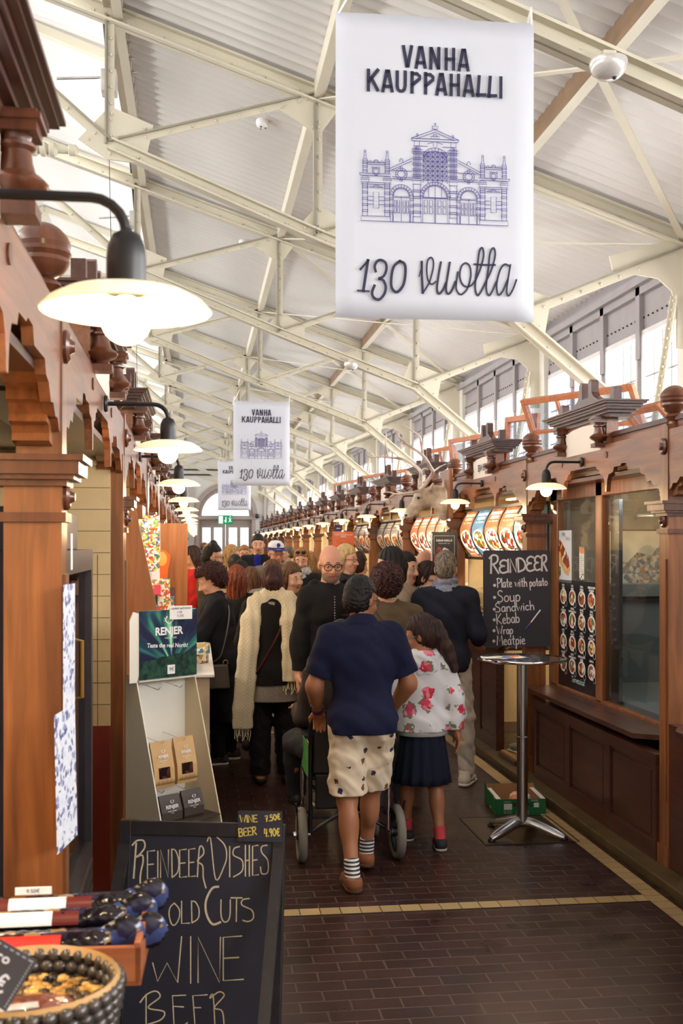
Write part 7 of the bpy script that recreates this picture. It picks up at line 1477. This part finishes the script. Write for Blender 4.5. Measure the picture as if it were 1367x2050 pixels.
    def glasses(s, mat=None, r=.021, w=.0022):
        mat = mat or BLACK; m = MB().mat(mat)
        for e in (-1, 1):
            m.tube([(e*.033+r*1.15*math.cos(a), .106-.006*abs(math.cos(a))*(1 if e*math.cos(a) > 0 else 0), .008+r*.85*math.sin(a)) for a in np.linspace(0, 2*PI, 17)], w, 5, cap=False); m.tube([(e*.057, .1, .014), (e*.078, .05, .016), (e*.082, -.01, .012)], w, 5)
        m.tube([(-.011, .106, .012), (0, .11, .015), (.011, .106, .012)], w, 5); s.hput('glasses', m, smooth=None); return s
    def strap(s, pts, wd, mat, nm='bag_strap'):
        m = MB(); p = smoothcurve(pts, 6); m.tube([tuple(s.up(q)) for q in p], wd, 8, flat=.4); m.build(nm, mat, s.t, smooth=60); return s
    def scarfring(s, mat, z=1.47, r=.075, th=.035, nm='scarf', seed=0, tail=None):
        S = SDF()
        for j, (zz, rr, tt) in enumerate(((z, r, th), (z+.045, r*.92, th*.8), (z-.035, r*1.12, th*.8))):
            for i in range(12): a, b = 2*PI*i/12, 2*PI*(i+1)/12; S.cone(s.up((rr*math.cos(a), rr*.95*math.sin(a)+.005, zz+.012*math.sin(a+j))), s.up((rr*math.cos(b), rr*.95*math.sin(b)+.005, zz+.012*math.sin(b+j))), tt*s.k, k=.01)
        if tail: S.cone(s.up(tail[0]), s.up(tail[1]), .05*s.k, .06*s.k, k=.02, flat=(V3(0, 1, 0), .5))
        solid(nm, S.mesh(max(.006, s.res*.8), noise=lambda P: fold(P, 70, .004, seed)), mat, s.t); return s
    def hood(s, mat):
        S = SDF()
        for i in range(8): a, b = PI+PI*i/8, PI+PI*(i+1)/8; S.cone(s.up((.11*math.cos(a), .085*math.sin(a)-.005, 1.475-.02*math.sin(a)*-1)), s.up((.11*math.cos(b), .085*math.sin(b)-.005, 1.475-.02*math.sin(b)*-1)), .04*s.k, .04*s.k, k=.02)
        S.ell(s.up((0, -.11, 1.40)), V3(.1, .05, .1)*s.k, k=.03); solid('hood', S.mesh(s.res, noise=lambda P: fold(P, 40, .004, 3)), mat, s.t); return s
    def collar(s, mat, r=.066, z=1.475, h=.04, nm='collar'):
        m = MB(); n = 24; prof = ((0, r*1.05), (h, r*.92), (h*1.1, r*.98), (h*.3, r*1.25), (-.012, r*1.32))
        for hh, rr in prof:
            for i in range(n): a = 2*PI*i/n; m.v.append(tuple(s.up((rr*math.cos(a)*(1.1), rr*.98*math.sin(a)-.004, z+hh-.022*math.sin(a)*(1 if True else 0)))))
        for j in range(len(prof)-1):
            for i in range(n): m.f.append((j*n+i, j*n+(i+1) % n, (j+1)*n+(i+1) % n, (j+1)*n+i)); m.mi.append(0)
        m.build(nm, mat, s.t, smooth=50); return s
def stand(u, v, D, hair=.0):
    p = at(u, v, D=D); return (p.x, p.y), p.z-hair
# ---- the man in shorts pushing the wheelchair
NAVY = cloth('navy_pique', (22, 26, 58), bump=.15); SHORTM, _nt, _b, _nd, _ln = newmat('cream_shorts_print')
def motif_cloth(nt, b, ln, base, motifs, scale, size, stem=None):
    """cloth with small scattered motifs, each in its own cell"""
    tc = N(nt, 'ShaderNodeTexCoord'); v = N(nt, 'ShaderNodeTexVoronoi'); v.inputs['Scale'].default_value = scale; v.inputs['Randomness'].default_value = .45
    nz = N(nt, 'ShaderNodeTexNoise'); nz.inputs['Scale'].default_value = scale*5; ln.new(tc.outputs['Object'], nz.inputs['Vector']); sb = N(nt, 'ShaderNodeVectorMath', operation='MULTIPLY_ADD'); sb.inputs[1].default_value = (.35/scale,)*3; ln.new(nz.outputs['Color'], sb.inputs[0]); ln.new(tc.outputs['Object'], sb.inputs[2]); ln.new(sb.outputs[0], v.inputs['Vector'])
    ds = v.outputs['Distance']; sc = N(nt, 'ShaderNodeSeparateColor'); ln.new(v.outputs['Color'], sc.inputs[0]); cc = ramp(nt, sc.outputs[0], [(i/len(motifs), c) for i, c in enumerate(motifs)], 'CONSTANT')
    lt = N(nt, 'ShaderNodeMath', operation='LESS_THAN'); lt.inputs[1].default_value = size; ln.new(ds, lt.inputs[0]); mx = N(nt, 'ShaderNodeMixRGB'); ln.new(lt.outputs[0], mx.inputs[0]); mx.inputs[1].default_value = (*lin(base), 1); ln.new(cc, mx.inputs[2]); out = mx.outputs[0]
    if stem:
        n2 = N(nt, 'ShaderNodeTexVoronoi'); n2.inputs['Scale'].default_value = scale*4; ln.new(tc.outputs['Object'], n2.inputs['Vector']); s2 = N(nt, 'ShaderNodeSeparateColor'); ln.new(n2.outputs['Color'], s2.inputs[0])
        c2 = ramp(nt, s2.outputs[1], [(0, stem[0]), (.35, stem[1]), (.7, stem[2])], 'CONSTANT'); m2 = N(nt, 'ShaderNodeMixRGB'); m2.inputs[0].default_value = .75; ln.new(cc, m2.inputs[1]); ln.new(c2, m2.inputs[2]); ln.new(m2.outputs[0], mx.inputs[2])
        l3 = N(nt, 'ShaderNodeMath', operation='LESS_THAN'); l3.inputs[1].default_value = size*1.35; ln.new(ds, l3.inputs[0]); g3 = N(nt, 'ShaderNodeMath', operation='GREATER_THAN'); g3.inputs[1].default_value = .62; ln.new(s2.outputs[2], g3.inputs[0]); b3 = N(nt, 'ShaderNodeMath', operation='MULTIPLY'); ln.new(l3.outputs[0], b3.inputs[0]); ln.new(g3.outputs[0], b3.inputs[1]); m3 = N(nt, 'ShaderNodeMixRGB'); ln.new(b3.outputs[0], m3.inputs[0]); m3.inputs[1].default_value = (*lin(base), 1); m3.inputs[2].default_value = (*lin((122, 130, 112)), 1); ln.new(m3.outputs[0], mx.inputs[1])
    ln.new(out, b.inputs['Base Color']); b.inputs['Roughness'].default_value = .85
motif_cloth(_nt, _b, _ln, (226, 208, 182), [(46, 44, 90), (110, 74, 50), (60, 50, 60), (40, 40, 84)], 14, .23)
(x, y), H = stand(720, 1150, 5.82)
P = Person('man in navy polo shirt and cream print shorts pushing a wheelchair, seen from behind', (.875, 5.93), 1.65, 0, res=.0065, w=.98, d=1.02, sk='tan', head=(-.75, .1, 0), lean=.06, curl=1.1,
           arms={'L': ((-.34, .05, -1), (.14, .62, -.62)), 'R': ((.38, .05, -1), (-.22, .62, -.62))}, legs={'L': ((.0, .0, -1), (.03, -.34, -1)), 'R': ((-.02, .42, -1), (-.04, .22, -1))})
P.body(); P.hair('short', 'black', seed=2); P.glasses(); P.top(NAVY, hem=.875, g=.03, sleeve=.8, nm='polo_shirt', folds=.005, sleevew=.95, seed=1); P.collar(NAVY, r=.072)
P.pants(SHORTM, hem=.52, g=.016, nm='shorts', wide=(1.06, 1.3, 1), folds=.006, seed=2, waist=.93)
STRIPE, _nt, _b, _nd, _ln = newmat('striped_sock'); tc = N(_nt, 'ShaderNodeTexCoord'); wv = N(_nt, 'ShaderNodeTexWave'); wv.bands_direction = 'Z'; wv.inputs['Scale'].default_value = 16; _ln.new(tc.outputs['Object'], wv.inputs['Vector']); _ln.new(ramp(_nt, wv.outputs['Fac'], [(0, (232, 226, 220)), (.5, (30, 32, 54))], 'CONSTANT'), _b.inputs['Base Color'])
P.shoes(M('tan_suede', (132, 78, 48), .75, var=.15), M('shoe_sole_brown', (80, 48, 32), .7), tall=.075, socks=STRIPE, nm='moccasin')
a, b, c, f = P.arm['L']; MB().tube([tuple(b+(c-b)*.86), tuple(b+(c-b)*.99)], .035, 14).build('watch_band', M('purple_band', (92, 40, 100), .4), P.t, smooth=50); MB().ball(tuple(b+(c-b)*.92+V3(-.03, 0, .012)), (.014, .018, .018), 10, 8).build('watch_case', BLACK, P.t)
# ---- seated wheelchair rider, mostly hidden
P = Person('person in dark grey trousers sitting in the wheelchair, hidden behind the man in shorts', (WCX-.02, WCY+.10), 1.62, 0, res=.012, sk='tan', legs={'L': ((-.40, .95, -.05), (.05, .45, -1)), 'R': ((.2, 1, -.08), (.05, .3, -1))}, arms={'L': ((-.2, .2, -1), (-.05, 1, .1)), 'R': ((.2, .2, -1), (-.1, 1, .05))})
P.body(face=False); P.hair('short', 'black'); P.top(cloth('dark_taupe_jersey', (60, 52, 50)), hem=.86, g=.016); P.pants(cloth('charcoal_trousers', (52, 54, 62)), g=.018); P.shoes(M('black_shoe', (30, 28, 30), .5))
# move the rider up to the seat
P.t.location.z = .50-(P.lo((0, 0, .93))[2]-.10*P.k)+.0
# ---- girl in floral hoodie
FLOR, _nt, _b, _nd, _ln = newmat('floral_hoodie'); motif_cloth(_nt, _b, _ln, (224, 222, 226), [(214, 60, 90), (230, 90, 110), (196, 50, 60), (206, 130, 170), (226, 80, 96)], 8.5, .31, ((226, 60, 90), (190, 40, 66), (242, 140, 156)))
(x, y), H = stand(855, 1238, 6.75)
P = Person('girl in white hoodie with red flowers and dark skirt, ponytail, walking beside the wheelchair', (x-.03, y), 1.375, .04, res=.006, w=.92, d=.98, sk='tan', head=(1.0, .22, 0), hk=1.18, arms={'L': ((-.22, .2, -1), (.1, .5, -.8)), 'R': ((.28, -.22, -1), (.05, -.1, -1))}, legs={'L': ((-.02, .3, -1), (0, .1, -1)), 'R': ((.03, -.05, -1), (.02, -.32, -1))})
P.body(); P.hair('pony', 'dark', seed=4, amp=.005); P.glasses(M('blue_frames', (70, 150, 180), .3)); P.top(FLOR, hem=.90, g=.022, sleeve=1.95, nm='hoodie', folds=.006, sleevew=1.1, seed=3, flare=.03)
GREYRIB = cloth('pale_grey_rib', (198, 196, 200)); P.hood(FLOR); P.skirt(cloth('midnight_skirt', (20, 24, 44)), .50, 1.0, .235, .165, 14, .014)
S = MB(); n = 40; S.v = [tuple(P.lo((0, 0, z))+V3(r*1.02*math.cos(2*PI*i/n)*P.w, r*.82*math.sin(2*PI*i/n), 0)*P.k) for z, r in ((.865, .2), (.87, .212), (.925, .218), (.935, .2)) for i in range(n)]; S.f = [(j*n+i, j*n+(i+1) % n, (j+1)*n+(i+1) % n, (j+1)*n+i) for j in range(3) for i in range(n)]; S.mi = [0]*len(S.f); S.build('hem_rib', GREYRIB, P.t, smooth=60)
P.shoes(M('black_trainer', (34, 32, 38), .7), M('trainer_sole', (190, 180, 166), .6), tall=.085, socks=M('coral_sock', (196, 60, 70), .8))
# ---- man in navy blazer and white jeans at the counter
NAVYB = cloth('navy_blazer', (24, 28, 44)); WJ = cloth('white_jeans', (206, 196, 186), bump=.3)
(x, y), H = stand(897, 1106, 8.45)
P = Person('man in navy blazer, grey scarf and white jeans standing at the right counter', (x-.02, y), 1.755, -.42, res=.007, w=1.04, sk='pink', head=(.1, .05, 0), arms={'L': ((-.25, .2, -1), (.1, .7, -.5)), 'R': ((.22, .0, -1), (-.1, .8, -.25))}, legs={'L': ((-.06, .02, -1), (-.02, -.02, -1)), 'R': ((.10, .06, -1), (.05, -.04, -1))})
P.body(); P.hair('crop', 'grey', amp=.006); P.glasses(); P.top(NAVYB, hem=.80, g=.02, sleeve=1.9, sleevew=.75, nm='blazer', folds=.005, seed=5); P.scarfring(M('grey_blue_scarf', (128, 134, 156), .9, var=.25, scale=(40, 40, 60)), z=1.475, r=.075, th=.03); P.pants(WJ, g=.012, folds=.006, seed=3, wide=(1.05, 1.1, 1.2)); P.shoes(M('white_leather', (222, 214, 204), .5), M('white_sole', (232, 228, 220), .6), tall=.11, nm='trainer')
# ---- bald bearded man facing the camera
(x, y), H = stand(661, 1090, 7.9); BLKH = cloth('black_hoodie', (24, 23, 26))
P = Person('bald man with round glasses and grey beard in black zip hoodie, facing the camera', (x, y), 1.80, PI+.06, res=.006, w=.86, d=1.1, sk='pink', head=(0, .12, 0), arms={'L': ((-.2, -.02, -1), (-.05, .1, -1)), 'R': ((.2, -.02, -1), (.05, .1, -1))})
P.browm = HR['grey']; P.body(); P.glasses(r=.025, w=.003); P.hair('fringe', 'grey', amp=.001)
S = SDF(); E = lambda c, r, kk=.02, sub=False: S.ell(P.hd(c), V3(*r)*P.k, k=kk, rot=P.HR_, sub=sub); E((0, .024, -.055), (.0635, .073, .058)); E((0, .055, -.084), (.034, .032, .028)); E((0, .1, -.058), (.026, .03, .012), .006, True)
solid('beard', S.mesh(.0045, cuts=[lambda P_: (lambda q: np.maximum(q[..., 2]+.045-.9*np.maximum(np.abs(q[..., 0])-.04, 0), -(q[..., 1]-.0))*P.k)(P.hinv(P_))], noise=lambda P_: .001*np.sin(P_[..., 0]*400)*np.sin(P_[..., 2]*380)), M('grey_stubble', (140, 120, 106), .9, var=.25, scale=(120, 120, 120)), P.t)
P.top(BLKH, hem=.82, g=.022, sleevew=.8, sleeve=1.95, nm='hoodie', folds=.005, seed=2); P.hood(BLKH); m = MB().mat(STEEL)
for i in range(30): z = 1.40-.018*i; q = P.up((0, .147*1.08, z)); m.ball(tuple(q+V3(0, .012 if z > 1.2 else .03, 0)), (.004, .004, .006), 6, 4)
m.build('zip', None, P.t); bfont('motor', .028, M('dark_red_print', (120, 30, 40), .7), P.t, 'chest_print', tuple(P.up((-.085, .152, 1.28))), rot=(PI/2, 0, PI)); P.pants(cloth('stone_trousers', (150, 130, 110))); P.shoes(M('grey_trainer', (130, 130, 134), .7), M('white_sole', (232, 228, 220), .6))
# ---- woman with the cream fringed scarf
BLKT = cloth('black_cardigan', (20, 18, 20)); (x, y), H = stand(546, 1131, 8.5)
P = Person('woman in black with long cream fringed scarf over her shoulders, seen from behind', (x, y), 1.645, .05, res=.0065, w=1.0, fem=True, sk='olive', head=(-.15, .0, 0), arms={'L': ((-.2, .3, -1), (.15, .8, -.2)), 'R': ((.2, -.02, -1), (.05, .12, -1))}, legs={'L': ((-.03, .02, -1), (.0, -.03, -1)), 'R': ((.05, .0, -1), (.03, -.02, -1))})
P.body(); P.hair('bun', 'plum', amp=.004); P.top(BLKT, hem=.80, g=.026, sleeve=1.95, nm='cardigan', flare=.04, seed=1); P.top(M('grey_tweed_tunic', (140, 132, 124), .9, var=.3, scale=(150, 150, 150)), hem=.665, g=.02, sleeve=.3, nm='tunic', flare=.045, folds=.003); P.pants(cloth('black_trousers', (22, 21, 26)), wide=(1.1, 1.3, 1.7), g=.014); P.shoes(M('black_slipper', (26, 22, 26), .6), tall=.045)
SCF, _nt, _b, _nd, _ln = newmat('cream_woven_scarf'); tc = N(_nt, 'ShaderNodeTexCoord'); ck = N(_nt, 'ShaderNodeTexChecker'); ck.inputs['Scale'].default_value = 75; _ln.new(tc.outputs['Object'], ck.inputs['Vector']); ck.inputs['Color1'].default_value = (*lin((236, 224, 196)), 1); ck.inputs['Color2'].default_value = (*lin((222, 208, 178)), 1); _ln.new(ck.outputs['Color'], _b.inputs['Base Color']); _b.inputs['Roughness'].default_value = .95
S = SDF(); sc = lambda pts, r0, r1: [S.cone(P.up(a), P.up(b), r0+(r1-r0)*i/len(pts), r0+(r1-r0)*(i+1)/len(pts), k=.03, flat=(V3(0, 1, 0), .42)) for i, (a, b) in enumerate(zip(pts, pts[1:]))]
sc([(-.03, -.05, 1.50), (-.13, -.06, 1.45), (-.185, -.115, 1.32), (-.215, -.14, 1.1), (-.235, -.14, .85), (-.25, -.13, .62), (-.25, -.12, .47)], .07, .075); sc([(.03, -.05, 1.50), (.11, -.08, 1.45), (.13, -.145, 1.30), (.14, -.165, 1.1), (.155, -.165, .95), (.16, -.16, .84)], .075, .10); sc([(-.09, .0, 1.50), (-.05, -.065, 1.50), (.05, -.065, 1.50), (.09, .0, 1.50)], .045, .045); sc([(.09, .0, 1.49), (.1, .1, 1.35), (.08, .13, 1.1)], .06, .06)
zc = P.up((0, 0, .83))[2]; zl = P.up((0, 0, .46))[2]; solid('scarf', S.mesh(.006, noise=lambda Q: .006*np.sin(Q[..., 0]*95+3*np.sin(Q[..., 2]*4))+fold(Q, 24, .003, 2), cuts=[lambda Q: np.minimum(zc-Q[..., 2], Q[..., 0]+.02), lambda Q: zl-Q[..., 2]]), SCF, P.t); m = MB().mat(SCF)
for x0, x1, zz, yy, n in ((-.32, -.19, .47, -.118, 15), (.06, .265, .835, -.16, 22)):
    m = MB().mat(SCF)
    for i in range(n): xx = x0+(x1-x0)*(i+.5)/n; q = P.up((xx, yy, zz)); m.tube([tuple(q), tuple(q+V3(.006*math.sin(i*2.3), -.004, -.045)), tuple(q+V3(.012*math.sin(i*1.3), .0, -.085-.02*math.sin(i)))], .0035, 5)
    m.build('fringe', None, P.t)
P.strap([(.11, -.12, 1.42), (.02, -.165, 1.2), (-.1, -.17, .98), (-.17, -.14, .86)], .012, M('maroon_strap', (92, 34, 36), .5))
# ---- woman in black leaning to the gift counter
(x, y), H = stand(432, 1118, 9.3); BLKD = cloth('blue_black_knit', (22, 24, 34))
P = Person('woman with short curly dark hair in black reaching to the gift counter, grey handbag', (x+.04, y-.02), 1.64, PI/2+.12, res=.007, w=1.05, d=1.05, fem=True, sk='fair', head=(.0, .3, 0), lean=.12, arms={'L': ((-.1, .5, -.85), (.0, 1, -.15)), 'R': ((.15, .55, -.85), (-.05, 1, -.2))}, legs={'L': ((-.03, .1, -1), (0, -.02, -1)), 'R': ((.03, -.12, -1), (0, -.12, -1))})
P.body(); P.hair('curly', 'plum', amp=.007); P.top(BLKD, hem=.38, g=.03, sleeve=1.7, nm='long_cardigan', flare=.05, folds=.006, seed=4); P.pants(cloth('black_leggings', (20, 20, 26)), g=.01); P.shoes(M('dark_knit_trainer', (46, 44, 50), .8, var=.3, scale=(90, 90, 90)), M('white_sole', (232, 228, 220), .6), tall=.085)
GREYL = M('grey_leather', (112, 104, 98), .4, var=.08); P.strap([(-.05, -.1, 1.47), (-.2, -.09, 1.3), (-.27, .02, 1.0), (-.275, .1, .93)], .009, GREYL); hb = bpy.data.objects.new('handbag', None); COL.objects.link(hb); hb.parent = P.t; hb.location = tuple(P.up((-.28, .12, .80))); hb.rotation_euler = (0, 0, .1)
MB().prism([(-.13, -.09), (.13, -.09), (.11, .1), (-.11, .1)], -.045, .045, 'yz').build('bag_body', GREYL, hb, bevel=.012); m = MB().mat(M('brass', (190, 150, 80), .35, metal=1))
for yy in (-.1, .1): m.tube([(-.0, yy+.02*math.cos(a), .115+.02*math.sin(a)) for a in np.linspace(0, 2*PI, 11)], .004, 5)
m.build('bag_ring', None, hb)
# ---- crowd: (label, u, v_top, D, H or None, face, kwargs, hair, top colour..)
def crowd(label, u, v, D, face, hair, hcol, topc, legc=(40, 40, 50), sk='fair', fem=False, head=(0, 0, 0), w=1.0, g=.019, glasses=None, scarf=None, res=.009, length=.3, nm='jacket', topmat=None, hood=None, arms=None, hk=1.0, H=None, lean=0, dh=.012, flare=0, mk=None):
    (x, y), Hh = stand(u, v, D); Hh = H or Hh-dh
    P = Person(label, (x, y), Hh, face, res=res, w=w, fem=fem, sk=sk, head=head, arms=arms, hk=hk, lean=lean); P.body(face=True, hands=D < 12)
    if hair: P.hair(hair, hcol, length=length, seed=u*.1)
    P.top(topmat or cloth('cloth_%d_%d_%d' % topc, topc), hem=.8, g=g, sleeve=1.95, nm=nm, seed=u % 7, flare=flare); P.pants(cloth('legs_%d_%d_%d' % legc, legc)); P.shoes(M('black_shoe', (30, 28, 30), .5))
    if glasses: P.glasses(glasses if glasses is not True else None)
    if scarf: P.scarfring(scarf, seed=u)
    if hood: P.hood(hood)
    return P
OLV = cloth('olive_brown_jacket', (92, 78, 60)); WIRE = M('thin_wire_frames', (70, 60, 60), .3, metal=.6)
p = crowd('woman with curly dark red hair and olive brown jacket, just past the polo man', 775, 1120, 7.55, -.18, 'curly', 'plum', (0, 0, 0), sk='olive', fem=True, topmat=OLV, w=1.08, res=.007, dh=.03); p.strap([(-.1, -.1, 1.44), (.05, -.165, 1.25), (.17, -.13, 1.0)], .01, M('brown_strap', (60, 46, 38), .5))
crowd('person with thick dark bob, face turned left, behind the curly haired woman', 783, 1093, 8.55, .75, 'bob', 'black', (176, 160, 140), sk='fair', head=(.55, 0, 0), length=.16, w=1.05)
crowd('man with short dark hair and tan coat glancing right, beside the stall column', 811, 1101, 9.0, PI+.65, 'crop', 'black', (186, 170, 146), sk='fair', head=(.1, .05, 0))
LEO = blobs('leopard_scarf', [(226, 220, 214), (40, 36, 36), (232, 226, 220), (120, 108, 98)], 90)
crowd('woman in glasses with spotted scarf and pale hoodie, past the man in blazer', 852, 1122, 9.0, -PI/2-.35, 'bun', 'dark', (188, 186, 190), sk='fair', fem=True, head=(-.15, .3, 0), glasses=WIRE, scarf=LEO, res=.007)
crowd('boy in olive green jacket seen from behind at the far right counter', 718, 1103, 11.2, -.35, 'short', 'dark', (120, 122, 92), sk='fair', head=(-.3, 0, 0))
crowd('blond woman with glasses in dark jacket before the orange poster', 692, 1088, 10.6, PI+.8, 'bob', 'blond', (46, 48, 58), fem=True, head=(.1, 0, 0), glasses=WIRE, length=.16)
crowd('smiling young woman with brown hair and brown top, beside the cream scarf', 584, 1124, 9.6, PI+.45, 'long', 'brown', (84, 56, 42), fem=True, head=(.15, .1, .1), length=.12, sk='fair')
crowd('woman with loosely pinned brown hair just behind the cream scarf woman', 545, 1117, 10.1, .3, 'bun', 'brown', (200, 196, 190), fem=True, H=1.66)
crowd('woman with long auburn hair seen from behind, next to the woman in black', 474, 1129, 9.9, -.15, 'long', 'auburn', (30, 28, 32), fem=True, length=.32)
crowd('woman with long dark blond hair seen from behind, between auburn hair and cream scarf', 502, 1133, 10.3, .1, 'long', 'brown', (60, 54, 56), fem=True, length=.34)
crowd('person with black hair partly hidden between the two long haired women', 481, 1120, 11.4, .2, 'bob', 'black', (36, 34, 40), length=.2)
crowd('person with flat black hair, low behind the auburn haired woman', 470, 1111, 12.4, .3, 'short', 'black', (40, 40, 46), dh=.0)
crowd('man in glasses and olive coat with black hair, facing right near the gift stall', 424, 1086, 12.0, -PI/2+.1, 'short', 'black', (84, 78, 52), sk='olive', head=(-.1, .05, 0), glasses=True, g=.035, w=1.1)
crowd('woman with dark hair and red jacket looking left beside the plank board', 388, 1092, 13.2, PI/2, 'long', 'dark', (190, 36, 34), fem=True, length=.25, sk='olive', head=(.1, .2, 0))
crowd('woman with wavy blond hair facing right before the far doors', 463, 1089, 15.8, -PI/2+.15, 'long', 'fair', (40, 40, 48), fem=True, length=.18)
crowd('woman with short fair hair and glasses smiling at the camera, blue jacket and pink scarf', 489, 1090, 17.5, PI, 'short', 'ginger', (72, 84, 112), fem=True, glasses=True, scarf=M('pink_scarf', (220, 110, 120), .9))
p = crowd('tall dark haired man in black jacket over a bright blue shirt, standing before the doors', 517, 1067, 16.5, PI-.15, 'short', 'black', (28, 28, 34), head=(.1, .05, 0), w=1.05, H=1.95); S = SDF().cone(p.up((-.0, .115, 1.44)), p.up((0, .15, 1.18)), .055, .03, k=.02, flat=(V3(0, 1, 0), .6)); solid('shirt_front', S.mesh(.008), cloth('bright_blue_shirt', (30, 40, 150)), p.t)
p = crowd('man in blue and white cap and glasses with grey hooded jacket, facing the camera', 552, 1082, 13.2, PI+.1, 'crop', 'dark', (124, 118, 108), sk='pink', head=(.15, .12, 0), glasses=True, hood=cloth('pale_hood', (176, 180, 186)), w=1.08, H=1.84)
m = MB().mat(M('cap_white', (232, 232, 236), .8)).lathe([(.09, .0), (.092, .03), (.082, .065), (.055, .09), (.001, .1)], (0, -.01, .06), 20); m.mat(M('cap_blue', (36, 62, 160), .7)).lathe([(.0935, -.004), (.0935, .024), (.092, .024)], (0, -.01, .06), 20).prism([(-.075, .06), (-.07, .12), (-.03, .155), (.03, .155), (.07, .12), (.075, .06)], .058, .066, 'xy'); p.hput('cap', m, smooth=50); m = MB().mat(M('cap_blue', (36, 62, 160), .7)).ball((0, .078, .115), (.022, .012, .024), 10, 8); p.hput('cap_emblem', m)
p = crowd('woman with sunglasses on her hair, pale scarf and black leather jacket', 605, 1095, 12.6, PI-.35, 'bun', 'ginger', (30, 28, 30), fem=True, head=(.1, .15, 0), scarf=M('pale_grey_scarf', (190, 196, 202), .9, var=.1, scale=(40, 40, 40))); m = MB().mat(BLACK)
for e in (-1, 1): m.ball((e*.032, .075, .115), (.028, .012, .02), 10, 6)
p.hput('sunglasses', m)
crowd('man with cropped fair hair far down the aisle, before the left door leaf', 409, 1085, 20.5, PI, 'crop', 'brown', (70, 74, 86))
crowd('person in dark knitted hat far down the aisle, before the left door leaf', 427, 1081, 22, 0, 'short', 'black', (36, 44, 70))
crowd('person with black hair in navy coat behind the woman in red', 402, 1094, 14.6, -.4, 'short', 'black', (40, 46, 70))
crowd('far off man with brown hair behind the tall man in blue shirt', 505, 1089, 21.5, PI, 'short', 'brown', (90, 80, 70))
crowd('far off woman with fair hair by the right stalls', 620, 1102, 17.5, .5, 'long', 'fair', (110, 90, 70), fem=True)
crowd('far off grey haired person by the right stalls, past the cap', 577, 1092, 20, PI/2, 'short', 'grey', (120, 116, 90))
# vendor behind the second counter
p = crowd('bald vendor in black behind the counter glass, seen in profile under the menu lights', 852, 1106, 11.6, PI/2+.2, None, None, (36, 34, 36), sk='pink', head=(.1, .15, 0), H=1.74, arms={'L': ((-.1, .5, -.8), (0, 1, -.1)), 'R': ((.1, .5, -.8), (0, 1, -.1))})
